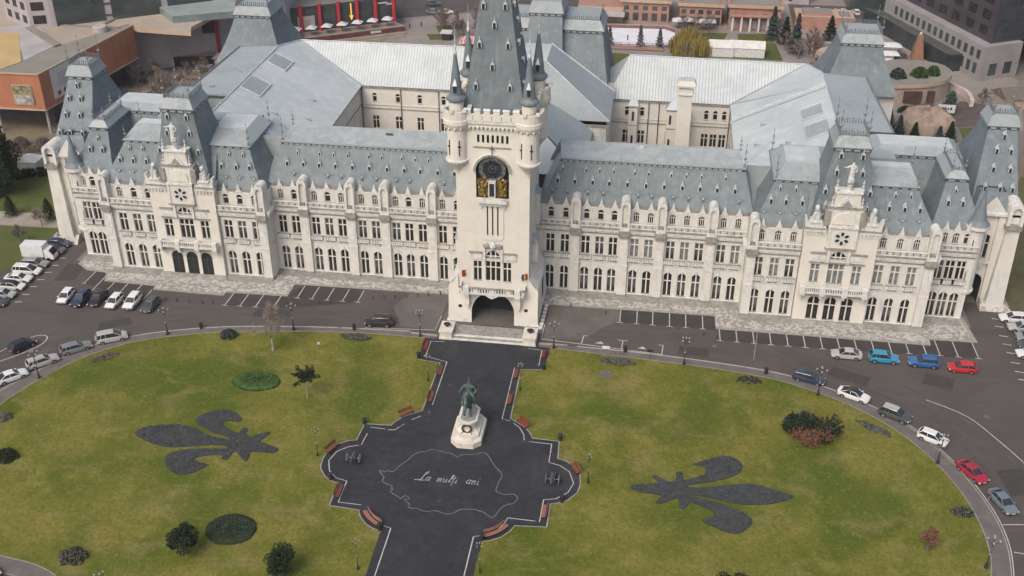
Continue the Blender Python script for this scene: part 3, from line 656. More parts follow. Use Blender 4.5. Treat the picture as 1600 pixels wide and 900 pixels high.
# ---- side wings, rear wing, spine -------------------------------------------
for s in (1, -1):
    b = MB(); b.sx = s
    ys = [17+i*4.6 for i in range(9)]
    # courtyard wall faces the court (towards x=0): built in plane x=38.6
    b.box(38.6, 38.9, 15, 55, 0, 13.8, stucco, skip='tb'); b.box(38.45, 38.6, 15, 55, 8.3, 8.5, trim); b.box(38.4, 38.6, 15, 55, 9.4, 9.55, grime)
    b.box(38.2, 38.9, 15, 55, 13.3, 13.75, grime)
    sw = b.build('side_wing', palace)
    b = MB(); b.sx = s; b.box(65.9, 66.2, 12, 62, 0, 16, stucco, skip='tb'); b.build('outer_wall', palace)
    for yy_ in ys[1:]:
        o = inst(W_N if False else W_C[0], 'courtyard_window', (s*38.6, yy_, 10.3), sw, rz=-s*PI/2)
        o = inst(W_B[0], 'courtyard_window', (s*38.6, yy_, 4.6), sw, rz=-s*PI/2)
    b = MB(); b.sx = s
    b.face([(38.1,15,13.75),(38.1,55,13.75),(54.9,47.0,21.9),(54.9,15,21.9)], zinc)     # hall slope (near part)
    b.face([(38.1,54.4,13.75),(52.8,61.4,20.6),(54.9,53.2,21.9),(54.9,47.0,21.9)], zinc)
    b.face([(54.9,15,21.9),(54.9,53.2,21.9),(63.4,53.5,21.2),(64.6,26.5,20.9),(54.9,26.5,21.4)], zinc_g)
    b.face([(64.6,26.5,20.9),(63.4,53.5,21.2),(65.4,56,15.8),(66.4,26,15.8)], slate_y)
    b.face([(54.9,26.5,21.4),(64.6,26.5,20.9),(66.4,24,15.8),(54.9,24,15.8)], slate)
    b.box(55, 64.8, 26.1, 26.5, 20.6, 21.0, darkiron)
    b.tube((54.9,15,21.95), (54.9,53.2,21.95), .16, .16, flash, 6); b.tube((54.9,53.2,21.95), (52.8,61.4,20.65), .16, .16, flash, 6)
    b.tube((64.6,26.5,21.0), (63.4,53.5,21.3), .18, .18, slate, 6)
    # expansion step and its parapet across the slope
    yk = 46.5
    if s > 0:
        b.box(0, 0, 0, 0, 0, 0, zinc)
        for i, (d, h_, mm) in enumerate(((0,.35,flash),(-1.5,.12,zinc_g))):
            b.loft([[(38.2,yk+d,13.8),(38.2,yk+d+.35,13.8),(38.2,yk+d+.35,13.8+h_),(38.2,yk+d,13.8+h_)],[(54.8,yk+d,21.9),(54.8,yk+d+.35,21.9),(54.8,yk+d+.35,21.9+h_),(54.8,yk+d,21.9+h_)]], mm)
    sl_ = lambda x: 13.75+(x-38.1)*(8.15/16.8)
    for (xa, xb, ya, yb) in (((49.8,53.3,33.5,38.5),(49.8,53.6,24.5,30.5)) if s > 0 else ((50.6,54.2,44.0,49.5),(50.8,54.4,29.5,36))):
        b.face([(xa,ya,sl_(xa)+.12),(xb,ya,sl_(xb)+.12),(xb,yb,sl_(xb)+.12),(xa,yb,sl_(xa)+.12)], zinc_g)
        for p, q in (((xa,ya),(xb,ya)),((xa,ya),(xa,yb)),((xa,yb),(xb,yb))):
            b.tube((p[0],p[1],sl_(p[0])+.2), (q[0],q[1],sl_(q[0])+.2), .14, .14, flash, 4)
    for xh, yh in ((42,30),(45,22),(43.5,38),(47,26),(58,38),(60.5,30)):
        zz = sl_(xh) if xh < 54.9 else 21.4; b.box(xh-.6, xh+.6, yh-.12, yh+.12, zz, zz+.35, zinc_g)
    b.build('hall_roof', palace)
    # rear corner tower
    b = MB(); b.sx = s
    b.box(56, 70.5, 58.5, 74, 0, 16.2, stucco, skip='tb')
    rt = b.build('rear_tower', palace)
    b = MB(); b.sx = s
    b.frustum((55.6,70.8,57.2,74), (59.2,67.0,61.7,69.5), 16.2, 25.0, slate, slate_y, bell=.16, n=5)
    cornice_band(b, (59.2,67.0,61.7,69.5), 25.3, h=.5); b.frustum((58.9,67.3,61.4,69.8), (59.6,66.6,62.1,69.1), 25.44, 27.2, zinc_t, zinc_g, top=zinc_g)
    rr = b.build('tower_roof', palace)
    cresting([(s*a,c,27.2) for a, c in ((59.6,62.1),(66.6,62.1),(66.6,69.1),(59.6,69.1),(59.6,62.1))], rr, h=1.2)
    for a, c in ((59.6,62.1),(66.6,62.1),(66.6,69.1),(59.6,69.1)): inst(SPIRE, 'roof_finial', (s*a, c, 27.1), rr)

    # rear wing
    b = MB(); b.sx = s
    wx = ([17.5,20.6,26.2,28.2,33.6,35.4,37.2] if s > 0 else [16.6,20.8,25.9,30.6,35.6][::1])
    xs0 = 13.2
    hol = []
    for x in wx: hol += [(x-.45,x+.45,10.2,12.1),(x-.7,x+.7,4.2,7.0)]
    b.wall(xs0, 38.6, 0, 13.4, 55, hol, creamw)  # paler render used here to offset the shade of the courtyard
    b.box(xs0, 38.6, 54.75, 55.2, 13.2, 13.75, grime); b.box(xs0, 38.6, 54.85, 55, 8.6, 8.75, grime); b.box(xs0, 38.6, 54.85, 55, 9.5, 9.62, trim)
    for x in ([21.8,29.9,38.3] if s < 0 else [24.0,38.3,21.9]): b.tube((x,54.8,0), (x,54.8,13.3), .09, .09, darkiron, 5)
    rw = b.build('rear_wing', palace)
    for x in wx:
        inst(W_C[0], 'courtyard_window', (s*x, 55, 10.25), rw, sc=(.95,1,1.06)); inst(W_Q if False else W_B[0], 'courtyard_window', (s*x, 55, 4.2), rw, sc=(.98,1,.86))
    b = MB(); b.sx = s
    b.face([(xs0,54.6,13.75),(38.1,54.6,13.75),(52.8,61.4,20.6),(17.2,61.4,20.8)], zinc_s)
    b.face([(xs0,54.6,13.75),(17.2,61.4,20.8),(13.0,62,17.4),(10,58,15)], zinc_g)
    b.face([(17.2,61.4,20.8),(52.8,61.4,20.6),(52.8,68.5,13.5),(15,68.5,13.5)], zinc_s)
    b.tube((17.2,61.4,20.85), (52.8,61.4,20.65), .14, .14, flash, 6)
    b.tube((38.1,54.6,13.85), (52.8,61.4,20.7), .13, .13, zinc_g, 6)
    b.build('ribbed_roof', palace)
    if s > 0:      # projecting stair blocks in the right-hand court
        for (xa, xb, yo, pk, nm) in ((27.0-1.4,29.8,52.6,True,'stair_block'),(17.9,19.7,53.6,False,'stair_turret')):
            b = MB()
            b.box(xa, xb, yo, 55.0, 0, 12.6, creamw, skip='tbk')
            b.box(xa-.15, xb+.15, yo-.15, 54.98, 12.5, 12.8, grime); b.box(xa-.05, xb+.05, yo-.08, 54.98, 8.6, 8.75, grime)
            n = 2 if pk else 1
            for i in range(n):
                c = xa+(i+.5)*(xb-xa)/n+( -.3 if pk else 0)
                b.box(c-.22, c+.22, yo-.03, yo+.05, 9.6, 11.6, black); b.box(c-.22, c+.22, yo-.03, yo+.05, 3.2, 6.4, black)
            b.face([(xa-.2,yo-.2,12.8),(xb+.2,yo-.2,12.8),((xa+xb)/2,57.2,15.6)], zinc); b.face([(xb+.2,yo-.2,12.8),(xb+.2,55,12.8),((xa+xb)/2,57.2,15.6)], zinc); b.face([(xa-.2,yo-.2,12.8),((xa+xb)/2,57.2,15.6),(xa-.2,55,12.8)], zinc_g)
            b.build(nm, rw)
        b = MB()
        b.frustum((27.3,30.3,43.0,45.5), (27.5,30.1,43.2,45.3), 0, 19.6, creamw); b.box(27.2, 30.4, 42.9, 45.6, 19.6, 19.9, creamw); b.box(27.0, 30.6, 42.7, 45.8, 21.2, 21.5, creamw)
        b.box(27.4, 30.2, 43.1, 45.4, 19.9, 21.2, creamw, skip='tb'); b.frustum((26.9,30.7,42.6,45.9), (27.3,30.3,43.0,45.5), 21.5, 22.4, creamw, top=flash)
        b.build('court_chimney', rw)
    else:
        b = MB(); b.box(17.6*-1, 17.6*-1+.8, 54.9, 55.6, 13.5, 16.4, flash); b.build('roof_vent_pipe', rw)

# spine behind the clock tower and the great rear mansards
b = MB()
b.box(-14.5, 14.5, 32, 55, 0, 17.0, stucco, skip='tb'); b.box(-7.5, 7.5, 6, 30, 0, 15.6, stucco, skip='tb')
b.box(10.6, 14.9, 31.9, 32.1, 16.6, 17.1, grime)
sp = b.build('great_hall', palace)
b = MB()
b.frustum((-15,15,33.5,49.5), (-2.5,2.5,38,48), 17.2, 26.8, zinc_g, zinc_g, top=zinc)
b.tube((2.4,48,26.9), (15,49.5,17.3), .2, .2, flash, 6); b.tube((2.4,38,26.9), (15,33.5,17.3), .13, .13, flash, 6)
b.build('hall_roof', palace); b = MB()
b.build('hall_roof', palace); b = MB()
b.frustum((-12,12,12,33), (-3,3,18,30), 15.8, 22.5, zinc, zinc_g, top=zinc)
b.tube((12,12,15.9), (3,18,22.6), .12, .12, darkiron, 5)
b.build('hall_roof', palace)
b = MB()
b.frustum((-14,14,50.5,72), (-11.7,11.7,57.8,68), 14, 26.2, slate, slate_y, bell=.1, n=4); cornice_band(b, (-11.7,11.7,57.8,68), 26.6, h=.5)
b.frustum((-12,12,57.5,68.3), (-11,11,58.5,67.3), 26.74, 28.6, zinc_t, zinc_g, top=zinc_g)
gm = b.build('rear_mansard', palace)
cresting([(-11,58.5,28.6),(11,58.5,28.6),(11,67.3,28.6)], gm, h=1.1)
b = MB()
b.frustum((-4.8,4.8,48.5,66), (-3.0,3.5,56.8,66), 15, 29.8, slate, slate_y, bell=.1, n=4); cornice_band(b, (-3.0,3.5,56.8,66), 30.1, h=.5)
b.frustum((-3.3,3.8,56.5,66.3), (-2.7,3.2,57.1,65.7), 30.24, 32.4, zinc_t, zinc_g, top=zinc_g)
b.build('rear_mansard', palace)

# ---- clock tower -------------------------------------------------------------
yf = -10.7
tb = MB()
hw = 5.6
holes = [(-2.3+i*.72, -2.3+i*.72+.36, 30.9, 32.1) for i in range(7)]
holes += [(-3.15,-1.85,7.3,10.8),(-1.25,1.15,7.3,10.9),(1.55,2.85,7.3,10.8),(-1.2,1.1,11.4,12.75),(-2.55,2.45,21.9,28.9)]
tb.wall(-hw, hw, 5.9, 34.0, yf, holes, creamw)
for sx in (-1, 1): tb.face([(sx*hw,yf,0),(sx*hw,1.2,0),(sx*hw,1.2,34),(sx*hw,yf,34)], creamw)
tb.face([(-hw,1.2,12),(hw,1.2,12),(hw,1.2,34),(-hw,1.2,34)], creamw)
for i in range(7): x = -2.3+i*.72; tb.box(x, x+.36, yf+.3, yf+.5, 30.9, 32.1, black)
# splayed gatehouse base with its round arch
aw, ah = 3.45, 5.5
pts = [(-7.3,0),(-7.1,3.6),(-7.25,6.2),(-6.6,6.9),(-5.6,8.2)]
ap = [(aw*math.cos(PI-PI*k/16), 1.9+(ah-1.9)*math.sin(PI*k/16)) for k in range(17)]
ys_ = lambda z: yf-1.0+min(z,8.2)/8.2*.85
front = [( -7.3,0),(-7.2,6.2),(-6.5,6.9),(-5.7,8.2)]
def fq(a): return [(x, ys_(z), z) for x, z in a]
tb.face(fq([(-7.3,0),(-aw,0),(-aw,1.9),(-7.2,1.9)]), creamw); tb.face(fq([(aw,0),(7.3,0),(7.2,1.9),(aw,1.9)]), creamw)
for a, c in zip(ap, ap[1:]): tb.face(fq([(a[0],a[1]),(c[0],c[1]),(c[0],5.95),(a[0],5.95)]), creamw)
for sx in (-1, 1):
    tb.face(fq([(sx*aw,1.9),(sx*7.2,1.9),(sx*7.2,5.95),(sx*aw,5.95)]), creamw)
    tb.face(fq([(sx*5.6,5.95),(sx*7.2,5.95),(sx*7.1,6.3),(sx*6.5,6.9),(sx*5.6,8.2)]), creamw)
    tb.face([(sx*7.3,ys_(0),0),(sx*7.3,-3,0),(sx*7.2,-3,5.95),(sx*7.2,ys_(5.95),5.95)], creamw)
    tb.face([(sx*7.1,ys_(6.3),6.3),(sx*7.1,-3,6.3),(sx*5.6,-3,8.2),(sx*5.6,ys_(8.2),8.2)], trim)
    tb.face([(sx*7.2,ys_(5.95),5.95),(sx*7.2,-3,5.95),(sx*7.1,-3,6.3),(sx*7.1,ys_(6.3),6.3)], trim)
    tb.box(sx*5.3-.28, sx*5.3+.28, ys_(2.7)-.04, ys_(2.7)+.05, 2.45, 2.95, black)
    tb.face([(sx*7.45,ys_(0)-.15,0),(sx*aw,ys_(0)-.15,0),(sx*aw,ys_(.5)-.05,.45),(sx*7.4,ys_(.5)-.05,.45)], trim)
tb.face([(-5.6,ys_(5.95),5.95),(5.6,ys_(5.95),5.95),(5.6,yf,5.9),(-5.6,yf,5.9)], creamw)
for a, c in zip([(-aw,0)]+ap, ap+[(aw,0)]): tb.face([(a[0],ys_(a[1]),a[1]),(c[0],ys_(c[1]),c[1]),(c[0],yf+3.5,c[1]),(a[0],yf+3.5,a[1])], mat('dark_vault', (0.10,0.095,0.09), (0.06,0.057,0.055), scale=.5))  # same dark grey inside the gate arch
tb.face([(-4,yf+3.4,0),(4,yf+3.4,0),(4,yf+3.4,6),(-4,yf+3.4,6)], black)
for a, c in zip(ap, ap[1:]):
    f = 1.1
    g2 = lambda p: (p[0]*f, 1.9+(p[1]-1.9)*f)
    a2, c2 = g2(a), g2(c); tb.face([(a[0],ys_(a[1])-.07,a[1]),(c[0],ys_(c[1])-.07,c[1]),(c2[0],ys_(c2[1])-.07,c2[1]),(a2[0],ys_(a2[1])-.07,a2[1])], trim)
# ledges, scroll, slits
for xa, xb in ((-3.8,-1.7),(1.6,3.7)): tb.box(xa, xb, yf-.3, yf, 12.3, 12.55, grime); tb.box(xa+.2, xb-.1, yf-.16, yf, 11.2, 12.3, trim)
tb.box(-1.6, -1.25, yf-.3, yf, 11.0, 13.2, trim); tb.box(1.15, 1.5, yf-.3, yf, 11.0, 13.2, trim)
for sx in (-1, 1): tb.lathe(sx*1.0-.05, yf-.1, [(.2,13.2),(.55,13.5),(.5,13.9),(.1,14.1)], grime, 8)
tb.lathe(-.05, yf-.1, [(.3,13.0),(.6,13.6),(.5,14.0),(.1,14.5)], statw, 8)
tb.box(-1.75, 1.65, yf-.12, yf, 15.0, 20.9, creamw, skip='k'); tb.box(-2.0, -1.6, yf-.3, yf, 20.2, 21.4, trim); tb.box(1.5, 1.9, yf-.3, yf, 20.2, 21.4, trim)
for x in (-.85,-.05,.75): tb.box(x-.1, x+.1, yf-.16, yf-.10, 15.6, 20.6, black)
tb.xprism([(-1.7,15.0),(1.6,15.0),(1.0,14.6),(-1.1,14.6)], yf-.14, yf, trim)
tb.box(-2.9, 2.8, yf-.12, yf, 30.05, 30.25, grime)
# parapet on corbels, merlons
def ringbox(h0, h1, o_, m, x=5.35): tb.box(-x-o_+.0, x+o_, yf-o_, 1.2+o_, h0, h1, m)
for zz, o_, m in ((33.5,.35,creamw),(34.0,.6,trim)): tb.box(-hw-o_+.3, hw+o_-.3, yf-o_, 1.2+o_, zz, zz+.5, m)
tb.box(-hw-.35, hw+.35, yf-.65, yf-.25, 34.5, 35.5, creamw); tb.box(-hw-.65, -hw-.25, yf, 1.2, 34.5, 35.5, creamw); tb.box(hw+.25, hw+.65, yf, 1.2, 34.5, 35.5, creamw)
for i in range(14):
    x = -4.0+i*.62
    tb.xprism([(x-.25,33.5),(x+.25,33.5),(x,33.0)], yf-.5, yf-.0, trim)
for i in range(6):
    x = -3.55+i*1.42
    tb.box(x-.45, x+.45, yf-.68, yf-.22, 35.5, 36.1, creamw); tb.frustum((x-.5,x+.5,yf-.75,yf-.15), (x-.5,x+.5,yf-.5,yf-.4), 36.1, 36.35, flash, top=flash)
    if i < 5: tb.box(x+.66, x+.76, yf-.70, yf-.64, 34.7, 35.3, grime)
for i in range(6):
    yy_ = yf+1.6+i*1.6
    for sx in (-1, 1): tb.box(sx*(hw+.45)-.23, sx*(hw+.45)+.23, yy_-.5, yy_+.5, 35.5, 36.1, creamw)
tb.box(-hw, hw, yf, 1.2, 34.6, 34.9, zinc_g)
tower = tb.build('clock_tower', palace)
inst(W_B[0], 'mullioned_window', (-2.5,yf,7.3), tower, sc=(.91,1,1.07)); inst(W_B[0], 'mullioned_window', (2.2,yf,7.3), tower, sc=(.91,1,1.07))
inst(W_Td, 'triple_window', (-.05,yf,7.3), tower, sc=(.955,1,1.02)); inst(W_L, 'lunette_window', (-.05,yf,11.4), tower, sc=(.95,1,1))
# clock recess, dial, gilded frame, little balcony
b = MB(); cx, cz, rr = -.05, 26.3, 2.5
ring = [(cx+rr*math.cos(PI-PI*k/16), cz+rr*math.sin(PI*k/16)) for k in range(17)]
out = [(cx-rr,21.9)]+ring+[(cx+rr,21.9)]
for a, c in zip(out, out[1:]): b.face([(a[0],yf,a[1]),(c[0],yf,c[1]),(c[0],yf+1.1,c[1]),(a[0],yf+1.1,a[1])], darkiron)
b.face([(x,yf+1.1,z) for x, z in out], darkiron)
for a, c in zip(ring, ring[1:]):
    b.face([(a[0],yf,a[1]),(c[0],yf,c[1]),(c[0],yf,28.9),(a[0],yf,28.9)], creamw)
    f = lambda p, q: (cx+(p[0]-cx)*q, cz+(p[1]-cz)*q)
    a2, c2, a3, c3 = f(a,1.01), f(c,1.01), f(a,1.14), f(c,1.14)
    b.face([(a2[0],yf-.45,a2[1]),(c2[0],yf-.45,c2[1]),(c3[0],yf-.45,c3[1]),(a3[0],yf-.45,a3[1])], grime)
    b.face([(a3[0],yf-.45,a3[1]),(c3[0],yf-.45,c3[1]),(c3[0],yf,c3[1]),(a3[0],yf,a3[1])], trim); b.face([(a2[0],yf-.45,a2[1]),(c2[0],yf-.45,c2[1]),(c2[0],yf,c2[1]),(a2[0],yf,a2[1])], grime)
b.tube((cx,yf-.3,28.9), (cx,yf-.3,30.6), .09, .05, darkiron); b.tube((cx-.4,yf-.3,30.0), (cx+.4,yf-.3,30.0), .06, .06, darkiron)
clk = b.build('clock_case', tower)
def disc(b, cx, cz, r0, r1, y, m, n=28):
    for k in range(n):
        a, c = 2*PI*k/n, 2*PI*(k+1)/n
        b.face([(cx+r0*math.cos(a),y,cz+r0*math.sin(a)),(cx+r1*math.cos(a),y,cz+r1*math.sin(a)),(cx+r1*math.cos(c),y,cz+r1*math.sin(c)),(cx+r0*math.cos(c),y,cz+r0*math.sin(c))] if r0 > 0 else
               [(cx,y,cz),(cx+r1*math.cos(a),y,cz+r1*math.sin(a)),(cx+r1*math.cos(c),y,cz+r1*math.sin(c))], m)
b = MB(); dz = 26.7; dy = yf-.15
silver = mat('tarnished_silver', (0.08,0.08,0.08), (0.20,0.20,0.19), rough=.5, scale=3, metal=.3)
disc(b, cx, dz, 1.55, 2.05, dy, silver); disc(b, cx, dz, 1.45, 1.55, dy-.04, silver); disc(b, cx, dz, 0, 1.45, dy+.05, dial); disc(b, cx, dz, .55, .62, dy+.03, silver); disc(b, cx, dz, 0, .5, dy+.02, mat('deep_blue_enamel', (0.012,0.02,0.05)))
for k in range(12):
    a = k*PI/6; b.box(cx+1.8*math.cos(a)-.07, cx+1.8*math.cos(a)+.07, dy-.04, dy-.01, dz+1.8*math.sin(a)-.11, dz+1.8*math.sin(a)+.11, dial)
    b.box(cx+1.2*math.cos(a)-.05, cx+1.2*math.cos(a)+.05, dy, dy+.04, dz+1.2*math.sin(a)-.08, dz+1.2*math.sin(a)+.08, silver)
b.tube((cx,dy-.06,dz), (cx+.9,dy-.06,dz+.55), .05, .03, gold, 4); b.tube((cx,dy-.08,dz), (cx-.3,dy-.08,dz+.75), .06, .03, gold, 4)
b.build('clock_face', tower)
b = MB(); rnd = random.Random(3)
for sx in (-1, 1):
    b.tube((cx+sx*1.5,yf-.3,22.6), (cx+sx*1.35,yf-.45,24.4), .38, .28, gold, 7); b.tube((cx+sx*1.35,yf-.45,24.4), (cx+sx*1.25,yf-.5,24.95), .2, .24, gold, 7)
    b.tube((cx+sx*1.4,yf-.4,24.2), (cx+sx*.75,yf-.6,24.6), .15, .09, gold, 5); b.tube((cx+sx*1.5,yf-.4,24.1), (cx+sx*2.0,yf-.5,25.1), .14, .09, gold, 5)
    b.tube((cx+sx*1.7,yf-.25,22.4), (cx+sx*2.2,yf-.3,25.0), .22, .1, gold, 5)
    for k in range(9): x, z = cx+sx*rnd.uniform(.7,2.2), rnd.uniform(22.3,25.4); b.lathe(x, yf-.35-rnd.random()*.2, [(.05,z-.2),(.22,z),(.05,z+.25)], gold, 6)
b.box(cx-2.2, cx+2.2, yf-.15, yf+.4, 22.1, 24.9, mat('dark_bronze', (0.10,0.06,0.02), (0.2,0.13,0.05), scale=3, rough=.5))
b.box(cx-.55, cx+.55, yf-.75, yf-.1, 22.3, 24.9, statw); b.box(cx-.36, cx+.36, yf-.79, yf-.7, 22.5, 24.6, black)
b.build('gilded_figures', tower)
b = MB(); b.box(-2.3, 2.2, yf-.9, yf, 21.3, 21.75, trim); b.box(-2.0, 1.9, yf-.85, yf-.7, 21.75, 22.25, trim); b.xprism([(-2.1,21.3),(2.0,21.3),(1.5,20.7),(-1.6,20.7)], yf-.5, yf, trim)
b.build('clock_balcony', tower)
# front balcony on three lobes
b = MB(); yb = yf-2.0
b.box(-5.1, 5.1, yb, yf, 5.75, 5.95, trim); b.box(-5.2, 5.2, yb-.08, yb+.3, 6.85, 7.0, grime); b.box(-5.15, 5.15, yb, yb+.2, 5.95, 6.15, trim)
for i in range(24):
    x = -4.95+i*.43
    if i % 6 in (1,2,3,4): b.box(x-.1, x+.1, yb+.02, yb+.18, 6.15, 6.85, trim)
    else: b.box(x-.21, x+.22, yb+.02, yb+.18, 6.15, 6.85, trim)
b.box(-5.1, 5.1, yb+.14, yb+.16, 6.15, 6.85, darkiron)
for sx in (-1, 1):
    b.box(sx*5.1-.12, sx*5.1+.12, yb, yf, 5.95, 7.0, trim); b.box(sx*4.1-.45, sx*4.1+.45, yb-.2, yb+.6, 5.6, 7.1, trim); b.box(sx*4.1-.4, sx*4.1+.4, yf-1.5, yf-.6, 3.6, 5.6, creamw); b.xprism([(sx*4.1-.4,3.6),(sx*4.1+.4,3.6),(sx*4.1+.2,3.0),(sx*4.1-.2,3.0)], yf-1.4, yf-.7, trim)
b.xprism([(-1.2,5.75),(1.2,5.75),(.5,5.3),(0,5.05),(-.5,5.3)], yb+.1, yb+.5, trim)
b.build('balcony', tower)
# corner turrets of the tower
for (tx, ty) in ((-5.35,-10.35),(5.35,-10.35),(-5.35,.4),(5.35,.4)):
    b = MB()
    b.lathe(tx, ty, [(.25,25.0),(.55,26.2),(1.0,26.9),(1.6,27.6),(1.72,27.9),(1.55,28.1),(1.55,33.0),(1.8,33.3),(2.05,33.9),(2.05,34.5),(1.95,34.6),(1.95,35.9),(1.55,35.9),(1.55,34.7)], creamw, 18)
    b.lathe(tx, ty, [(1.56,27.85),(1.8,27.88),(1.8,28.1),(1.56,28.12)], trim, 18)
    for k in range(12):
        a = 2*PI*k/12; b.lathe(tx+1.78*math.cos(a), ty+1.78*math.sin(a), [(.02,32.9),(.2,33.3),(.02,33.5)], trim, 5)
    for k in range(6):
        a = 2*PI*k/6+.3; c_, s_ = math.cos(a), math.sin(a)
        b.box(tx+1.97*c_-.28, tx+1.97*c_+.28, ty+1.97*s_-.28, ty+1.97*s_+.28, 35.9, 36.3, creamw)
    for a in (-2.2,-1.2): 
        px, py = tx+1.57*math.cos(a), ty+1.57*math.sin(a)
        b.box(px-.07, px+.07, py-.07, py+.07, 29.0, 31.4, black); b.box(px-.25, px+.25, py-.05, py+.05, 30.3, 30.5, black)
    b.lathe(tx, ty, [(1.1,34.7),(1.1,37.0),(1.25,37.2)], creamw, 14)
    b.tube((tx,ty,1), (tx,ty,26), .35, .28, creamw, 10)
    t = b.build('tower_turret', palace)
    b = MB()
    b.lathe(tx, ty, [(1.2,37.1),(1.5,37.4),(1.45,37.7),(.98,38.1),(.78,39.8),(.22,44.0)], slate, 12)
    b.lathe(tx, ty, [(.22,44.0),(.3,44.3),(.18,44.6),(.2,45.2),(.06,45.6),(.1,46.4),(.03,46.6),(.02,48.2)], flash, 8)
    b.box(tx-.22, tx+.22, ty-1.05, ty-.5, 38.6, 39.7, black); b.face([(tx-.35,ty-1.15,39.65),(tx+.35,ty-1.15,39.65),(tx,ty-.6,40.7)], flash); b.face([(tx-.35,ty-1.15,39.65),(tx,ty-.6,40.7),(tx-.3,ty-.4,39.7)], flash); b.face([(tx+.35,ty-1.15,39.65),(tx,ty-.6,40.7),(tx+.3,ty-.4,39.7)], flash)
    b.build('turret_spire', tower)
# great spire
b = MB()
b.frustum((-4.6,4.6,yf+1.0,.4), (-1.9,2.0,-7.3,-2.6), 35.0, 53.0, slate, slate_y, bell=.04, n=4)
b.box(-2.2, 2.3, -7.6, -2.3, 53.0, 53.5, darkiron); b.frustum((-2,2.1,-7.4,-2.5), (-1.4,1.5,-6.8,-3.1), 53.5, 55.5, zinc_g, top=zinc_g)
spr = b.build('tower_spire', palace)
for x, z in ((-2.6,38.6),(2.4,38.6),(-.2,41.5),(-2.1,44.6),(2.0,44.6),(0,47.4),(-1.6,50),(1.5,50)):
    t = (z-35)/18; inst(DORM, 'roof_dormer', (x, yf+1.0+2.4*t-.12, z), spr)
    o = inst(VENT, 'roof_vent', (4.6-2.6*t+.1, -5+x*.8, z), spr, rz=PI/2)
# side masonry steps left and right of the tower base (ramped shoulders)
for s in (1, -1):
    b = MB(); b.sx = s
    b.loft([[(5.6,-9.5,0),(7.2,-9.5,0),(6.9,-9.5,6.2),(5.6,-9.5,9.0)],[(5.6,-.2,0),(7.4,-.2,0),(7.0,-.2,6.2),(5.6,-.2,9.0)]], creamw); b.box(5.6, 6.6, -7.5, -5.5, 9.5, 12.8, trim); b.frustum((5.5,6.8,-7.7,-5.3), (5.5,5.7,-7,-6), 12.8, 14.0, zinc_g, top=zinc_g); b.box(5.6, 6.3, -3.2, -1.8, 14, 19.5, trim); b.frustum((5.5,6.5,-3.4,-1.6), (5.5,5.6,-3,-2), 19.5, 20.6, zinc_g, top=zinc_g)
    b.box(7.1, 7.3, -6.2, -4.6, 2.2, 5.4, black)
    b.build('stair_annex', tower)
# flags beside the balcony
red = mat('red_cloth', (0.42,0.02,0.02)); yel = mat('yellow_cloth', (0.60,0.40,0.03)); blu = mat('blue_cloth', (0.03,0.06,0.28))
def flag(name, x, cols, label):
    t = tag(empty(name, (x, yf-.1, 8.2)), label, 'flag', None)
    b = MB(); b.tube((0,0,0), (0,-1.3,1.5), .04, .03, darkiron); b.build('flagpole', t)
    b = MB(); n = len(cols)
    for i, c in enumerate(cols):
        for j in range(5):
            z0, z1 = 1.45-j*.24, 1.45-(j+1)*.24; wv = lambda q: .10*math.sin(q*2.1+i)
            xa, xb = -.05+i*.28, -.05+(i+1)*.28
            b.face([(xa+wv(j)*.5,-1.25+xa*.6,z0+.0),(xb+wv(j)*.5,-1.2+xb*.6,z0),(xb+wv(j+1)*.5,-1.2+xb*.6,z1),(xa+wv(j+1)*.5,-1.25+xa*.6,z1)], c)
    b.build('flag_cloth', t)
    b = MB(); b.xprism([(-.28,.5),(.28,.5),(.28,0),(0,-.4),(-.28,0)], -.12, -.04, black); b.build('shield', t)
flag('flag', -4.75, [red,red], 'small red flag over a dark shield, left of the clock tower balcony')
flag('flag', 4.75, [blu,yel,red], 'blue, yellow and red flag over a shield, right of the clock tower balcony')
# ---------------------------------------------------------------- ground, roads, lawns, plaza
asph = mat('asphalt_road', (0.072,0.062,0.056), (0.090,0.078,0.071), rough=.9, scale=.09, c3=(0.095,0.088,0.082), s3=2.5, amt=.35)
add_layer('asphalt_road', (0.045,0.041,0.040), .16, .52, .76, .6, stretch=(.5,1.4,1))
add_layer('asphalt_road', (0.115,0.108,0.10), .5, .60, .72, .45, stretch=(.35,1.2,1))
asph_old = mat('worn_forecourt_paving', (0.105,0.098,0.088), (0.135,0.125,0.112), rough=.95, scale=.3, c3=(0.075,0.07,0.065), s3=2.2, amt=.5)
stallm = mat('dark_stall_asphalt', (0.040,0.035,0.033), (0.052,0.046,0.043), rough=.95, scale=.5, c3=(0.07,0.065,0.06), s3=4, amt=.3)
plz = mat('black_plaza_asphalt', (0.018,0.019,0.024), (0.026,0.027,0.032), rough=.75, scale=.18, c3=(0.055,0.055,0.060), s3=1.1, amt=.35)
add_layer('black_plaza_asphalt', (0.062,0.058,0.058), .22, .56, .76, .55, stretch=(1,.6,1))
add_layer('black_plaza_asphalt', (0.012,0.013,0.017), .5, .54, .70, .6)
add_layer('black_plaza_asphalt', (0.12,0.12,0.12), .8, .68, .78, .5)
pav_m = mat('grey_pavement', (0.115,0.104,0.098), (0.15,0.137,0.128), rough=.95, scale=.6, c3=(0.09,0.082,0.078), s3=4, amt=.4)
kerbm = mat('kerb_stone', (0.34,0.32,0.29), (0.24,0.225,0.21), rough=.9, scale=1.5)
linem = mat('white_line_paint', (0.50,0.495,0.475), (0.26,0.255,0.245), rough=.8, scale=2.5, lo=.4, hi=.8)
linem2 = mat('worn_grey_line_paint', (0.22,0.22,0.215), (0.13,0.13,0.13), rough=.8, scale=1.5)
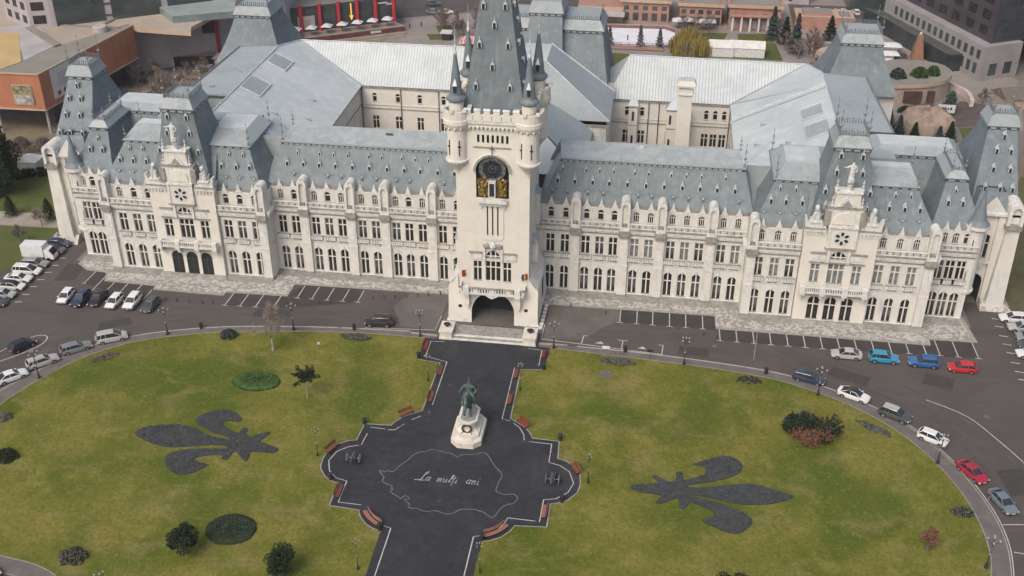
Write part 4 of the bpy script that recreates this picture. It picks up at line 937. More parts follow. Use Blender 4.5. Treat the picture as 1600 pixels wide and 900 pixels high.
grass = mat('lawn_grass', (0.104,0.118,0.018), (0.168,0.156,0.034), rough=1, scale=.10, detail=8, lo=.38, hi=.62, c3=(0.235,0.205,0.062), s3=.33, amt=.6, spec=.1)
add_layer('lawn_grass', (0.064,0.096,0.012), .075, .49, .62, .8)
add_layer('lawn_grass', (0.235,0.190,0.085), .16, .54, .70, .55, stretch=(1,1.5,1), detail=6)
add_layer('lawn_grass', (0.070,0.085,0.012), 2.4, .44, .64, .55, detail=9)
add_layer('lawn_grass', (0.27,0.245,0.09), 2.0, .54, .74, .45, stretch=(1,1.2,1), detail=9)
cobble = mat('rubble_cobble_strip', (0.25,0.24,0.22), (0.46,0.445,0.41), rough=.95, scale=2.3, kind='voronoi', lo=.35, hi=.65, c3=(0.30,0.285,0.26), s3=.5, amt=.6)
city = mat('city_ground', (0.15,0.135,0.125), (0.20,0.18,0.165), rough=.95, scale=.05, detail=6, c3=(0.11,0.10,0.09), s3=.4, amt=.5)
bedm = mat('flower_bed_groundcover', (0.040,0.046,0.050), (0.062,0.066,0.070), rough=1, scale=1.5, c3=(0.07,0.075,0.078), s3=7, amt=.5)
bedleaf = mat('grey_blue_ground_cover', (0.034,0.046,0.048), (0.068,0.080,0.082), rough=1, scale=.8); bedleaf2 = mat('purple_grey_ground_cover', (0.055,0.050,0.052), (0.09,0.085,0.085), rough=1, scale=.8)
edgem = mat('dark_bed_edging', (0.030,0.028,0.026))
def densify(pts, n=6, closed=True):
    """Catmull-Rom through the points"""
    out = []; N = len(pts)
    for i in range(N if closed else N-1):
        p0 = pts[(i-1) % N] if closed or i > 0 else pts[i]; p1 = pts[i]; p2 = pts[(i+1) % N]; p3 = pts[(i+2) % N] if closed or i+2 < N else p2
        for k in range(n):
            t = k/n
            out.append(tuple(.5*((2*p1[j])+(-p0[j]+p2[j])*t+(2*p0[j]-5*p1[j]+4*p2[j]-p3[j])*t*t+(-p0[j]+3*p1[j]-3*p2[j]+p3[j])*t**3) for j in (0, 1)))
    if not closed: out.append(tuple(pts[-1]))
    return out
def sheet(name, pts, z, m, thick=0, side=None, parent=None):
    b = MB()
    if thick: b.prism(pts, z-thick, z, m, side=side or m)
    else: b.poly(pts, z, m)
    me = b.mesh(name); bm = bmesh.new(); bm.from_mesh(me); bmesh.ops.remove_doubles(bm, verts=bm.verts, dist=1e-5)
    big = [f for f in bm.faces if len(f.verts) > 4]; bmesh.ops.triangulate(bm, faces=big); bm.to_mesh(me); bm.free()
    o = bpy.data.objects.new(name, me); COL.objects.link(o)
    if parent: o.parent = parent
    return o
def strip_line(b, pts, w, z, m, closed=False):
    P = [Vector((p[0], p[1], 0)) for p in pts]; n = len(P); L = []; Rr = []
    for i in range(n):
        a = P[(i-1) % n] if (closed or i > 0) else P[i]; c = P[(i+1) % n] if (closed or i < n-1) else P[i]
        d = (c-a); d = d.normalized() if d.length else Vector((1,0,0)); nn = Vector((-d.y, d.x, 0))
        if (closed or 0 < i < n-1):
            d1 = (P[i]-a).normalized(); k = max(.72, abs(nn.dot(Vector((-d1.y, d1.x, 0))))); nn = nn/k
        L.append(P[i]+nn*w/2); Rr.append(P[i]-nn*w/2)
    for i in range(n if closed else n-1):
        j = (i+1) % n
        b.face([(Rr[i].x,Rr[i].y,z),(Rr[j].x,Rr[j].y,z),(L[j].x,L[j].y,z),(L[i].x,L[i].y,z)], m)
# terrain to the horizon
b = MB(); b.box(-1500, 1500, -700, 2500, -.5, -.02, city, skip='b'); struct(b.build('ground'))
# oval road round the square and the side yards
struct(sheet('road', [(-95,-125),(95,-125),(95,3.6),(83,3.6),(82.4,5.2),(78.8,6.1),(76,6.1),(76,-2),(-76,-2),(-76,6),(-78.5,6),(-84.2,8),(-84.6,-2),(-90,-12),(-95,-24)], 0.0, asph))
HALF = [(14.0,-16.6),(23.8,-16.95),(33.6,-17.8),(43.1,-19.1),(48.7,-20.9),(54.8,-24.1),(60.4,-28.3),(64.0,-33.1),(67.05,-38.8),(69.0,-44.8),(69.8,-50.2),(69.5,-55.5),(67.8,-62),(63.5,-70),(56,-78),(44,-84.5),(30,-88),(6.4,-90)]
LWN = [(9.9,-17.6),(19.9,-18.3),(33.5,-19.4),(43,-20.9),(48.4,-22.9),(54.5,-26.2),(59.8,-31.0),(63.4,-36.2),(66.1,-42.6),(67.3,-48.2),(67.5,-53.5),(66.6,-58.5),(64.6,-64),(60,-70.5),(53,-76.5),(43,-82),(30,-85.5),(6.4,-87)]
LWL = [(9.9,-17.6),(20.5,-17.7),(31,-18.8),(41.8,-20.5),(50.2,-23.2),(55.6,-25.9),(60.6,-30.6),(64.3,-37.1),(66.6,-43.5),(67.3,-49),(66.8,-55),(64,-61),(59,-66.5),(52,-71),(45.6,-72.3),(41,-74.5),(36.5,-79),(30,-84.5),(6.4,-87)]
NOTCH = [(9.7,-23.6),(6.2,-24.0),(6.35,-36.2),(7.4,-36.9),(8.7,-37.9),(9.6,-39.2),(9.95,-40.1),(13.7,-40.3),(13.9,-44.0),(15.0,-44.3),(16.2,-45.2),(17.1,-46.7),(17.35,-48.6),(17.1,-50.4),(16.0,-52.0),(14.9,-52.7),(13.9,-53.0),(13.9,-57.3),(9.95,-57.6),(9.5,-58.7),(8.5,-59.9),(7.4,-60.6),(6.3,-60.9),(6.25,-87)]
for s in (1, -1):
    H = densify(HALF, 4, False) if s > 0 else [(x, y) for x, y in densify([(12.7,-16.1),(21,-16.5),(31.3,-17.4),(42.3,-19.1),(50.7,-21.6),(56.3,-24.2),(61.7,-28.4),(65.5,-34.8),(68.4,-40.6),(69.6,-48),(69,-55),(66,-62),(60.5,-68.5),(53,-73.2),(46,-74.6),(42,-77),(38,-82),(30,-88),(6.4,-90)], 4, False)]
    LL = densify(LWN if s > 0 else LWL, 4, False)
    pave = [(8.2,-16.4)]+H+[(8.2,-90)]
    struct(sheet('pavement', [(s*x, y) for x, y in pave], .09, pav_m, thick=.12, side=kerbm))
    lawn = LL+NOTCH[::-1]
    o = struct(sheet('lawn', [(s*x, y) for x, y in lawn], .15, grass, thick=.2, side=kerbm))
    b = MB(); strip_line(b, [(s*x, y) for x, y in H], .16, .10, kerbm); strip_line(b, [(s*(x+.35 if x > 60 else x), y+.28) for x, y in H], .13, .006, linem); struct(b.build('kerb', fix=False))
    b = MB(); strip_line(b, [(s*x, y) for x, y in LL], .12, .155, kerbm); strip_line(b, [(s*x, y) for x, y in NOTCH[:-1]], .14, .156, kerbm); struct(b.build('lawn_edging', fix=False))
PL = [(9.95,-17.55)]+[(x-.02, y) for x, y in NOTCH[:-1]]+[(6.3,-110)]
struct(sheet('plaza', [(x, y) for x, y in PL]+[(-x, y) for x, y in PL[::-1]], .115, plz, thick=.2))
# white inset lines of the plaza, broken where the paint is gone
b = MB()
WLR = [[(6.6,-18.2),(8.75,-18.4),(8.75,-22.6)],[(5.2,-23.6),(5.2,-36.4),(6.4,-36.7)],[(6.9,-37.1),(7.9,-38.0),(8.7,-39.5),(8.9,-40.7)],[(9.6,-40.9),(12.75,-41.0),(12.8,-44.9)],
       [(12.8,-44.9),(14.3,-45.3),(15.7,-46.4),(16.45,-48.6),(15.9,-50.5),(14.5,-51.9),(12.95,-52.35),(12.9,-56.5)],[(12.4,-56.4),(8.9,-56.3),(8.6,-57.4),(7.9,-58.7),(6.7,-59.7),(5.2,-60.2),(5.2,-75)]]
WLL = [[(-6.6,-18.2),(-8.75,-18.4),(-8.75,-22.6),(-5.2,-23.6),(-5.2,-34.6)],[(-5.3,-36.2),(-5.3,-36.5)],[(-7.4,-38.4),(-6.3,-37.4)],[(-9.0,-40.6),(-8.2,-39.5)],[(-12.7,-40.9),(-10.6,-41.0)],[(-10.2,-41.1),(-9.2,-41.0),(-8.4,-39.8)],[(-12.8,-42.3),(-13.0,-44.8)],
       [(-13.3,-45.0),(-14.6,-45.5),(-15.9,-46.7),(-16.45,-48.7),(-15.8,-50.7),(-14.5,-52.0),(-12.95,-52.4),(-12.95,-56.5),(-9.9,-56.6)],[(-8.6,-58.0),(-7.7,-59.4)],[(-6.2,-59.9),(-5.2,-60.2),(-5.2,-75)]]
for L_ in WLR+WLL: strip_line(b, L_, .11, .121, linem)
struct(b.build('plaza_line_marking', fix=False))
# outline of the country and the greeting, chalked in white on the asphalt
MAPP = [(-9.2,-49.9),(-9.0,-49.7),(-8.4,-49.9),(-8.1,-49.6),(-7.4,-49.7),(-6.8,-48.4),(-6.0,-47.1),(-5.4,-45.8),(-4.6,-45.2),(-4.0,-45.0),(-3.2,-44.4),(-2.2,-44.6),(-1.1,-44.9),(-0.4,-44.9),(0.5,-45.6),(0.9,-45.0),(3.0,-44.6),(3.2,-44.2),(4.0,-44.2),(4.5,-44.6),(5.2,-45.8),(5.8,-46.7),(6.7,-47.8),(7.0,-48.7),(6.7,-49.8),(6.7,-50.6),(6.6,-51.3),(6.9,-51.8),(7.6,-52.0),(8.2,-52.0),(8.8,-51.8),(9.3,-52.0),(9.6,-52.5),(9.4,-53.3),(9.0,-53.7),(8.4,-53.9),(7.7,-54.8),(7.5,-55.5),(7.0,-56.5),(6.6,-56.4),(5.9,-55.9),(5.5,-55.6),(5.1,-55.6),(4.7,-55.4),(3.4,-55.5),(2.6,-55.7),(2.1,-56.3),(1.3,-56.7),(0.6,-56.6),(-0.5,-56.3),(-1.3,-56.6),(-2.2,-56.5),(-2.8,-56.2),(-3.6,-56.3),(-4.0,-56.0),(-3.8,-55.7),(-4.2,-55.3),(-4.7,-54.8),(-4.1,-54.6),(-4.6,-54.1),(-5.0,-54.3),(-5.2,-54.7),(-5.8,-54.3),(-6.9,-53.6),(-6.6,-53.2),(-6.9,-52.9),(-6.8,-52.6),(-7.7,-52.2),(-8.4,-51.7),(-8.3,-51.0)]
b = MB(); strip_line(b, densify(MAPP, 2), .10, .122, linem2, True); tag(b.build('map_outline', fix=False), 'pale painted outline of a country on the black plaza in front of the horseman statue', 'ground drawing')
LET = {'L':[[(.0,.1),(.25,.0),(.35,.2),(.5,1.3),(.8,1.5),(.75,1.2),(.45,.9)],[(-.5,.0),(.1,.15),(.5,.05),(.9,.1)]],
 'a':[[(.55,.55),(.3,.65),(.1,.4),(.15,.1),(.4,.1),(.55,.35)],[(.6,.65),(.52,.15),(.7,.05)]],
 'm':[[(.05,.6),(.1,.0)],[(.08,.4),(.25,.62),(.35,.5),(.32,.0)],[(.34,.4),(.5,.62),(.6,.5),(.57,.05),(.72,.05)]],
 'u':[[(.05,.6),(.08,.15),(.25,.02),(.42,.2),(.47,.6)],[(.45,.3),(.48,.05),(.65,.08)]],
 'l':[[(.0,.1),(.3,.7),(.38,1.25),(.25,1.3),(.18,.6),(.22,.05),(.4,.08)]],
 't':[[(.18,1.1),(.12,.15),(.25,.02),(.4,.12)],[(-.05,.72),(.42,.78)],[(.2,-.12),(.28,-.25),(.15,-.38)]],
 'i':[[(.1,.6),(.1,.1),(.22,.02),(.35,.12)],[(.1,.85),(.14,.95)]],
 'n':[[(.05,.6),(.1,.0)],[(.08,.4),(.3,.62),(.42,.5),(.4,.08),(.55,.05)]]}
b = MB()
def write(word, x, y, k):
    for ch in word:
        for st in LET[ch]: strip_line(b, [(x+(px+py*.28)*k*1.0, y+py*k*1.35) for px, py in st], .10 if ch == 'L' else .075, .123, linem)
        x += {'L':.9,'a':.78,'m':.88,'u':.74,'l':.48,'t':.5,'i':.4,'n':.68}[ch]*k
write('La', -3.8, -50.9, .95); write('multi', -1.4, -50.85, .93); write('ani', 2.4, -50.75, 1.0)
tag(b.build('chalk_writing', fix=False), 'white handwritten greeting La multi ani inside the painted map outline', 'writing')
# forecourt, cobbles, parking bays
b = MB()
for s in (1, -1):
    pts = [(7.4,-1.5),(7.3,-4.5),(35.4,-4.15),(35.5,-7.9),(68.6,-8.0),(68.7,-6.2),(75.8,-6.2),(74.9,2.2),(73.5,2.2),(74.3,0),(68.0,0),(68.0,-3),(39.2,-3),(39.2,-.2)]
    if s < 0: pts = [(7.4,-1.5),(7.3,-3.7),(35.3,-4.2),(35.4,-8.1),(45.9,-8.4),(45.95,-9.4),(58.4,-9.3),(58.5,-8.0),(67.7,-7.8),(68.6,-5.0),(72.4,-4.7),(74.8,-2.9),(74.6,2.0),(73.5,2.2),(74.3,0),(68.0,0),(68.0,-3),(39.2,-3),(39.2,-.2)]
    struct(sheet('cobbled_apron', [(s*x, y) for x, y in pts], .03, cobble, thick=.06, side=kerbm))
    b = MB(); strip_line(b, [(s*x, y) for x, y in pts[1:8 if s > 0 else 14]], .55, .036, trim if False else kerbm); struct(b.build('apron_kerb', fix=False))
struct(sheet('forecourt', [(8.6,-15.0),(8.4,-4.7),(19.4,-4.2),(21,-7.5),(17.5,-10.5),(15,-14.2)], .004, asph_old)); struct(sheet('forecourt', [(-8.8,-15.2),(-8.4,-4.0),(-15,-4.0),(-17,-9),(-14.5,-14.5)], .004, asph_old)); struct(sheet('forecourt', [(-8.2,-13.6),(8.2,-13.6),(8.0,-1),(-8.0,-1)], .006, asph_old))
struct(sheet('parking_bays', [(20.1,-4.3),(35.9,-4.3),(35.9,-8.6),(20.1,-8.5)], .006, stallm)); struct(sheet('parking_bays', [(36.0,-8.1),(75.3,-6.4),(75.3,-10.9),(67.8,-11.3),(36.1,-11.6)], .006, stallm))
struct(sheet('parking_bays', [(-70.8,-4.8),(-65.9,-6.5),(-58.4,-8.8),(-58.5,-13),(-70.8,-9.4)], .006, stallm)); struct(sheet('parking_bays', [(-44.5,-8.4),(-36.3,-8.2),(-33.4,-4.4),(-23,-4.4),(-23,-8.6),(-36,-12.4),(-44.5,-12.5)], .006, stallm))
b = MB()
def tee(x0, y0, x1, y1, t=.5, z=.012):
    strip_line(b, [(x0,y0),(x1,y1)], .15, z, linem)
    if t: strip_line(b, [(x1-t,y1+.02),(x1+t,y1-.02)], .13, z+.001, linem)
for x in (20.15,22.85,25.4,28.1,30.7,33.4): tee(x, -4.5, x+.05, -8.5)
for i in range(13): x = 36.05+i*2.62; tee(x, -8.2, x+.08, -11.6 if i not in (8,9,11) else -11.0)
for x in (69.5,72.2,75.2): tee(x, -6.5, x+.1, -10.9)
for x, y0, y1 in ((-70.75,-4.9,-9.2),(-68.3,-5.2,-12.4),(-65.9,-8.2,-12.4),(-63.45,-8.2,-12.6),(-60.95,-8.2,-12.6),(-58.55,-9.6,-12.9)): tee(x, y0, x-.15, y1, .45 if y1 > -10 else 0)
for x, y0, y1 in ((-44.5,-8.6,-12.6),(-41.95,-8.6,-12.5),(-39.35,-8.6,-12.4),(-36.35,-8.4,-12.1),(-33.4,-4.6,-8.7),(-30.9,-4.6,-8.6),(-28.3,-4.6,-8.6),(-25.65,-4.6,-8.6),(-23.1,-4.6,-8.5)): tee(x, y0, x-.12, y1)
for y in (-1.6,-4.2,-6.7,-9.2,-11.6,-14.2,-16.6): strip_line(b, [(-79.4,y),(-78.2,y+.2)], .2, .012, linem)
for y in (1.3,-1.0,-3.8,-6.2,-8.6,-11.3,-13.7,-15.8): strip_line(b, [(79.9,y+.1),(81.2,y-.1)], .2, .012, linem); 
strip_line(b, [(8.3,-10.7),(8.3,-15.1),(27.3,-16.75)], .13, .012, linem); strip_line(b, [(-8.6,-10.7),(-8.8,-15.0),(-20,-15.9)], .12, .012, linem)
tee(14.6,-15.6,14.8,-13.2,0); strip_line(b, [(14.75,-13.2),(15.5,-13.2)], .13, .013, linem); tee(20.9,-16.1,21.0,-13.7,.8); tee(27.1,-16.7,27.3,-14.2,0); strip_line(b, [(27.35,-14.2),(26.6,-14.1)], .13, .013, linem)
strip_line(b, densify([(65.4,-23.0),(70.4,-26.2),(73.6,-31.3),(76.2,-36.6),(78.5,-44),(79.5,-52)],4,False), .14, .012, linem)
for x0, y0, x1, y1 in ((52.3,-24.0,53.1,-22.6),(57.9,-27.7,58.9,-26.0),(62.4,-31.7,64.0,-30.2),(66.6,-37.2,68.3,-36.2),(69.5,-43.9,71.0,-43.4),(70.2,-48.6,74.2,-48.0),(70.4,-53.4,74.2,-53.8),(69.7,-58.6,73.5,-59.4)):
    strip_line(b, [(x0,y0),(x1,y1)], .15, .012, linem)
strip_line(b, [(73.9,-49.0),(74.6,-47.0)], .15, .013, linem)
loop = densify([(-77,-36.5),(-74.8,-32.5),(-72.6,-28.0),(-70.6,-25.6),(-68.9,-25.6),(-68.6,-27.6),(-70.2,-30.4),(-73.0,-33.6),(-77,-38.6)], 4, False); strip_line(b, loop, .16, .012, linem)
struct(b.build('road_marking', fix=False))
for name, pts, lab in (('manhole_cover', [(73.2,-25.9)], 'small pale manhole cover on the road east of the white line'), ('manhole_cover', [(35.2,-13.2)], 'grey manhole cover on the road in front of the right wing')):
    b = MB(); b.lathe(pts[0][0], pts[0][1], [(.45,.0),(.45,.014)], pav_m, 12); tag(b.build(name), lab, 'manhole cover')
b = MB(); b.box(17.9, 19.1, -16.75, -15.9, .09, .2, pav_m, top=trim); tag(b.build('stone_slab'), 'pale square slab on the pavement near the two road arrows', 'slab')
for x, y, lab in ((17.5,-14.8,'white triangle arrow nearer the clock tower'),(24.1,-15.3,'white triangle arrow farther from the clock tower')):
    b = MB(); b.face([(x-.8,y-.3,.013),(x+.6,y-.35,.013),(x+.1,y+.35,.013)], linem); b.face([(x-.3,y-.2,.02),(x+.5,y-.3,.02),(x+.1,y+.3,.02)], linem); tag(b.build('road_arrow'), lab+', painted on the road', 'road arrow')
# tyre-polished lanes and repaired patches of the drive
worn = mat('tyre_worn_asphalt', (0.088,0.079,0.073), (0.064,0.056,0.051), rough=.85, scale=.35, stretch=(.6,1.5,1), c3=(0.05,0.045,0.042), s3=1.5, amt=.5)
patch_m = mat('repaired_asphalt', (0.046,0.041,0.039), (0.058,0.052,0.049), rough=.95, scale=1)
b = MB()
for off_y, w_ in ((3.4,.7),(5.2,.6),(7.6,.6)):
    for s in (1, -1):
        ln = [(s*(x*(1+off_y*.0128)), y+off_y*(1 if x < 45 else .75)) for x, y in densify([(10,-16.6)]+HALF[1:13], 3, False)]
        strip_line(b, ln, w_, .003, worn)
for x, y, w_, h_, a in ((-36,-13.8,3.2,1.1,.1),(32,-15.2,2.4,1.2,-.05),(55,-18.6,3.0,1.4,-.4),(-60,-20.5,2.6,1.2,.5),(68,-18,2.2,1.6,-.3),(-75,-6,1.8,3.0,.1),(74,-40,2,2.6,.2)):
    c_, s_ = math.cos(a), math.sin(a); b.face([(x+c_*p-s_*q, y+s_*p+c_*q, .0045) for p, q in ((-w_,-h_),(w_,-h_*.9),(w_*.95,h_),(-w_*.9,h_))], patch_m)
struct(b.build('worn_lane', fix=False))
for i, (x, y) in enumerate(((-24,-16.3),(48,-19.0),(-53,-21.7))):
    b = MB(); b.box(x-.35, x+.35, y-.22, y+.22, .0, .012, darkiron); tag(b.build('drain_grate'), ['dark drain grate in the gutter behind the low bed on the left lawn','dark drain grate in the gutter before the navy estate car','dark drain grate in the gutter right of the silver people carrier'][i], 'drain')
# row of white studs beside the tower on the right
for i in range(7):
    b = MB(); x, y = 7.95-.03*i, -5.2-i*1.15
    b.box(x-.3, x+.3, y-.28, y+.28, .006, .28, trim); tag(b.build('stone_block'), 'small white stone block in the row beside the clock tower base', 'stone block', 'row of white blocks right of the clock tower')
# fleur-de-lis beds
FLL = [(-44.6,-46.9),(-44.0,-45.6),(-42.0,-44.8),(-39.4,-44.3),(-36.8,-44.8),(-35.4,-45.5),(-33.1,-46.3),(-30.8,-46.4),(-31.8,-45.8),(-33.7,-45.3),(-35.8,-44.2),(-37.5,-43.0),(-36.8,-41.4),(-35.5,-40.4),(-33.6,-40.1),(-32.0,-40.9),(-31.1,-41.8),(-31.4,-42.4),(-32.8,-42.3),(-33.5,-42.8),(-33.0,-43.6),(-31.3,-44.7),(-30.4,-44.8),(-30.1,-43.7),(-29.5,-43.8),(-29.4,-44.8),(-28.8,-45.5),(-27.9,-44.9),(-26.6,-44.1),(-26.1,-44.3),(-27.0,-46.2),(-25.6,-46.7),(-23.9,-47.4),(-24.3,-48.3),(-25.9,-48.3),(-27.4,-48.5),(-27.3,-49.4),(-27.3,-50.5),(-28.2,-49.8),(-29.3,-48.7),(-29.8,-49.1),(-29.9,-50.4),(-30.7,-50.5),(-30.9,-49.7),(-32.4,-49.9),(-33.8,-50.4),(-34.5,-51.1),(-33.4,-51.7),(-32.1,-51.9),(-32.9,-53.1),(-34.3,-54.2),(-35.9,-54.1),(-37.5,-52.8),(-38.3,-51.5),(-38.1,-50.5),(-36.5,-49.5),(-34.4,-48.9),(-32.0,-48.6),(-30.8,-48.4),(-31.3,-47.7),(-33.2,-47.8),(-35.4,-48.4),(-38.3,-49.1),(-40.9,-48.8),(-43.3,-47.8)]
FLR = [(44.7,-47.2),(43.5,-46.7),(41.5,-46.0),(39.3,-45.6),(37.1,-46.0),(34.3,-46.9),(31.9,-47.4),(30.9,-47.0),(33.1,-46.2),(35.5,-45.2),(37.4,-44.0),(38.3,-42.7),(38.3,-41.6),(37.5,-40.6),(36.0,-40.3),(34.4,-41.0),(31.9,-42.6),(33.1,-42.7),(33.7,-43.4),(33.3,-44.6),(31.9,-45.5),(30.6,-46.0),(30.5,-44.6),(29.7,-44.6),(29.8,-46.3),(28.6,-46.6),(27.0,-45.6),(26.7,-46.0),(27.5,-47.0),(25.8,-47.5),(24.2,-47.9),(24.1,-48.7),(25.9,-49.2),(27.9,-49.4),(27.2,-50.8),(27.9,-50.9),(29.3,-49.9),(30.1,-49.6),(30.3,-51.4),(31.0,-51.3),(31.4,-50.2),(32.6,-50.5),(34.4,-51.5),(34.5,-52.5),(33.0,-53.3),(34.2,-54.1),(35.7,-54.9),(37.2,-55.1),(38.4,-54.2),(39.2,-52.7),(38.7,-51.6),(37.0,-50.6),(34.6,-49.7),(32.7,-49.3),(31.3,-48.9),(32.7,-48.7),(34.6,-49.1),(37.0,-49.5),(38.8,-49.6),(41.7,-49.0),(43.4,-48.2)]
for pts, lab in ((FLL,'grey-blue fleur-de-lis flower bed on the left lawn, its long petal pointing left'),(FLR,'grey-blue fleur-de-lis flower bed on the right lawn, its long petal pointing right')):
    d = densify(pts, 2); o = tag(sheet('flower_bed', d, .22, bedm, thick=.1, side=edgem), lab, 'flower bed')
    b = MB(); strip_line(b, d, .16, .165, edgem, True); b.build('bed_edging', o, fix=False)
    rb_ = random.Random(int(pts[0][0])+90); b = MB(); xs = [p[0] for p in d]; ys = [p[1] for p in d]; cnt = 0
    def inside(x, y):
        r_ = False
        for k in range(len(d)):
            (x1, y1), (x2, y2) = d[k], d[k-1]
            if (y1 > y) != (y2 > y) and x < (x2-x1)*(y-y1)/(y2-y1)+x1: r_ = not r_
        return r_
    while cnt < 5200:
        x, y = rb_.uniform(min(xs), max(xs)), rb_.uniform(min(ys), max(ys))
        if not inside(x, y): continue
        cnt += 1; a = rb_.random()*6.28; s_ = rb_.uniform(.06,.15); z_ = .22+rb_.uniform(0,.14)
        b.face([(x-s_*math.cos(a),y-s_*math.sin(a),z_),(x+s_*.5*math.sin(a),y-s_*.5*math.cos(a),z_+.04),(x+s_*math.cos(a),y+s_*math.sin(a),z_),(x-s_*.5*math.sin(a),y+s_*.5*math.cos(a),z_-.03)], bedleaf if cnt % 3 else bedleaf2)
    b.build('ground_cover_leaves', o, fix=False)
# ---------------------------------------------------------------- street furniture
bz = mat('green_bronze', (0.045,0.075,0.070), (0.11,0.17,0.155), rough=.55, scale=2.2, metal=.25)
lampblack = mat('lamp_black_iron', (0.02,0.02,0.02), (0.035,0.035,0.035), rough=.5, scale=4)
globe = mat('opal_lamp_globe', (0.36,0.37,0.33), (0.24,0.25,0.22), rough=.3, scale=2)
benchw = mat('orange_bench_wood', (0.24,0.085,0.045), (0.17,0.06,0.035), rough=.6, scale=5)
benchr = mat('red_bench_wood', (0.27,0.04,0.03), (0.19,0.03,0.02), rough=.6, scale=5)
benchp = mat('faded_bench_wood', (0.36,0.17,0.12), (0.27,0.12,0.085), rough=.7, scale=5)
stone_w = mat('monument_white_stone', (0.66,0.62,0.55), (0.56,0.52,0.455), rough=.8, scale=.8, c3=(0.42,0.39,0.34), s3=2.5, amt=.35)
def lamp_proto():
    t = empty('street_lamp')
    b = MB()
    b.lathe(0, 0, [(.30,0),(.30,.25),(.16,.4),(.20,.7),(.10,.9),(.075,3.7),(.12,3.8),(.05,4.0)], lampblack, 8)
    b.lathe(0, 0, [(.12,2.05),(.16,2.2),(.10,2.35)], globe, 8); b.lathe(0, 0, [(.09,2.35),(.11,2.42),(.11,3.3),(.085,3.4)], mat('lamp_grey_iron', (0.16,0.16,0.155), (0.1,0.1,0.1)), 8)
    b.build('pole', t, smooth=True)
    for k in range(4):
        a = k*PI/2+.4; c, s = math.cos(a), math.sin(a)
        b = MB(); b.path([(0,0,3.75),(c*.35,s*.35,3.9),(c*.62,s*.62,4.25),(c*.78,s*.78,4.3)], .035, lampblack, 5)
        arm = b.build('arm', t)
        b = MB(); b.lathe(c*.8, s*.8, [(.05,4.28),(.13,4.34),(.155,4.46),(.12,4.58),(.04,4.63)], globe, 8)
        b.lathe(c*.8, s*.8, [(.10,4.24),(.12,4.30)], lampblack, 8)
        b.build('lamp_globe', t, smooth=True)
    b = MB(); b.path([(0,0,3.9),(0,0,4.6)], .035, lampblack, 5); b.lathe(0, 0, [(.05,4.58),(.13,4.66),(.16,4.78),(.12,4.9),(.04,4.96)], globe, 8)
    b.build('lamp_globe', t, smooth=True)
    return t
LP = [(-50.3,-22.4,'street lamp on the kerb between the parked silver van and the bare birch'),(-64.3,-36.5,'street lamp beside the silver estate car parked at the left kerb'),(-31.0,-18.3,'street lamp on the lawn edge just right of the bare birch'),
 (-10.7,-17.2,'street lamp left of the left stone pillar of the entrance steps'),(10.5,-17.6,'street lamp right of the right stone pillar of the entrance steps'),(30.5,-19.1,'street lamp on the kerb in front of the right wing, alone at the lawn edge'),
 (49.9,-24.2,'street lamp in front of the navy car at the right kerb'),(64.3,-37.6,'street lamp beside the white hatchback with its shadowed nose on the right curve'),(66.4,-56.7,'street lamp at the far lower right corner of the right lawn'),
 (-18.2,-48.0,'street lamp on the left lawn beside the round bulge of the plaza'),(18.3,-48.3,'street lamp on the right lawn beside the round bulge of the plaza'),(-7.4,-67.6,'street lamp on the left lawn by the lower path'),
 (7.0,-66.1,'street lamp on the right lawn by the lower path'),(-7.0,-28.9,'street lamp on the left lawn by the upper path, near two benches'),(6.8,-29.3,'street lamp on the right lawn by the upper path, between two benches'),(-34.3,-77.0,'street lamp on the left lawn near the low heather bush by the bottom edge')]
proto = lamp_proto()
for i, (x, y, lab) in enumerate(LP):
    o = proto if i == 0 else copy_tree(proto)
    o.location = (x, y, .14); o.rotation_euler.z = i*.7; o.scale = (.5,.5,1) if i in (9,10,11,12,13,14) else (.85,.85,1); tag(o, lab, 'street lamp', 'black street lamps with opal globes')
# plain post by the right wing
t = tag(empty('lamp_post', (41.1,-16.1,0)), 'thin bare pale lamp post standing on the road in front of the right wing', 'lamp post')
b = MB(); b.tube((0,0,0), (0,0,5.2), .07, .045, mat('galvanised_steel', (0.34,0.34,0.33), (0.26,0.26,0.25)), 6); b.build('pole', t); b = MB(); b.box(-.1,.5,-.08,.08,5.15,5.25, mat('galvanised_steel', (0,0,0))); b.build('lamp_head', t)
# litter bins
def bin_proto():
    t = empty('litter_bin'); b = MB(); b.lathe(0, 0, [(.24,0),(.26,.1),(.28,.85),(.30,.9)], black, 10); b.build('bin_body', t)
    b = MB(); b.lathe(0, 0, [(.31,.9),(.31,.98),(.12,1.1),(.03,1.18)], black, 10); b.build('lid', t); return t
bp = bin_proto()
BN = [(-45.7,-20.0,'black litter bin at the kerb left of the bare birch'),(-21.5,-16.9,'black litter bin at the kerb behind the low bed on the left lawn'),(-9.7,-23.2,'black litter bin beside the red bench at the left head of the plaza'),(-13.7,-40.3,'black litter bin at the upper left corner of the plaza cross'),
 (21.5,-17.0,'black litter bin at the kerb right of the clock tower, near the road arrows'),(42.7,-19.8,'black litter bin at the kerb between the lone lamp and the navy car'),(13.8,-40.0,'black litter bin at the upper right corner of the plaza cross'),(9.6,-23.5,'black litter bin beside the bench at the right head of the plaza'),
 (15.3,-52.4,'black litter bin on the right bulge of the plaza behind the right cannon'),(-15.1,-52.4,'black litter bin on the left bulge of the plaza behind the left cannon'),(-6.5,-60.7,'black litter bin where the lower path starts, left side'),(6.3,-60.7,'black litter bin where the lower path starts, right side'),(17.4,-36.2*0-17.9,'small dark sign box')]
for i, (x, y, lab) in enumerate(BN[:-1]):
    o = bp if i == 0 else copy_tree(bp); o.location = (x, y, .15); tag(o, lab, 'litter bin', 'black litter bins round the lawns')
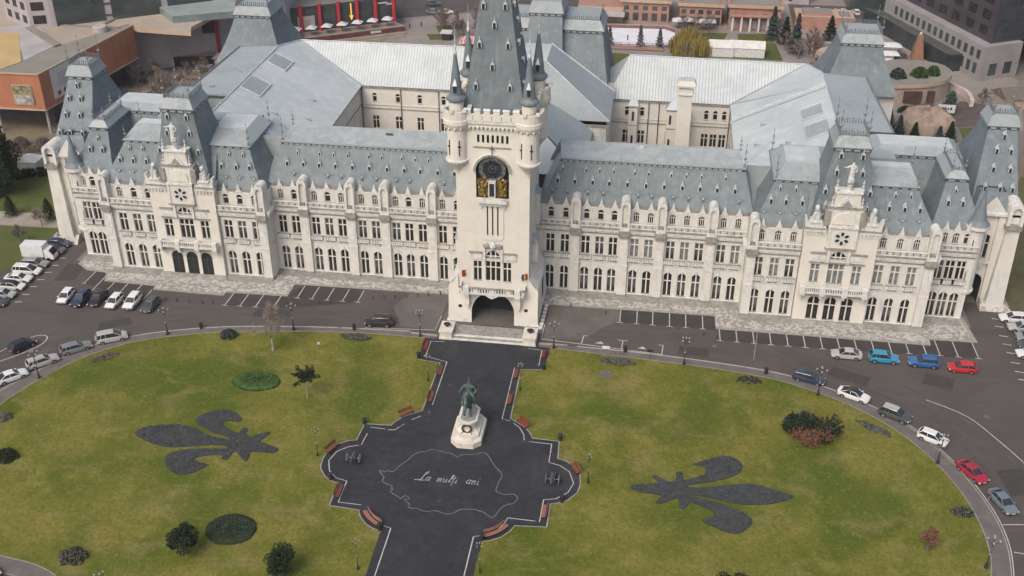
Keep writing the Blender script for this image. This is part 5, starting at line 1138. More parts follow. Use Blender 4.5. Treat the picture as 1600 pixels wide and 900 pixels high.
# benches
def bench(name, x0, y0, x1, y1, m, lab, curve=0):
    L = math.hypot(x1-x0, y1-y0); a = math.atan2(y1-y0, x1-x0)
    t = tag(empty(name, ((x0+x1)/2, (y0+y1)/2, .12), a), lab, 'bench', 'wooden benches round the plaza')
    def arc(u, v):            # u along, v across
        if not curve: return (u, v)
        r = curve; th = u/abs(r); s_ = 1 if r > 0 else -1
        return ((abs(r)-s_*v)*math.sin(th), s_*(abs(r)-(abs(r)-s_*v)*math.cos(th)))
    n = 6 if curve else 1
    for nm, vs, zs in (('seat', (-.28,-.10,.08), (.42,)), ('backrest', (.32,), (.58,.76,.94))):
        b = MB()
        for k in range(n):
            ua, ub = -L/2+L*k/n, -L/2+L*(k+1)/n
            for v in vs:
                for z in zs:
                    w_ = .07 if nm == 'seat' else .02; h_ = .02 if nm == 'seat' else .065
                    c = [arc(ua,v-w_),arc(ub,v-w_),arc(ub,v+w_),arc(ua,v+w_)]
                    b.loft([[(p[0],p[1],z-h_) for p in c],[(p[0],p[1],z+h_) for p in c]], m)
        b.build(nm, t)
    for k in range(3 if curve else 2):
        u = -L*.4+L*.8*k/(2 if curve else 1); p = arc(u, 0); b = MB(); b.box(p[0]-.05, p[0]+.05, p[1]-.28, p[1]+.28, 0, .38, black); b.tube((p[0],p[1]+.25,0), (p[0],p[1]+.34,1.0), .03, .03, black); b.build('leg', t)
bench('bench', -5.75,-27.6,-5.75,-25.3, benchw, 'orange bench on the left side of the upper path, nearer the steps')
bench('bench', -5.75,-34.3,-5.75,-32.0, benchw, 'orange bench on the left side of the upper path, nearer the horseman statue')
bench('bench', -9.25,-21.4,-9.25,-19.0, benchr, 'bright red bench at the left head of the plaza beside the steps')
bench('bench', 9.25,-19.0,9.25,-20.9, benchr, 'dull red bench at the right head of the plaza beside the steps')
bench('bench', 5.75,-24.6,5.75,-26.8, benchw, 'brown bench on the right side of the upper path, nearer the steps')
bench('bench', 5.75,-31.0,5.75,-33.3, benchw, 'brown bench on the right side of the upper path, nearer the horseman statue')
bench('bench', -9.2,-38.1,-7.6,-36.6, benchw, 'orange bench set diagonally left of the horseman statue')
bench('bench', 7.5,-36.6,9.1,-38.1, benchr, 'red bench set diagonally right of the horseman statue')
bench('bench', -17.1,-47.4,-16.2,-45.4, benchw, 'orange bench on the left bulge of the plaza behind the left cannon')
bench('bench', 15.9,-45.0,17.0,-46.9, benchw, 'brown-orange bench on the right bulge of the plaza behind the right cannon')
bench('bench', -13.35,-56.0,-13.35,-53.7, benchw, 'orange-brown bench on the lower left corner of the plaza cross')
bench('bench', 13.35,-53.7,13.35,-56.0, benchp, 'faded pink bench on the lower right corner of the plaza cross')
bench('bench', -9.2,-58.1,-6.7,-60.4, benchp, 'long curved faded bench where the lower path meets the plaza, left side', curve=5)
bench('bench', 6.7,-60.4,9.2,-58.1, benchp, 'long curved faded bench where the lower path meets the plaza, right side', curve=5)

# ---------------------------------------------------------------- entrance steps and pillars
b = MB()
for i in range(4): b.box(-5.7, 5.7, -17.5+i*.42, -13.6 if i == 3 else -17.5+(i+1)*.42+.02, .1, .22+i*.12, trim if i % 2 == 0 else grime)
b.face([(-6,-13.6,.57),(6,-13.6,.57),(6,-12.4,.02),(-6,-12.4,.02)], asph_old)
for s in (-1, 1): b.face([(s*8.0,-17.0,.12),(s*12.5,-16.6,.12),(s*12.5,-16.2,.14),(s*8.0,-16.4,.16)], grime)
tag(b.build('entrance_steps'), 'wide pale stone steps between two square pillars in front of the clock tower', 'steps')
for s, lab in ((-1,'left square stone pillar of the entrance steps, a dark bowl on top'),(1,'right square stone pillar of the entrance steps, a dark bowl on top')):
    t = tag(empty('stone_pillar', (s*6.6,-16.0,.1)), lab, 'pillar', 'pillars flanking the entrance steps')
    b = MB(); b.box(-1.05, 1.05, -1.6, 1.6, 0, .3, stone_w); b.box(-.95, .95, -1.45, 1.45, .3, 1.25, stone_w); b.box(-1.08, 1.08, -1.6, 1.6, 1.25, 1.45, stone_w)
    b.build('pedestal', t); b = MB(); b.lathe(0, .1, [(.2,1.45),(.18,1.55),(.5,1.8),(.56,1.9),(.4,1.88),(.1,1.75)], black, 12); b.build('bowl', t, smooth=True)

# ---------------------------------------------------------------- horseman monument
t = tag(empty('equestrian_monument', (1.15,-40.2,.12)), 'green bronze horseman on a white stone pedestal in the middle of the plaza', 'statue')
def octo(w_, l_, c, z, cy=0): return [(-w_,cy-l_+c,z),(-w_+c,cy-l_,z),(w_-c,cy-l_,z),(w_,cy-l_+c,z),(w_,cy+l_-c,z),(w_-c,cy+l_,z),(-w_+c,cy+l_,z),(-w_,cy+l_-c,z)]
b = MB()
b.loft([octo(2.1,3.45,1.0,0),octo(2.1,3.45,1.0,.85),octo(2.0,3.35,1.0,.95)], stone_w)
b.loft([octo(1.75,2.9,.9,.95),octo(1.65,2.8,.9,1.35)], stone_w)
b.build('base', t)
b = MB()
b.loft([octo(1.45,2.3,.7,1.35,.35),octo(1.05,1.9,.6,1.7,.35),octo(1.0,1.85,.6,2.6,.35),octo(1.35,2.2,.75,2.85,.35),octo(1.35,2.2,.75,3.1,.35)], stone_w)
ped = b.build('pedestal', t)
b = MB(); b.loft([octo(1.0,1.85,.6,3.1,.35),octo(.95,1.8,.6,3.24,.35)], mat('grey_plinth_top', (0.22,0.23,0.22), (0.30,0.31,0.30), scale=2)); b.build('plinth', t)
b = MB(); ring = [(.62*math.cos(a), -1.72+.0, 2.05+.62*math.sin(a)) for a in [2*PI*k/18 for k in range(18)]]
for a, c in zip(ring, ring[1:]+ring[:1]): b.tube(a, c, .15, .15, mat('dark_wreath_leaves', (0.04,0.035,0.025), (0.08,0.07,0.045), scale=6), 6)
for sx in (-1, 1): b.tube((sx*.3,-1.75,1.8), (sx*.75,-2.0,1.36), .05, .05, black); 
b.build('wreath', t)
# horse: faces the camera (-Y)
zb = 3.2; KH = 1.5
HV = [(0,1.05,1.75),(0,.5,1.80),(0,-.15,1.75),(0,-.65,1.85),(0,-1.05,2.35),(0,-1.35,2.75),(0,-1.75,2.55),(0,-2.05,2.25),   # rump .. chest, neck, poll, muzzle
      (.26,1.1,1.15),(.26,1.3,.72),(.26,KH,.08),(-.26,1.1,1.15),(-.26,1.35,.72),(-.26,1.22,.08),
      (.22,-.62,1.15),(.22,-.60,.65),(.22,-.62,.08),(-.22,-.75,1.2),(-.22,-KH,.95),(-.22,-.98,.45),
      (0,1.4,1.75),(.05,1.72,1.2),(0,1.75,.55)]
HE = [(0,1),(1,2),(2,3),(3,4),(4,5),(5,6),(6,7),(0,8),(8,9),(9,10),(0,11),(11,12),(12,13),(3,14),(14,15),(15,16),(3,17),(17,18),(18,19),(0,20),(20,21),(21,22)]
HR = [.44,.46,.44,.42,.27,.20,.15,.11,.24,.12,.10,.24,.12,.10,.19,.11,.10,.19,.11,.10,.12,.16,.08]
def off(V, k=KH, dy=.35, dz=zb): return [(x*k, y*k+dy, z*k+dz) for x, y, z in V]
skin_obj('horse', off(HV), HE, [r*KH for r in HR], bz, t, sub=2)
RV = [(0,.25,2.15),(0,.22,2.55),(0,.2,2.95),(0,.18,3.2),(0,.14,3.50),
      (.38,.18,2.92),(.66,.12,2.50),(.48,-.22,2.35),(-.38,.18,2.92),(-.70,.05,2.6),(-.85,-.05,2.2),
      (.42,-.1,2.0),(.56,-.25,1.35),(.56,-.5,1.2),(-.42,-.1,2.0),(-.56,-.25,1.35),(-.56,-.5,1.2)]
RE = [(0,1),(1,2),(2,3),(3,4),(2,5),(5,6),(6,7),(2,8),(8,9),(9,10),(0,11),(11,12),(12,13),(0,14),(14,15),(15,16)]
RR_ = [.27,.26,.27,.12,.18,.15,.12,.09,.15,.12,.09,.2,.12,.09,.2,.12,.09]
skin_obj('rider', off(RV), RE, [r*KH for r in RR_], bz, t, sub=2)
b = MB()
for dx, dz_, r in ((0,3.72,.17),(0,3.80,.12)): b.lathe(dx, .14*KH+.35, [(r*1.1,zb+dz_*KH-.08),(r*.9,zb+dz_*KH+.06),(.03,zb+dz_*KH+.22)], bz, 8)
b.tube(*[(p[0]*KH, p[1]*KH+.35, p[2]*KH+zb) for p in ((-.85,-.05,2.2),(-.95,.6,1.5))], .05, .03, bz)
b.tube(*[(p[0]*KH, p[1]*KH+.35, p[2]*KH+zb) for p in ((-.05,-1.32,2.95),(-.1,-1.30,3.1))], .06, .02, bz); b.tube(*[(p[0]*KH, p[1]*KH+.35, p[2]*KH+zb) for p in ((.05,-1.32,2.95),(.1,-1.30,3.1))], .06, .02, bz)
b.loft([[(x*KH,y*KH+.35,z*KH+zb) for x, y, z in q] for q in ([(-.42,.45,3.0),(.42,.45,3.0),(.42,.35,3.05),(-.42,.35,3.05)],[(-.6,.95,2.3),(.6,.95,2.3),(.6,.8,2.3),(-.6,.8,2.3)],[(-.55,1.2,1.9),(.55,1.2,1.9),(.55,1.1,1.9),(-.55,1.1,1.9)])], bz)
b.build('cloak_and_cap', t)

# ---------------------------------------------------------------- cannons
def cannon(x, y, rz, lab):
    t = tag(empty('cannon', (x, y, .12), rz), lab, 'cannon', 'old cannons on the plaza'); iron = mat('cannon_iron', (0.05,0.05,0.055), (0.09,0.09,0.095), rough=.5, scale=3)
    wood = mat('carriage_timber', (0.13,0.12,0.115), (0.18,0.17,0.16), scale=4)
    q = MB(); q.loft([[(r*math.cos(2*PI*k/10), yy_, .95+(-yy_)*.10+r*math.sin(2*PI*k/10)) for k in range(10)] for yy_, r in ((.9,.08),(.8,.2),(.55,.22),(-.4,.17),(-1.2,.13),(-1.25,.17),(-1.4,.17))], iron); q.build('barrel', t, smooth=True)
    q = MB()
    for sx in (-.24, .24): q.loft([[(sx-.05,-.55,.6),(sx+.05,-.55,.6),(sx+.05,-.45,1.0),(sx-.05,-.45,1.0)],[(sx-.05,.5,.45),(sx+.05,.5,.45),(sx+.05,.5,.85),(sx-.05,.5,.85)],[(sx-.05,1.9,.05),(sx+.05,1.9,.05),(sx+.05,1.9,.3),(sx-.05,1.9,.3)]], wood)
    q.tube((-.95,0,.62), (.95,0,.62), .07, .07, wood); q.build('carriage', t)
    for sx in (-.85, .85):
        q = MB(); ring = [(sx, .62*math.cos(2*PI*k/18), .66+.62*math.sin(2*PI*k/18)) for k in range(18)]
        for a, c in zip(ring, ring[1:]+ring[:1]): q.tube(a, c, .06, .06, wood, 5)
        for k in range(5): a = PI*k/5; q.tube((sx,.6*math.cos(a),.66+.6*math.sin(a)), (sx,-.6*math.cos(a),.66-.6*math.sin(a)), .035, .035, wood, 4)
        q.lathe(sx, 0, [(.12,.56),(.12,.76)], wood, 8); q.build('wheel', t)
cannon(-13.1,-48.4, 0, 'dark old cannon on the left bulge of the plaza, left of the map outline')
cannon(13.7,-48.9, 0, 'dark old cannon on the right bulge of the plaza, right of the map outline')

# ---------------------------------------------------------------- cars
tyre = mat('tyre_rubber', (0.018,0.018,0.018)); rimm = mat('alloy_rim', (0.35,0.35,0.36), (0.25,0.25,0.26), rough=.35, metal=.6, scale=6)
cglass = mat('car_window_glass', (0.02,0.024,0.028), (0.04,0.045,0.05), rough=.08, scale=.5)
hlm = mat('headlight_glass', (0.5,0.5,0.48), (0.6,0.6,0.58), rough=.15, scale=6); tlm = mat('tail_light_red', (0.30,0.01,0.01))
def paint(name, c, c2=None): return mat(name+'_car_paint', c, c2 or tuple(v*.93 for v in c), rough=.28, scale=.7, coat=.6)
P_ = dict(white=paint('white',(0.72,0.72,0.71)), silver=paint('silver',(0.42,0.42,0.41)), grey=paint('grey',(0.20,0.21,0.22)), dkgrey=paint('dark_grey',(0.07,0.075,0.08)), black=paint('black',(0.018,0.018,0.02)),
  navy=paint('navy',(0.025,0.04,0.085)), turq=paint('turquoise',(0.02,0.25,0.42)), blue=paint('blue',(0.02,0.12,0.33)), red=paint('red',(0.50,0.015,0.03)), crimson=paint('crimson',(0.36,0.02,0.045)), slate=paint('slate_blue',(0.15,0.19,0.22)), purple=paint('purple',(0.10,0.07,0.11)), blgr=paint('grey_blue',(0.24,0.27,0.28)))
# profile: (x along car, rear -> front, fraction of length), lower z, belt z ; cabin: rear base, rear top, front top, front base, roof height
KIND = {
 'sedan':   dict(L=4.6, W=1.8, H=1.45, body=[(-.5,.55,.86),(-.47,.30,.93),(-.30,.24,.98),(.0,.24,.95),(.25,.24,.90),(.42,.28,.78),(.49,.34,.66),(.5,.5,.58)], cab=(-.40,-.20,.08,.26)),
 'hatch':   dict(L=4.1, W=1.75, H=1.50, body=[(-.5,.55,.95),(-.48,.30,1.0),(-.30,.24,1.0),(.0,.24,.97),(.25,.24,.92),(.42,.28,.80),(.49,.34,.68),(.5,.5,.58)], cab=(-.48,-.36,.08,.28)),
 'suv':     dict(L=4.5, W=1.85, H=1.68, body=[(-.5,.6,1.05),(-.48,.36,1.1),(-.30,.30,1.1),(.0,.30,1.08),(.25,.30,1.04),(.42,.34,.95),(.49,.40,.82),(.5,.55,.68)], cab=(-.48,-.38,.07,.25)),
 'estate':  dict(L=4.7, W=1.8, H=1.48, body=[(-.5,.55,.95),(-.48,.30,.98),(-.30,.24,.98),(.0,.24,.95),(.25,.24,.90),(.42,.28,.78),(.49,.34,.66),(.5,.5,.58)], cab=(-.48,-.42,.07,.25)),
 'mpv':     dict(L=4.8, W=1.9, H=1.75, body=[(-.5,.55,1.05),(-.48,.30,1.1),(-.30,.25,1.1),(.0,.25,1.08),(.28,.25,1.0),(.42,.28,.86),(.49,.34,.70),(.5,.5,.6)], cab=(-.48,-.42,.08,.32)),
}
def car(kind, m, x, y, heading, label, roofm=None, group='parked cars', z=.005, rail=False, scale=1.0, cat='car'):
    K = KIND[kind]; L, W, H = K['L'], K['W'], K['H']
    t = tag(empty('parked_car' if cat == 'car' else cat, (x, y, z), heading), label, cat, group)
    b = MB(); rings = []
    for fx, zl, zb_ in K['body']:
        X = fx*L; tw = W/2*(1-.22*max(0, abs(fx)-.40)/.10*.9); 
        rings.append([(X,-tw*.93,zl),(X,-tw,zl+.12),(X,-tw,zb_-.18),(X,-tw*.93,zb_),(X,0,zb_+.03),(X,tw*.93,zb_),(X,tw,zb_-.18),(X,tw,zl+.12),(X,tw*.93,zl)])
    b.loft(rings, m); 
    body = b.build('body', t, smooth=False); b = MB(); b.box(-L*.44, L*.44, -W*.40, W*.40, .13, .34, black); b.build('underbody_shade', t)  # black box added to stand in for the contact shadow under the car
    c0, c1, c2, c3 = [v*L for v in K['cab']]; zb0 = K['body'][2][2]-.03; zb1 = K['body'][4][2]-.02; w0, w1 = W/2*.91, W/2*.72
    b = MB()
    b.loft([[(c0,-w0*.95,zb0),(c0,w0*.95,zb0),(c1,w1*.95,H-.05),(c1,-w1*.95,H-.05)],[((c0+c3)/2,-w0,(zb0+zb1)/2+.01),((c0+c3)/2,w0,(zb0+zb1)/2+.01),((c1+c2)/2,w1,H-.01),((c1+c2)/2,-w1,H-.01)],[(c3,-w0*.93,zb1),(c3,w0*.93,zb1),(c2,w1*.94,H-.06),(c2,-w1*.94,H-.06)]], cglass)
    b.build('windows', t)
    b = MB(); rm = roofm or m
    b.loft([[(c1-.04,-w1*.98,H-.06),(c1-.04,w1*.98,H-.06),(c1,w1*.9,H),(c1,-w1*.9,H)],[((c1+c2)/2,-w1*1.03,H-.03),((c1+c2)/2,w1*1.03,H-.03),((c1+c2)/2,w1*.93,H+.04),((c1+c2)/2,-w1*.93,H+.04)],[(c2+.04,-w1*.98,H-.07),(c2+.04,w1*.98,H-.07),(c2,w1*.9,H-.01),(c2,-w1*.9,H-.01)]], rm)
    for s in (-1, 1):
        b.tube((c0+.02,s*w0*.95,zb0), (c1+.02,s*w1*.97,H-.05), .06, .05, m, 4); b.tube((c3-.02,s*w0*.93,zb1), (c2,s*w1*.96,H-.05), .045, .04, m, 4)
        xm = (c1+c2)/2-.05; b.tube((xm,s*w0,zb0+.01), (xm,s*w1*1.01,H-.03), .04, .04, m, 4)
        if kind in ('estate','mpv','suv'): xq = c1+.55; b.tube((xq-.15,s*w0*.99,zb0), (xq,s*w1,H-.03), .05, .05, m, 4)
        if rail: b.tube((c1+.2,s*w1*.85,H+.08), (c2-.1,s*w1*.85,H+.07), .025, .025, rimm, 4)
    b.build('roof', t)
    R = .32 if kind != 'suv' else .36
    for fx in (-.30, .31):
        for s in (-1, 1):
            yc = s*(W/2-.10); b = MB()
            b.loft([[(fx*L+r*math.cos(2*PI*k/14), yy_, R+r*math.sin(2*PI*k/14)) for k in range(14)] for yy_, r in ((yc-.11,R*.93),(yc-.10,R),(yc+.10,R),(yc+.11,R*.93))], tyre); wh = b.build('wheel', t)
            b = MB(); yo = yc+s*.115; b.loft([[(fx*L+r*math.cos(2*PI*k/10), yq, R+r*math.sin(2*PI*k/10)) for k in range(10)] for yq, r in ((yo-.01*s,R*.64),(yo+.012*s,R*.6))], rimm); b.build('rim', wh)
            # dark arch
    for fx in (-.30, .31):
        for s in (-1, 1):
            b = MB()
            for k in range(8):
                a0, a1 = PI*k/8, PI*(k+1)/8; yy_ = s*(W/2+.004); q = R+.07
                b.face([(fx*L,yy_,R),(fx*L+q*math.cos(a0),yy_,R+q*math.sin(a0)),(fx*L+q*math.cos(a1),yy_,R+q*math.sin(a1))], black)
            b.build('wheel_arch', t)
    zf = K['body'][6][2]-.06; zr = K['body'][1][2]-.18
    for s in (-1, 1):
        b = MB(); b.box(L*.455, L*.497, s*W*.40-.16, s*W*.40+.12, zf-.1, zf+.05, hlm); b.build('headlight', t)
        b = MB(); b.box(-L*.503, -L*.47, s*W*.40-.12, s*W*.40+.12, zr-.14, zr+.12, tlm); b.build('tail_light', t)
        b = MB(); b.box(c3-.35, c3-.18, s*(W/2+.02)-.0, s*(W/2+.17), zb1+.02, zb1+.17, m); b.build('mirror', t)
    b = MB(); b.box(L*.49, L*.507, -.45, .45, .36, .5, black); b.build('grille', t); b = MB(); b.box(-L*.507, -L*.47, -.26, .26, .55, .67, linem); b.build('number_plate', t); b = MB(); b.box(L*.49, L*.512, -.26, .26, .42, .53, linem); b.build('number_plate', t)
    if scale != 1.0: t.scale = (scale,)*3
    return t
def heading(x0, y0, x1, y1): return math.atan2(y1-y0, x1-x0)
def car2(kind, m, p, q, label, flip=False, **k):
    """p, q: two ends of the car on the ground; the nose is at q"""
    x, y = (p[0]+q[0])/2, (p[1]+q[1])/2; h = heading(*(q+p if flip else p+q))
    return car(kind, m, x, y, h, label, **k)
W_ = P_
# row in front of the left pavilion
car('hatch', W_['white'], -71.3,-14.5, PI/2+.05-PI, 'white hatchback, leftmost of the row of six parked before the left pavilion')
car('suv', W_['navy'], -68.4,-15.0, PI/2-PI, 'navy SUV, second from the left in the row of six before the left pavilion')
car('sedan', W_['black'], -65.8,-14.3, PI/2-PI, 'black saloon, third from the left in the row of six before the left pavilion')
car('hatch', W_['white'], -62.6,-14.9, -PI/2-.04, 'white compact hatchback between the black saloon and the larger white car')
car('suv', W_['white'], -59.6,-14.6, -PI/2, 'large white SUV, fifth in the row of six before the left pavilion')
car('hatch', W_['dkgrey'], -56.3,-15.1, -PI/2-.03, 'dark grey hatchback, rightmost of the row of six before the left pavilion')
# kerb cars left
car2('hatch', W_['black'], (-71.9,-30.9), (-70.0,-27.6), 'black hatchback inside the white painted loop on the road')
car2('estate', W_['silver'], (-67.3,-34.6), (-64.0,-31.2), 'silver estate car parked at the left kerb behind a street lamp', rail=True)
car2('estate', W_['grey'], (-64.2,-30.2), (-60.6,-27.2), 'grey estate car parked at the left kerb between two silver cars')
car2('mpv', W_['silver'], (-60.3,-26.4), (-56.2,-24.0), 'long silver people carrier parked at the left kerb nearest the birch')
car2('sedan', W_['white'], (-69.8,-39.0), (-66.6,-35.5), 'white saloon at the left kerb cut off by the picture edge')
car2('suv', W_['black'], (-15.9,-14.6), (-20.0,-15.0), 'black SUV driving alone along the road left of the clock tower', group='moving cars', rail=True)
car('hatch', W_['white'], -50.4,-75.6, .9, 'white car at the bottom left corner of the photo')
# left lot
for (x, y, k, c, lab) in ((-81.3,5.3,'sedan','silver','silver saloon with dark windows at the top end of the left car park'),(-81.7,2.6,'sedan','navy','dark navy car second from the top in the left car park'),
   (-81.3,.1,'hatch','purple','purplish dark car half hidden behind the white box truck'),(-82.0,-4.9,'estate','grey','grey estate car just below the white box truck'),
   (-82.0,-7.5,'mpv','white','white small van in the left car park below the grey estate'),(-82.2,-10.1,'sedan','white','white saloon next to the white small van in the left car park'),
   (-81.8,-12.7,'hatch','white','white car with a dark roof in the left car park'),(-82.0,-15.4,'hatch','silver','silver hatchback at the lower end of the left car park'),(-82.3,-18.0,'sedan','dkgrey','dark car at the left picture edge below the silver hatchback')):
    car(k, W_[c], x, y, .05, lab, roofm=W_['black'] if 'dark roof' in lab else None, group='cars in the left car park')
# box truck
t = tag(empty('box_truck', (-82.2,-2.2,0), .05), 'white box truck parked among cars in the left car park', 'truck')
b = MB(); b.box(-3.0, 1.0, -1.1, 1.1, .9, 3.1, mat('white_van_panel', (0.66,0.67,0.68), (0.58,0.59,0.60), scale=1.5, rough=.5)); b.build('cargo_box', t)
b = MB(); b.loft([[(1.1,-1,.5),(1.1,1,.5),(1.1,1,2.3),(1.1,-1,2.3)],[(2.2,-.98,.5),(2.2,.98,.5),(1.9,.9,2.25),(1.9,-.9,2.25)],[(2.7,-.9,.5),(2.7,.9,.5),(2.6,.85,1.25),(2.6,-.85,1.25)]], W_['white']); b.box(-2.9, 2.2, -.5, .5, .5, .9, black); cabn = b.build('cab', t)
b = MB(); b.loft([[(2.0,-.82,2.2),(2.0,.82,2.2)],[(2.62,-.84,1.3),(2.62,.84,1.3)]], cglass, cap=False); b.build('windscreen', cabn)
for X in (-2.1, 1.7):
    for s in (-1, 1):
        b = MB(); b.loft([[(X+.42*math.cos(2*PI*k/14), s*.95+d, .42+.42*math.sin(2*PI*k/14)) for k in range(14)] for d in (-.12,.12)], tyre); b.build('wheel', t)
# right side
car2('sedan', W_['silver'], (57.6,-13.5), (52.7,-13.4), 'silver saloon, leftmost of the four parked below the right pavilion')
car2('suv', W_['turq'], (58.4,-13.7), (62.8,-13.8), 'bright turquoise SUV between the silver saloon and the blue car')
car2('suv', W_['blue'], (68.7,-14.1), (64.3,-14.0), 'royal blue SUV between the turquoise and the red car', rail=True)
car2('hatch', W_['red'], (74.1,-14.7), (69.9,-14.6), 'bright red hatchback at the right end of the row of four')
car2('estate', W_['navy'], (46.7,-20.0), (51.0,-21.3), 'dark navy estate car at the right kerb, first on the curve')
car2('sedan', W_['white'], (52.8,-23.0), (57.1,-25.1), 'white saloon with black roof on the right kerb curve', roofm=W_['black'])
car2('suv', W_['dkgrey'], (58.1,-26.9), (62.2,-29.2), 'dark SUV with a silver-grey roof and roof rails on the right kerb curve', roofm=W_['silver'], rail=True)
car2('hatch', W_['white'], (62.6,-31.6), (66.4,-33.8), 'plain white hatchback on the right kerb curve above the crimson car')
car2('sedan', W_['crimson'], (67.0,-37.3), (69.6,-41.4), 'crimson saloon on the right kerb curve')
car2('sedan', W_['slate'], (70.1,-42.6), (71.8,-47.0), 'slate-blue saloon, last on the right kerb curve')
for (x, y, k, c, lab) in ((83.2,1.1,'estate','white','white estate car at the top of the right car park'),(83.9,-1.6,'estate','silver','silver estate car second from the top in the right car park'),(84.6,-4.4,'mpv','blgr','pale blue-grey car third from the top in the right car park'),
   (84.0,-6.7,'hatch','dkgrey','dark grey car between two pale ones in the right car park'),(83.3,-9.3,'sedan','white','white saloon with a dark windscreen at the lower end of the right car park')):
    car(k, W_[c], x, y, PI, lab, group='cars in the right car park')
# motorbike by the lower left kerb
t = tag(empty('motorcycle', (-47.2,-77.2,.1), .9), 'black motorcycle beside the white car at the bottom left', 'motorcycle')
b = MB(); b.loft([[(x,-.12*w_,z0),(x,.12*w_,z0),(x,.12*w_,z1),(x,-.12*w_,z1)] for x, w_, z0, z1 in ((-.8,.5,.75,.85),(-.3,1.2,.45,.85),(.15,1.6,.4,.98),(.5,.8,.6,.95))], black); b.build('frame', t)
for X in (-.75, .75):
    b = MB(); rg = [(X+.28*math.cos(2*PI*k/14),0,.32+.28*math.sin(2*PI*k/14)) for k in range(14)]
    for a, c in zip(rg, rg[1:]+rg[:1]): b.tube(a, c, .06, .06, tyre, 5)
    b.build('wheel', t)
b = MB(); b.tube((.75,0,.32), (.45,0,1.05), .04, .04, rimm); b.tube((.42,-.35,1.08), (.42,.35,1.08), .025, .025, black); b.build('handlebar', t)
# short bollards along the forecourt and parking rows
bm_ = mat('rusty_bollard_iron', (0.075,0.05,0.04), (0.12,0.09,0.075), rough=.8, scale=6)
def bollard():
    t = empty('bollard'); b = MB(); b.lathe(0, 0, [(.11,0),(.10,.55),(.13,.6)], bm_, 8); b.build('shaft', t); b = MB(); b.lathe(0, 0, [(.13,.6),(.12,.7),(.03,.76)], darkiron, 8); b.build('cap', t); return t
bl = bollard()
BL = [(-20.9,-7.3),(-19.1,-6.8),(-17.3,-6.4),(-15.5,-6.0),(-13.7,-5.5),(-12.0,-4.9),(-10.1,-4.1)]
BL2 = [(-54.8,-12.6),(-52.9,-12.6),(-50.7,-12.7),(-48.5,-12.7),(-46.8,-12.4),(-29.4,-10.1),(-27.6,-9.8)]; BL3 = [(21.6,-7.5),(23.8,-7.9),(29.6,-9.3),(33.5,-10.5),(35.6,-11.0),(37.6,-11.1),(39.5,-10.9),(11.9,-4.9),(17.8,-6.4)]
first = True
for rows, lab, g in ((BL,'short dark bollard in the slanting row left of the clock tower','slanting bollard row left of the clock tower'),(BL2,'short dark bollard on the asphalt before the left wing','bollards before the left wing'),(BL3,'short dark bollard on the asphalt before the right wing','bollards before the right wing')):
    for x, y in rows:
        o = bl if first else copy_tree(bl); first = False; o.location = (x, y, .01); tag(o, lab, 'bollard', g)
# ---------------------------------------------------------------- plants
leaf_dk = mat('dark_evergreen_leaf', (0.016,0.026,0.014), (0.036,0.050,0.024), rough=.9, scale=2.5, spec=.15)
leaf_gr = mat('green_hedge_leaf', (0.035,0.075,0.022), (0.07,0.12,0.035), rough=.9, scale=2, spec=.15)
leaf_bl = mat('blue_conifer_leaf', (0.035,0.055,0.050), (0.075,0.10,0.088), rough=.9, scale=2.5, spec=.15)
leaf_rd = mat('red_brown_leaf', (0.12,0.055,0.038), (0.21,0.115,0.08), rough=.9, scale=2, spec=.15)
leaf_wl = mat('golden_willow_leaf', (0.20,0.15,0.035), (0.30,0.23,0.06), rough=.9, scale=.8, spec=.1)
leaf_gy = mat('grey_heather_leaf', (0.09,0.085,0.075), (0.17,0.155,0.14), rough=.95, scale=3, spec=.1)
bark = mat('tree_bark', (0.11,0.09,0.075), (0.17,0.145,0.12), rough=.95, scale=4)
birchb = mat('birch_bark', (0.42,0.38,0.33), (0.25,0.21,0.18), rough=.9, scale=5)
twig = mat('bare_twigs', (0.17,0.135,0.115), (0.24,0.20,0.17), rough=.95, scale=3)
twig_d = mat('dark_bare_twigs', (0.10,0.075,0.065), (0.16,0.125,0.11), rough=.95, scale=3)
def leaves(b, rnd, c, r, n, size, m, flat=1.0, shell=.35):
    for _ in range(n):
        while True:
            p = Vector((rnd.uniform(-1,1), rnd.uniform(-1,1), rnd.uniform(-1,1)))
            if shell < p.length < 1: break
        q = Vector((c[0]+p.x*r[0], c[1]+p.y*r[1], c[2]+p.z*r[2]))
        u = Vector((rnd.gauss(0,1), rnd.gauss(0,1), rnd.gauss(0,flat))).normalized(); v = u.orthogonal().normalized(); v = (v+u.cross(v)*rnd.uniform(-1,1)).normalized()
        s = size*rnd.uniform(.6,1.4); u *= s; v *= s*.6
        b.face([tuple(q-u), tuple(q-v), tuple(q+u), tuple(q+v)], m)
def clumpy(b, rnd, c, r, k, n, size, m, cr=.45):
    """a crown made of k uneven clumps of leaves filling an ellipsoid"""
    for _ in range(k):
        p = Vector((rnd.gauss(0,.5), rnd.gauss(0,.5), rnd.gauss(0,.5)))
        if p.length > 1: p.normalize()
        q = rnd.uniform(.6,1.25)*cr
        leaves(b, rnd, (c[0]+p.x*r[0]*.75, c[1]+p.y*r[1]*.75, c[2]+p.z*r[2]*.75), (r[0]*q, r[1]*q, r[2]*q*.9), n//k, size, m)
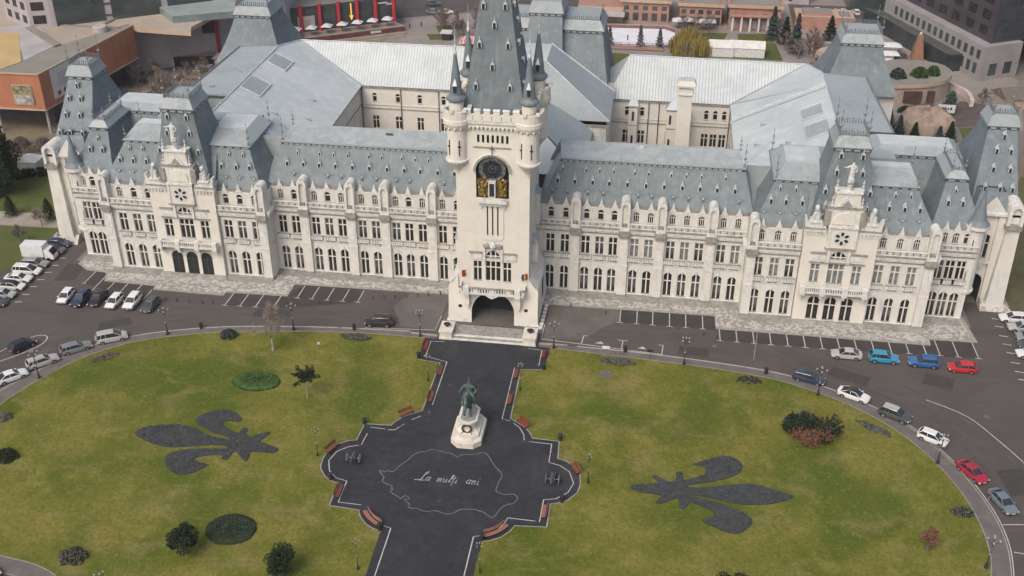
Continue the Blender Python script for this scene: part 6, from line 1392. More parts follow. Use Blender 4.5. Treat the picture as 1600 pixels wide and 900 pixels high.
def branch(b, rnd, p, d, L, r, depth, m, spread=.5, up=.15, kids=3):
    r = max(r, .022)
    n = 2; pts = [p]; dd = d.copy()
    for i in range(n):
        dd = (dd+Vector((rnd.gauss(0,.12), rnd.gauss(0,.12), rnd.gauss(0,.08)+up*.3))).normalized(); pts.append(pts[-1]+dd*(L/n))
    for i in range(n): b.tube(pts[i], pts[i+1], r*(1-.3*i), r*(1-.3*(i+1)), m, 4 if r < .05 else 6)
    if depth == 0: return
    for k in range(kids):
        nd = (dd+Vector((rnd.gauss(0,spread), rnd.gauss(0,spread), rnd.gauss(0,spread*.6)+up))).normalized()
        branch(b, rnd, pts[-1] if k < 2 else pts[1], nd, L*rnd.uniform(.6,.82), r*.6, depth-1, m, spread, up, kids)
def bare_tree(x, y, h, label, seed, cat='tree', group=None, trunk_m=None, twig_m=None, name='bare_tree', depth=4, spread=.5, z=.0, kids=3, thick=1.0, narrow=1.0, fuzz=900):
    rnd = random.Random(seed); t = tag(empty(name, (x, y, z)), label, cat, group)
    b = MB(); th = h*.28; b.tube((0,0,0), (0,0,th), h*.022*thick, h*.016*thick, trunk_m or bark, 7); b.build('trunk', t, fix=False)
    b = MB()
    branch(b, rnd, Vector((0,0,th-.02)), Vector((0,0,1)), h*.24, h*.014*thick, depth, twig_m or twig, spread*narrow, .18, kids)
    for k in range(4):
        a = k*PI/2+rnd.random(); branch(b, rnd, Vector((0,0,th*(.75+.08*k))), Vector((math.cos(a)*.8*narrow, math.sin(a)*.8*narrow, .7)).normalized(), h*.2, h*.010*thick, depth-1, twig_m or twig, spread, .15, kids)
    tm = twig_m or twig; tips = [v for v in b.v if v[2] > h*.38]
    for _ in range(fuzz if tips else 0):
        p = Vector(rnd.choice(tips))+Vector((rnd.gauss(0,.13), rnd.gauss(0,.13), rnd.gauss(0,.13))); u = Vector((p.x*.25+rnd.gauss(0,.5), p.y*.25+rnd.gauss(0,.5), .5+rnd.gauss(0,.4))).normalized()*rnd.uniform(.22,.5); v = u.orthogonal().normalized()*.022
        b.face([tuple(p-v), tuple(p+v), tuple(p+u+v*.4), tuple(p+u-v*.4)], tm)
    b.build('crown', t, fix=False); return t
def leafy_tree(x, y, h, r, label, seed, m, name='tree', cat='tree', group=None, k=16, n=1400, size=.16, z=0, trunk=.25, sq=1.0, cr=.45):
    rnd = random.Random(seed); t = tag(empty(name, (x, y, z)), label, cat, group)
    b = MB(); b.tube((0,0,0), (0,0,h*.6), h*.03+.03, h*.015+.02, bark, 7)
    for i in range(5): a = rnd.random()*6.28; b.tube((0,0,h*(trunk+.05*i)), (math.cos(a)*r*.6, math.sin(a)*r*.6, h*(trunk+.25+.05*i)), .05, .02, bark, 5)
    b.build('trunk', t, fix=False)
    b = MB(); hh = h*(1-trunk)/2; clumpy(b, rnd, (0,0,h-hh), (r,r,hh*sq), k, n, size, m, cr); b.build('crown', t, fix=False); return t
def cone_tree(x, y, h, r, label, seed, m, name='conifer', group=None, n=1500, size=.14, z=0, power=1.0):
    rnd = random.Random(seed); t = tag(empty(name, (x, y, z)), label, 'tree', group)
    b = MB(); b.tube((0,0,0), (0,0,h*.85), h*.02+.03, .02, bark, 6); b.build('trunk', t, fix=False)
    b = MB()
    for _ in range(n):
        f = rnd.random()**.75; zz = h*(.06+.94*f); rr = r*((1-f)**power)*(.75+.3*math.sin(f*40+rnd.random()))+.05; a = rnd.random()*6.283; q = rr*rnd.uniform(.55,1.05)
        p = Vector((math.cos(a)*q, math.sin(a)*q, zz)); u = Vector((math.cos(a), math.sin(a), rnd.uniform(-.6,.3))).normalized()*size*rnd.uniform(.7,1.6); v = Vector((-math.sin(a), math.cos(a), rnd.uniform(-.5,.5))).normalized()*size*.6
        b.face([tuple(p-u), tuple(p-v), tuple(p+u), tuple(p+v)], m)
    b.build('crown', t, fix=False); return t
def shrub(x, y, rx, ry, h, label, seed, m, n=900, size=.12, name='shrub', cat='shrub', rz=0, group=None, z=.14, m2=None, twigs=0, dome=True, wob=1.0):
    rnd = random.Random(seed); t = tag(empty(name, (x, y, z), rz), label, cat, group); b = MB()
    if wob < .5:
        b.loft([[(math.cos(2*PI*k/28)*rx*f, math.sin(2*PI*k/28)*ry*f, hh) for k in range(28)] for f, hh in ((.97,0),(.95,h*.45),(.8,h*.72),(.4,h*.9))], m)
    for _ in range(n):
        a = rnd.random()*6.283; q = math.sqrt(rnd.random()); hz = h*(math.sqrt(max(0, 1-q*q)) if dome else 1)*rnd.uniform(.45,1.08)
        edge = 1+wob*(.10*math.sin(a*5+seed)+.06*math.sin(a*9))
        p = Vector((math.cos(a)*q*rx*edge, math.sin(a)*q*ry*edge, max(.04, hz))); u = Vector((rnd.gauss(0,1), rnd.gauss(0,1), rnd.gauss(0,.6))).normalized(); v = u.orthogonal().normalized(); s = size*rnd.uniform(.6,1.5)
        b.face([tuple(p-u*s), tuple(p-v*s*.6), tuple(p+u*s), tuple(p+v*s*.6)], m2 if (m2 and rnd.random() < .4) else m)
    b.build('foliage', t, fix=False)
    b = MB()
    for _ in range(max(8, twigs)):
        a = rnd.random()*6.283; q = rnd.random(); b.tube((math.cos(a)*q*rx*.4, math.sin(a)*q*ry*.4, 0), (math.cos(a)*q*rx*.9, math.sin(a)*q*ry*.9, h*rnd.uniform(.5,1.15)), .03, .01, twig_d, 4)
    b.build('stems', t, fix=False); return t
# lawns
bare_tree(-32.3,-24.5,8.6,'slender leafless birch with pale trunk on the left lawn', 4, trunk_m=birchb, name='birch_tree', depth=5, z=.14, narrow=.85, spread=.5, kids=3, thick=.9, twig_m=mat('pale_birch_twigs', (0.27,0.225,0.19), (0.20,0.165,0.14), rough=.95, scale=3), fuzz=1700)
rnd = random.Random(8)
t = tag(empty('young_tree', (-23.4,-35.7,.14)), 'small dark-leaved tree with spiky crown on the left lawn', 'tree')
b = MB(); b.tube((0,0,0), (0,0,3.2), .09, .06, birchb, 6); b.build('trunk', t, fix=False)
b = MB()
for k in range(17):
    a = rnd.random()*6.28; el = rnd.uniform(-.35,1.2); d = Vector((math.cos(a)*math.cos(el), math.sin(a)*math.cos(el), math.sin(el))); p0 = Vector((0,0,3.6+rnd.uniform(-.5,.6))); L_ = rnd.uniform(1.2,2.3)
    b.tube(p0, p0+d*L_, .05, .02, bark, 4)
    for j in range(5): q = p0+d*L_*(.35+.16*j); leaves(b, rnd, q, (.34,.34,.34), 18, .15, leaf_dk, shell=0)
b.build('crown', t, fix=False)
shrub(-32.1,-32.75,3.6,2.4,.5,'oval clipped green hedge island on the left lawn', 3, leaf_gr, n=9000, size=.10, name='clipped_hedge', cat='hedge', m2=leaf_dk, wob=.15)
shrub(-24.65,-63.3,3.15,2.7,.55,'oval dark hedge island near the bottom of the left lawn', 5, leaf_dk, n=10000, size=.10, name='clipped_hedge', cat='hedge', m2=leaf_bl, wob=.15)
shrub(-40.5,-21.6,1.3,1.2,1.1,'small dark green bush at the left lawn edge left of the birch', 6, leaf_bl, n=1200, m2=leaf_dk)
shrub(-20.7,-19.2,2.5,.85,.35,'low grey flower bed strip on the left lawn by the kerb', 7, leaf_gy, n=1500, size=.10, name='flower_bed', cat='flower bed', m2=leaf_bl, dome=False)
shrub(-57.2,-30.1,2.2,.75,.45,'brown twiggy bed on the left lawn beside the grey estate car', 9, leaf_gy, n=700, size=.12, name='flower_bed', cat='flower bed', rz=.65, m2=leaf_rd, twigs=25)
leafy_tree(-28.5,-68.2,4.3,1.75,'round dark tree left of the lower oval hedge', 10, leaf_dk, name='round_tree', z=.14, trunk=.22, n=3800, size=.13, k=22)
leafy_tree(-16.2,-69.6,4.0,1.85,'round dark tree between the lower oval hedge and the lower path', 11, leaf_dk, name='round_tree', z=.14, trunk=.12, n=3800, size=.13, k=22)
shrub(-41.7,-70.6,1.7,1.4,1.0,'grey-brown heather bush near the bottom left of the left lawn', 12, leaf_gy, n=2200, size=.11, m2=leaf_dk, twigs=20)
shrub(-59.4,-54.4,1.5,1.4,1.2,'dark bush at the left picture edge on the left lawn', 13, leaf_dk, n=1500)
shrub(-64.3,-46.2,1.1,1.0,.6,'small brown bush at the left picture edge above the dark one', 14, leaf_gy, n=700)
def clump_shrub(x, y, r, h, label, seed, m, n, size, m2=None, k=12, spiky=0):
    rnd = random.Random(seed); t = tag(empty('shrub', (x, y, .14)), label, 'shrub', 'shrub group on the right lawn')
    b = MB(); clumpy(b, rnd, (0,0,h*.42), (r,r*.9,h*.55), k, n, size, m, .42)
    if m2: clumpy(b, rnd, (0,0,h*.5), (r,r*.9,h*.5), k//2, n//3, size, m2, .3)
    for i in range(spiky):
        a = rnd.random()*6.28; d = Vector((math.cos(a), math.sin(a), rnd.uniform(.15,.9))).normalized(); L_ = r*rnd.uniform(.8,1.35)
        for q in range(6): leaves(b, rnd, Vector((0,0,h*.35))+d*L_*(.4+.12*q), (.22,.22,.18), 9, size*.9, m, shell=0)
    b.build('foliage', t, fix=False)
    b = MB()
    for i in range(14): a = rnd.random()*6.28; b.tube((0,0,0), (math.cos(a)*r*.8, math.sin(a)*r*.8, h*rnd.uniform(.4,.9)), .05, .02, bark, 4)
    b.build('stems', t, fix=False)
clump_shrub(46.2,-33.3,2.3,3.8,'tall dark green bush on the left of the big shrub group, right lawn', 15, leaf_dk, 4600, .16, leaf_bl, 16, 6)
clump_shrub(49.9,-34.0,2.0,3.2,'dark spiky juniper on the right of the big shrub group, right lawn', 16, leaf_dk, 2400, .17, leaf_bl, 9, 26)
clump_shrub(48.0,-35.0,2.9,2.9,'reddish brown bush at the front of the big shrub group, right lawn', 17, leaf_rd, 4200, .13, leaf_dk, 18, 4)
leafy_tree(59.9,-54.8,3.8,1.25,'small red-leaved tree alone on the right lawn', 18, leaf_rd, name='red_tree', z=.14, trunk=.3, n=1100, size=.13)
leafy_tree(36.2,-66.2,4.0,1.9,'dark round tree cut off by the bottom edge below the right fleur-de-lis', 19, leaf_dk, name='round_tree', z=.14, trunk=.1, n=3600, size=.14, k=20)
leafy_tree(26.3,-67.2,2.9,1.3,'dark bush-like tree barely showing at the bottom edge, right lawn', 20, leaf_dk, name='round_tree', z=.14, trunk=.1, n=1500)
shrub(20.5,-20.1,2.6,.85,.35,'low grey flower bed strip on the right lawn by the kerb', 21, leaf_gy, n=1500, size=.10, name='flower_bed', cat='flower bed', m2=leaf_bl, dome=False, rz=-.08)
b = MB(); b.prism([(17.9,-24.3),(19.9,-24.4),(19.7,-22.6),(18.1,-22.7)], .15, .20, pav_m); tag(b.build('stone_slab'), 'grey slab lying on the right lawn below the low flower bed', 'slab')
shrub(40.1,-22.2,1.9,.8,.8,'dark twiggy bush on the right lawn near the kerb bin', 22, leaf_dk, n=420, size=.12, twigs=40, m2=leaf_gy)
shrub(56.9,-31.2,2.6,.75,.35,'long grey bed on the right lawn beside the dark SUV', 23, leaf_gy, n=1500, size=.10, name='flower_bed', cat='flower bed', rz=-.6, m2=leaf_bl)
shrub(65.6,-47.2,1.35,1.0,.5,'small dark round bed near the right end of the right lawn', 24, leaf_dk, n=1200, size=.10, name='flower_bed', cat='flower bed', m2=leaf_gy)
t = tag(empty('sign', (25.3,-18.5,.14)), 'small dark sign on a pale post at the right lawn kerb', 'sign'); b = MB(); b.tube((0,0,0),(0,0,1.5),.05,.05,pav_m,6); b.build('post', t); b = MB(); b.box(-.45,.45,-.06,.06,1.3,1.75,black); b.build('board', t)
t = tag(empty('garden_light', (-25.4,-23.1,.14)), 'short white garden light on the left lawn right of the birch', 'light'); b = MB(); b.tube((0,0,0),(0,0,.9),.06,.05,pav_m,6); b.build('post', t); b = MB(); b.lathe(0,0,[(.05,.9),(.2,1.0),(.2,1.2),(.05,1.3)],statw,8); b.build('lamp_head', t)
# left park
parkg = mat('park_lawn', (0.072,0.092,0.026), (0.10,0.112,0.038), rough=1, scale=.15, detail=7, c3=(0.15,0.14,0.06), s3=.8, amt=.3, spec=.1)
dirt = mat('tan_path', (0.27,0.235,0.20), (0.34,0.30,0.26), rough=.95, scale=.3, c3=(0.2,0.17,0.14), s3=2, amt=.4)
struct(sheet('park_lawn', [(-125,38),(-112,38),(-100.6,29),(-97,35),(-89,33),(-85.5,14.4),(-99.5,14.1),(-125,14)], .03, parkg)); struct(sheet('park_path', [(-125,9),(-96.4,8.8),(-83.4,9.2),(-84.5,14.4),(-99.5,14.2),(-125,14.2)], .02, dirt))
struct(sheet('park_lawn', [(-125,8.8),(-96.4,8.6),(-84.6,9.0),(-84.9,-3),(-88.3,-12),(-95,-24),(-125,-40)], .03, parkg)); struct(sheet('park_garden', [(-100,29),(-112,38),(-125,38),(-125,62),(-106,56),(-90,50),(-86,32),(-97,35)], .025, mat('dry_garden', (0.17,0.13,0.085), (0.22,0.18,0.11), scale=.3, c3=(0.11,0.085,0.06), s3=1.2, amt=.6)))
cone_tree(-96.3,12.6,4.2,1.5,'dark clipped cone tree at the path, left of the other cone', 31, leaf_dk, name='cone_tree', group='clipped cones by the park path', n=2600, power=.7)
cone_tree(-88.4,12.2,4.4,1.4,'dark clipped cone tree behind the bare round tree near the corner tower', 32, leaf_dk, name='cone_tree', group='clipped cones by the park path', n=2600, power=.7)
bare_tree(-88.4,9.4,4.2,'round bare tree beside the clipped cone near the corner tower', 33, depth=4, twig_m=twig, kids=4); bare_tree(-88.8,2.6,4.0,'bare tree on the lawn above the left car park', 34, depth=4, twig_m=twig_d); bare_tree(-93,-4,3.5,'thin bare sapling at the left edge beside the car park', 35, depth=3)
leafy_tree(-103.5,21,14.5,5.2,'huge dark evergreen tree at the left picture edge', 36, leaf_dk, name='evergreen_tree', trunk=.02, n=9000, size=.3, k=34, cr=.4)
leafy_tree(-108.5,27,12,4.6,'dark evergreen behind the huge one at the left edge', 37, leaf_dk, name='evergreen_tree', trunk=.02, n=6000, size=.3, k=26)
t = tag(empty('tent', (-102.3,31.6,0)), 'white fabric tent beside the huge dark evergreen', 'tent'); b = MB(); b.frustum((-2.0,2.0,-1.8,1.8),(-1.9,1.9,-1.7,1.7),0,3.0,statw); b.build('walls', t); b = MB(); b.frustum((-2.2,2.2,-2,2),(-.2,.2,-.2,.2),3.0,4.1,statw,top=statw); b.build('roof', t)
b = MB(); rnd = random.Random(5)
for i in range(26):
    f = i/25; leaves(b, rnd, (-104+f*9.5, 27.5+f*6.2+math.sin(f*7)*.5, .9), (1.0,1.0,1.1), 90, .2, leaf_dk, shell=0)
o = b.build('hedge', None, fix=False); tag(o, 'dark green hedge running between the white tent and the corner tower', 'hedge')
for i, (x, y, r_) in enumerate(((-101.5,44.6,1.9),(-106.5,43.8,1.9),(-97.5,47.5,1.7),(-111.5,43.5,1.8))):
    shrub(x, y, r_, r_, 2.2, ['round leafless shrub in the garden row, second from the right','round leafless shrub in the middle of the garden row','round leafless shrub at the right end of the garden row','round leafless shrub at the left end of the garden row'][i], 50+i, twig_d, n=1300, size=.13, name='bare_shrub', z=0, m2=leaf_gy, twigs=30)
b = MB(); rnd = random.Random(6)
for i in range(24): f = i/23; leaves(b, rnd, (-113+f*17, 40.0+f*2.0, .9), (.8,.8,.9), 60, .16, twig_d, shell=0)
tag(b.build('hedge', None, fix=False), 'leafless brown hedge along the front of the garden row', 'hedge')
for i, (x, y, h) in enumerate(((-93.5,45,6.5),(-91,52,7),(-96,36.5,5))): bare_tree(x, y, h, ['bare tree in the brown garden beside the corner tower roof','tall bare tree behind the left corner tower near the orange building','low bare tree in the dry garden near the hedge'][i], 60+i, depth=4, twig_m=twig_d)
t = tag(empty('pergola', (-94.2,33.6,0), .2), 'small dark timber pergola by the end of the green hedge', 'pergola'); b = MB()
for X in (-1.6,1.6):
    for Y_ in (-1,1): b.box(X-.08, X+.08, Y_-.08, Y_+.08, 0, 2.2, darkiron)
b.build('post_frame', t); b = MB(); b.box(-2,2,-1.3,1.3,2.2,2.4,benchp); b.build('roof', t)
# right side ground beyond the car park
struct(sheet('side_lawn', [(83,3.7),(125,3.7),(125,60),(99,60),(84,30)], .03, mat('rough_grass', (0.07,0.075,0.03), (0.12,0.105,0.05), rough=1, scale=.3, c3=(0.16,0.13,0.08), s3=1.5, amt=.5)))
# ---------------------------------------------------------------- the town behind
orange = mat('orange_cladding', (0.42,0.175,0.095), (0.35,0.145,0.08), rough=.6, scale=.25, seam=((0,1),.8,.06,(0.24,0.085,0.04),.6)); beige = mat('beige_flat_roof', (0.34,0.29,0.235), (0.40,0.345,0.28), rough=.9, scale=.08, detail=6, c3=(0.27,0.235,0.2), s3=.6, amt=.5)
greyroof = mat('grey_flat_roof', (0.215,0.20,0.17), (0.25,0.235,0.205), rough=.9, scale=.15, c3=(0.18,0.165,0.145), s3=.8, amt=.5)
yellowr = mat('yellow_wall_panel', (0.50,0.37,0.17), (0.43,0.31,0.14), rough=.8, scale=.2); lilac = mat('lilac_grey_plaster', (0.42,0.385,0.40), (0.36,0.33,0.345), rough=.85, scale=.2, c3=(0.24,0.215,0.225), s3=.7, amt=.3)
whiter = mat('pale_roof_membrane', (0.42,0.40,0.40), (0.33,0.31,0.31), rough=.8, scale=.15, detail=6)
dkglass = mat('tinted_shop_glass', (0.035,0.05,0.052), (0.07,0.085,0.085), rough=.15, scale=.25); redp = mat('red_pillar_paint', (0.42,0.03,0.045), (0.33,0.025,0.035), rough=.5, scale=1)
peach = mat('peach_soffit', (0.46,0.35,0.255), (0.40,0.30,0.22), rough=.8, scale=.5); terr = mat('terracotta_wall', (0.38,0.215,0.165), (0.32,0.18,0.14), rough=.85, scale=.4, c3=(0.26,0.14,0.11), s3=1.5, amt=.3)
hotel_m = mat('dark_hotel_cladding', (0.045,0.042,0.052), (0.065,0.061,0.072), rough=.5, scale=.2); hotel_l = mat('pale_hotel_podium', (0.30,0.285,0.29), (0.25,0.235,0.24), rough=.85, scale=.3, c3=(0.25,0.235,0.24), s3=1, amt=.3)
sand = mat('sand_stone', (0.40,0.335,0.275), (0.33,0.275,0.225), rough=.95, scale=.5, c3=(0.28,0.21,0.16), s3=1.5, amt=.4); paved = mat('plaza_paving_behind', (0.23,0.20,0.18), (0.28,0.245,0.22), rough=.95, scale=.12, c3=(0.17,0.15,0.135), s3=.9, amt=.5)
def prism_b(name, parent, pts, z0, z1, m, top=None):
    b = MB(); b.prism(pts, z0, z1, m, top=top or m); return b.build(name, parent)
def quad_on(b, p, q, f0, f1, z0, z1, m, off=.06):
    """panel standing proud of the vertical wall running p -> q (outside on its right)"""
    dx, dy = q[0]-p[0], q[1]-p[1]; L = math.hypot(dx, dy); nx, ny = dy/L*off, -dx/L*off
    a = (p[0]+dx*f0+nx, p[1]+dy*f0+ny); c = (p[0]+dx*f1+nx, p[1]+dy*f1+ny); a0 = (p[0]+dx*f0, p[1]+dy*f0); c0 = (p[0]+dx*f1, p[1]+dy*f1)
    b.face([(*a,z0),(*c,z0),(*c,z1),(*a,z1)], m)
    b.face([(*a,z1),(*c,z1),(*c0,z1),(*a0,z1)], m); b.face([(*a,z0),(*a,z1),(*a0,z1),(*a0,z0)], m); b.face([(*c,z0),(*c0,z0),(*c0,z1),(*c,z1)], m)
# shopping centre
A, B_, C_ = (-120,49.7), (-107.8,49.9), (-102.7,85.3)
mall = tag(empty('shopping_centre', (-115,70,0)), 'sprawling shopping centre with an orange clad wing, beige roofs and a lilac-grey wall', 'building')
mall.location = (0,0,0)
prism_b('orange_wing', mall, [(-130,49.6),B_,C_,(-104.5,86.5),(-116,62),(-130,60)], 6.0, 14.0, orange, greyroof)
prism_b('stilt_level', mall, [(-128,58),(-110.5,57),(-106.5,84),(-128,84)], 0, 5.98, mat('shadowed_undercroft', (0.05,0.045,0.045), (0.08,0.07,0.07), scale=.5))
for i, (x, y) in enumerate(((-108.6,51.2),(-108.6+2.6,68),(-120,51))): b = MB(); b.tube((x,y,0), (x,y,6), .3, .3, lilac, 8); b.build('stilt', mall)
b = MB(); b.path([(-130,49.5,14.1),(B_[0],B_[1]-.1,14.1),(C_[0]+.1,C_[1],14.1)], .22, peach, 4); b.path([(-130,49.4,6.0),(B_[0],B_[1]-.1,6.0),(C_[0]+.1,C_[1],6.0)], .2, peach, 4); b.build('parapet_trim', mall)
RM = [(-104.5,86.4),(-100.7,83.9),(-87.2,83.0),(-88.5,86.8),(-86.5,98),(-84.7,105),(-76,117),(-118.2,118),(-150,118),(-150,62),(-127.7,62),(-116,60)]
prism_b('main_roof', mall, RM, 12.9, 13.9, peach, beige)
prism_b('sloped_yellow_roof', mall, [(-117.3,52.5),(-115.6,57),(-126.5,76),(-134,74),(-130,52)], 13.9, 14.12, yellowr); prism_b('pale_roof', mall, [(-115.4,58),(-113.6,68.6),(-126.3,83.5),(-133,79),(-126.8,74.5)], 13.9, 14.08, whiter)
prism_b('roof_seam', mall, [(-113.2,67.2),(-112.4,68.8),(-125.4,80.4),(-126.6,79)], 14.1, 14.5, greyroof); prism_b('roof_seam', mall, [(-119.7,82.4),(-105,82.7),(-105,83.5),(-119.7,83.2)], 13.9, 14.2, greyroof); prism_b('roof_seam', mall, [(-110.9,83.6),(-110,83.6),(-107.3,96.6),(-108.6,96.9)], 13.9, 14.25, greyroof)
b = MB(); b.lathe(-108.2, 80.0, [(1.7,14.0),(1.7,15.3),(1.4,15.5),(.4,15.4)], lilac, 16); b.build('vent_drum', mall)
prism_b('lilac_wall', mall, [(-103.9,86.9),(-106.2,92),(-97.5,100.2),(-88,102.6),(-82,116),(-118,116),(-118,90)], 0, 12.9, lilac)
WA, WB, WC = (-106.2,92), (-97.5,100.2), (-88,102.6)
b = MB(); quad_on(b, WA, WB, .40, .56, 8.2, 9.6, black); quad_on(b, WA, WB, .43, .53, 8.7, 9.1, statw, .1); b.build('shop_sign', mall); b = MB(); quad_on(b, WA, WB, .62, .80, 7.8, 9.2, redp); quad_on(b, WA, WB, .66, .76, 8.3, 8.7, statw, .1); b.build('shop_sign', mall)
b = MB(); quad_on(b, WA, WB, .84, .97, 7.2, 8.6, terr); b.build('shop_sign', mall); b = MB(); quad_on(b, WA, WB, .84, .98, 4.9, 6.3, black); quad_on(b, WA, WB, .87, .95, 5.4, 5.8, statw, .1); b.build('shop_sign', mall)
b = MB(); quad_on(b, WB, WC, .02, .86, 7.6, 11.6, hotel_m, .5); b.build('shop_front', mall); b = MB(); quad_on(b, WB, WC, .02, .86, 3.2, 7.55, whiter, .4); b.build('shop_front', mall); b = MB(); quad_on(b, WB, WC, .86, .95, 2, 11.6, redp, .7); b.build('pillar', mall)
b = MB(); b.prism([(-99,96.5),(-86,99.5),(-88,102.2),(-98,99.8)], 0, 2.6, black, top=sand); b.build('shop_terrace', mall)
# banner and poster on the orange wing (flat print: blurred lines and picture patches)
b = MB(); quad_on(b, B_, C_, .10, .30, 7.2, 13.9, statw, .2)
for i, z in enumerate((12.2,11.6,11.0,10.4,9.8)): quad_on(b, B_, C_, .15, .25-.02*(i % 2), z, z+.2, lilac, .24)
for i, f in enumerate((.13,.19,.25)): quad_on(b, B_, C_, f, f+.03, 7.7, 8.7, (redp, dkglass, redp)[i], .24)
b.build('banner', mall)
b = MB(); quad_on(b, A, B_, .45, .82, 7.0, 11.6, sand, .15); quad_on(b, A, B_, .46, .81, 9.4, 11.4, mat('poster_dark_picture', (0.10,0.09,0.05), (0.35,0.29,0.16), scale=1.6), .19); quad_on(b, A, B_, .47, .82, 7.2, 9.3, mat('poster_pale_picture', (0.45,0.45,0.42), (0.16,0.14,0.11), scale=.9), .19); b.build('poster', mall)
# office block behind the roofs
off_ = tag(empty('office_building', (0,0,0)), 'grey-lilac office block with dark glass bays and red lamps behind the shopping centre', 'building')
P0_, P1_, P2_ = (-126,80.2), (-121.4,81.8), (-76,118.5)
b = MB(); b.prism([(-136,87),P0_,P1_,(-114.8,86),(-88.7,103.4),P2_,(-80,160),(-150,160)], 0, 34, lilac); wl = b.build('wall', off_)
def window_row(par, p, q, n, z0, z1, f0, f1, m, nm='window', wf=.6, off=.08):
    for i in range(n):
        c = f0+(f1-f0)*(i+.5)/n; h = (f1-f0)/n*wf/2; b = MB(); quad_on(b, p, q, c-h, c+h, z0, z1, m, off); b.build(nm, par)
for z in (14.8,18.0,21.2,24.4,27.6,30.8): window_row(wl, P0_, P1_, 1, z, z+2.0, .0, 1, glass); window_row(wl, (-136,87), P0_, 3, z, z+1.8, .05, 1, glass, wf=.5)
for k, (f0, f1) in enumerate(((.02,.98),)):
    b = MB(); quad_on(b, P1_, (-88.7,103.4), .03, .32, 12, 33.5, dkglass, .25); b.build('glass_bay', wl); b = MB(); quad_on(b, P1_, (-88.7,103.4), .36, .66, 12, 33.5, dkglass, .25); b.build('glass_bay', wl); b = MB(); quad_on(b, P1_, (-88.7,103.4), .70, .98, 12, 33.5, dkglass, .25); b.build('glass_bay', wl)
b = MB()
for z in (15,17.8,20.6,23.4,26.2,29): quad_on(b, P1_, (-88.7,103.4), .03, .98, z, z+.35, hotel_m, .3)
b.build('floor_bands', wl)
redl = mat('red_lamp', (0.75,0.04,0.05), emit=.7)
for f, z in ((.24,20.0),(.56,22.2),(.12,23.4)):
    x = P1_[0]+(-88.7-P1_[0])*f; y = P1_[1]+(103.4-P1_[1])*f; b = MB(); b.lathe(x+.6, y-.8, [(.1,z-.55),(.5,z-.25),(.5,z+.25),(.1,z+.55)], redl, 10); b.build('red_lamp', wl)
prism_b('glass_roof_hall', mall, [(-100.1,95.5),(-93.9,88.8),(-76.5,97.2),(-76.5,104.5),(-88,107.4)], 13.9, 15.6, mat('grey_glazing', (0.15,0.20,0.20), (0.20,0.25,0.25), rough=.3, scale=.5, seam=((0,),1.4,.06,(.08,.1,.1),.7)), mat('grey_green_roof', (0.22,0.27,0.27), (0.27,0.32,0.32), scale=.3))
# red pillared shops
shop = tag(empty('shop_building', (0,0,0)), 'long glass-fronted shop building with bright red pillars behind the rear wing', 'building')
S0, S1 = (-92,114.0), (-51.4,138.2)
b = MB(); b.prism([S0,S1,(-58,152),(-100,130)], 0, 8.2, hotel_m, top=greyroof); sw_ = b.build('wall', shop)
nb = 9
for i in range(nb):
    b = MB(); quad_on(b, S0, S1, i/nb+.02, (i+1)/nb-.02, 1.6, 7.4, dkglass, .12); b.build('window', sw_)
for i in range(nb+1):
    f = i/nb; x, y = S0[0]+(S1[0]-S0[0])*f, S0[1]+(S1[1]-S0[1])*f; b = MB(); b.box(x-.45, x+.45, y-.8, y+.2, 0, 8.6, redp); b.build('pillar', sw_)
b = MB(); quad_on(b, S0, S1, .42, .52, 1.7, 5.6, whiter, .2); quad_on(b, S0, S1, .45, .49, 2.3, 4.6, sand, .25); b.build('white_frame', sw_)
ylw = mat('lit_yellow_arrow', (0.9,0.5,0.06), emit=.5)
b = MB(); px_, py_ = S0[0]+(S1[0]-S0[0])*.745, S0[1]+(S1[1]-S0[1])*.745-1.0
b.box(px_-.16, px_+.16, py_-.05, py_+.05, 4.4, 8.0, ylw); b.xprism([(px_-.6,4.6),(px_+.6,4.6),(px_,3.3)], py_-.06, py_+.06, ylw); b.build('arrow_sign', sw_)
for f0, f1, z in ((.9,.96,6.7),(.95,.99,6.2)): b = MB(); quad_on(b, S0, S1, f0, f1, z, z+.35, statw, .3); b.build('white_sign', sw_)
T0, T1 = (-90,108.5), (-47.5,134.0)
b = MB(); b.prism([T0,T1,(-51.4,138.2),(-92,114)], 0, 1.3, mat('dark_red_terrace_wall', (0.20,0.05,0.05), (0.10,0.04,0.04), scale=.5), top=paved); trc = tag(b.build('terrace'), 'raised terrace with a red front wall along the pillared shops', 'terrace')
rnd = random.Random(12)
for i in range(8):
    f = .30+.085*i; x, y = -91+(43.2)*f, 110.6+25.6*f
    t = tag(empty('parasol', (x, y, 1.3)), ['closed-in white parasol at the left end of the shop terrace','white parasol second from left on the shop terrace','white parasol third from left on the shop terrace','white parasol fourth from left on the shop terrace','white parasol fifth from left on the shop terrace','white parasol sixth from left on the shop terrace','white parasol seventh from left on the shop terrace','white parasol at the right end of the shop terrace'][i], 'parasol', 'white parasols on the shop terrace')
    b = MB(); b.tube((0,0,0), (0,0,2.3), .05, .05, darkiron, 5); b.build('pole', t); b = MB(); b.frustum((-1.4,1.4,-1.4,1.4), (-.08,.08,-.08,.08), 2.0, 2.8, statw, top=statw); b.build('canopy', t)
for k, (dz, dy, m_) in enumerate(((.7,-3.0,sand),(.55,-6.0,sand))):
    b = MB(); b.prism([(T0[0],T0[1]+dy),(T1[0]+1,T1[1]+dy),(T1[0]+1,T1[1]+dy+.4),(T0[0],T0[1]+dy+.4)], 0, dz, m_); tag(b.build('low_wall'), ['low pale garden wall just below the red terrace wall','low pale garden wall farther below the shop terrace'][k], 'wall')
b = MB(); quad_on(b, T0, T1, .80, .86, .4, 1.0, statw, .1); b.build('white_sign', trc)
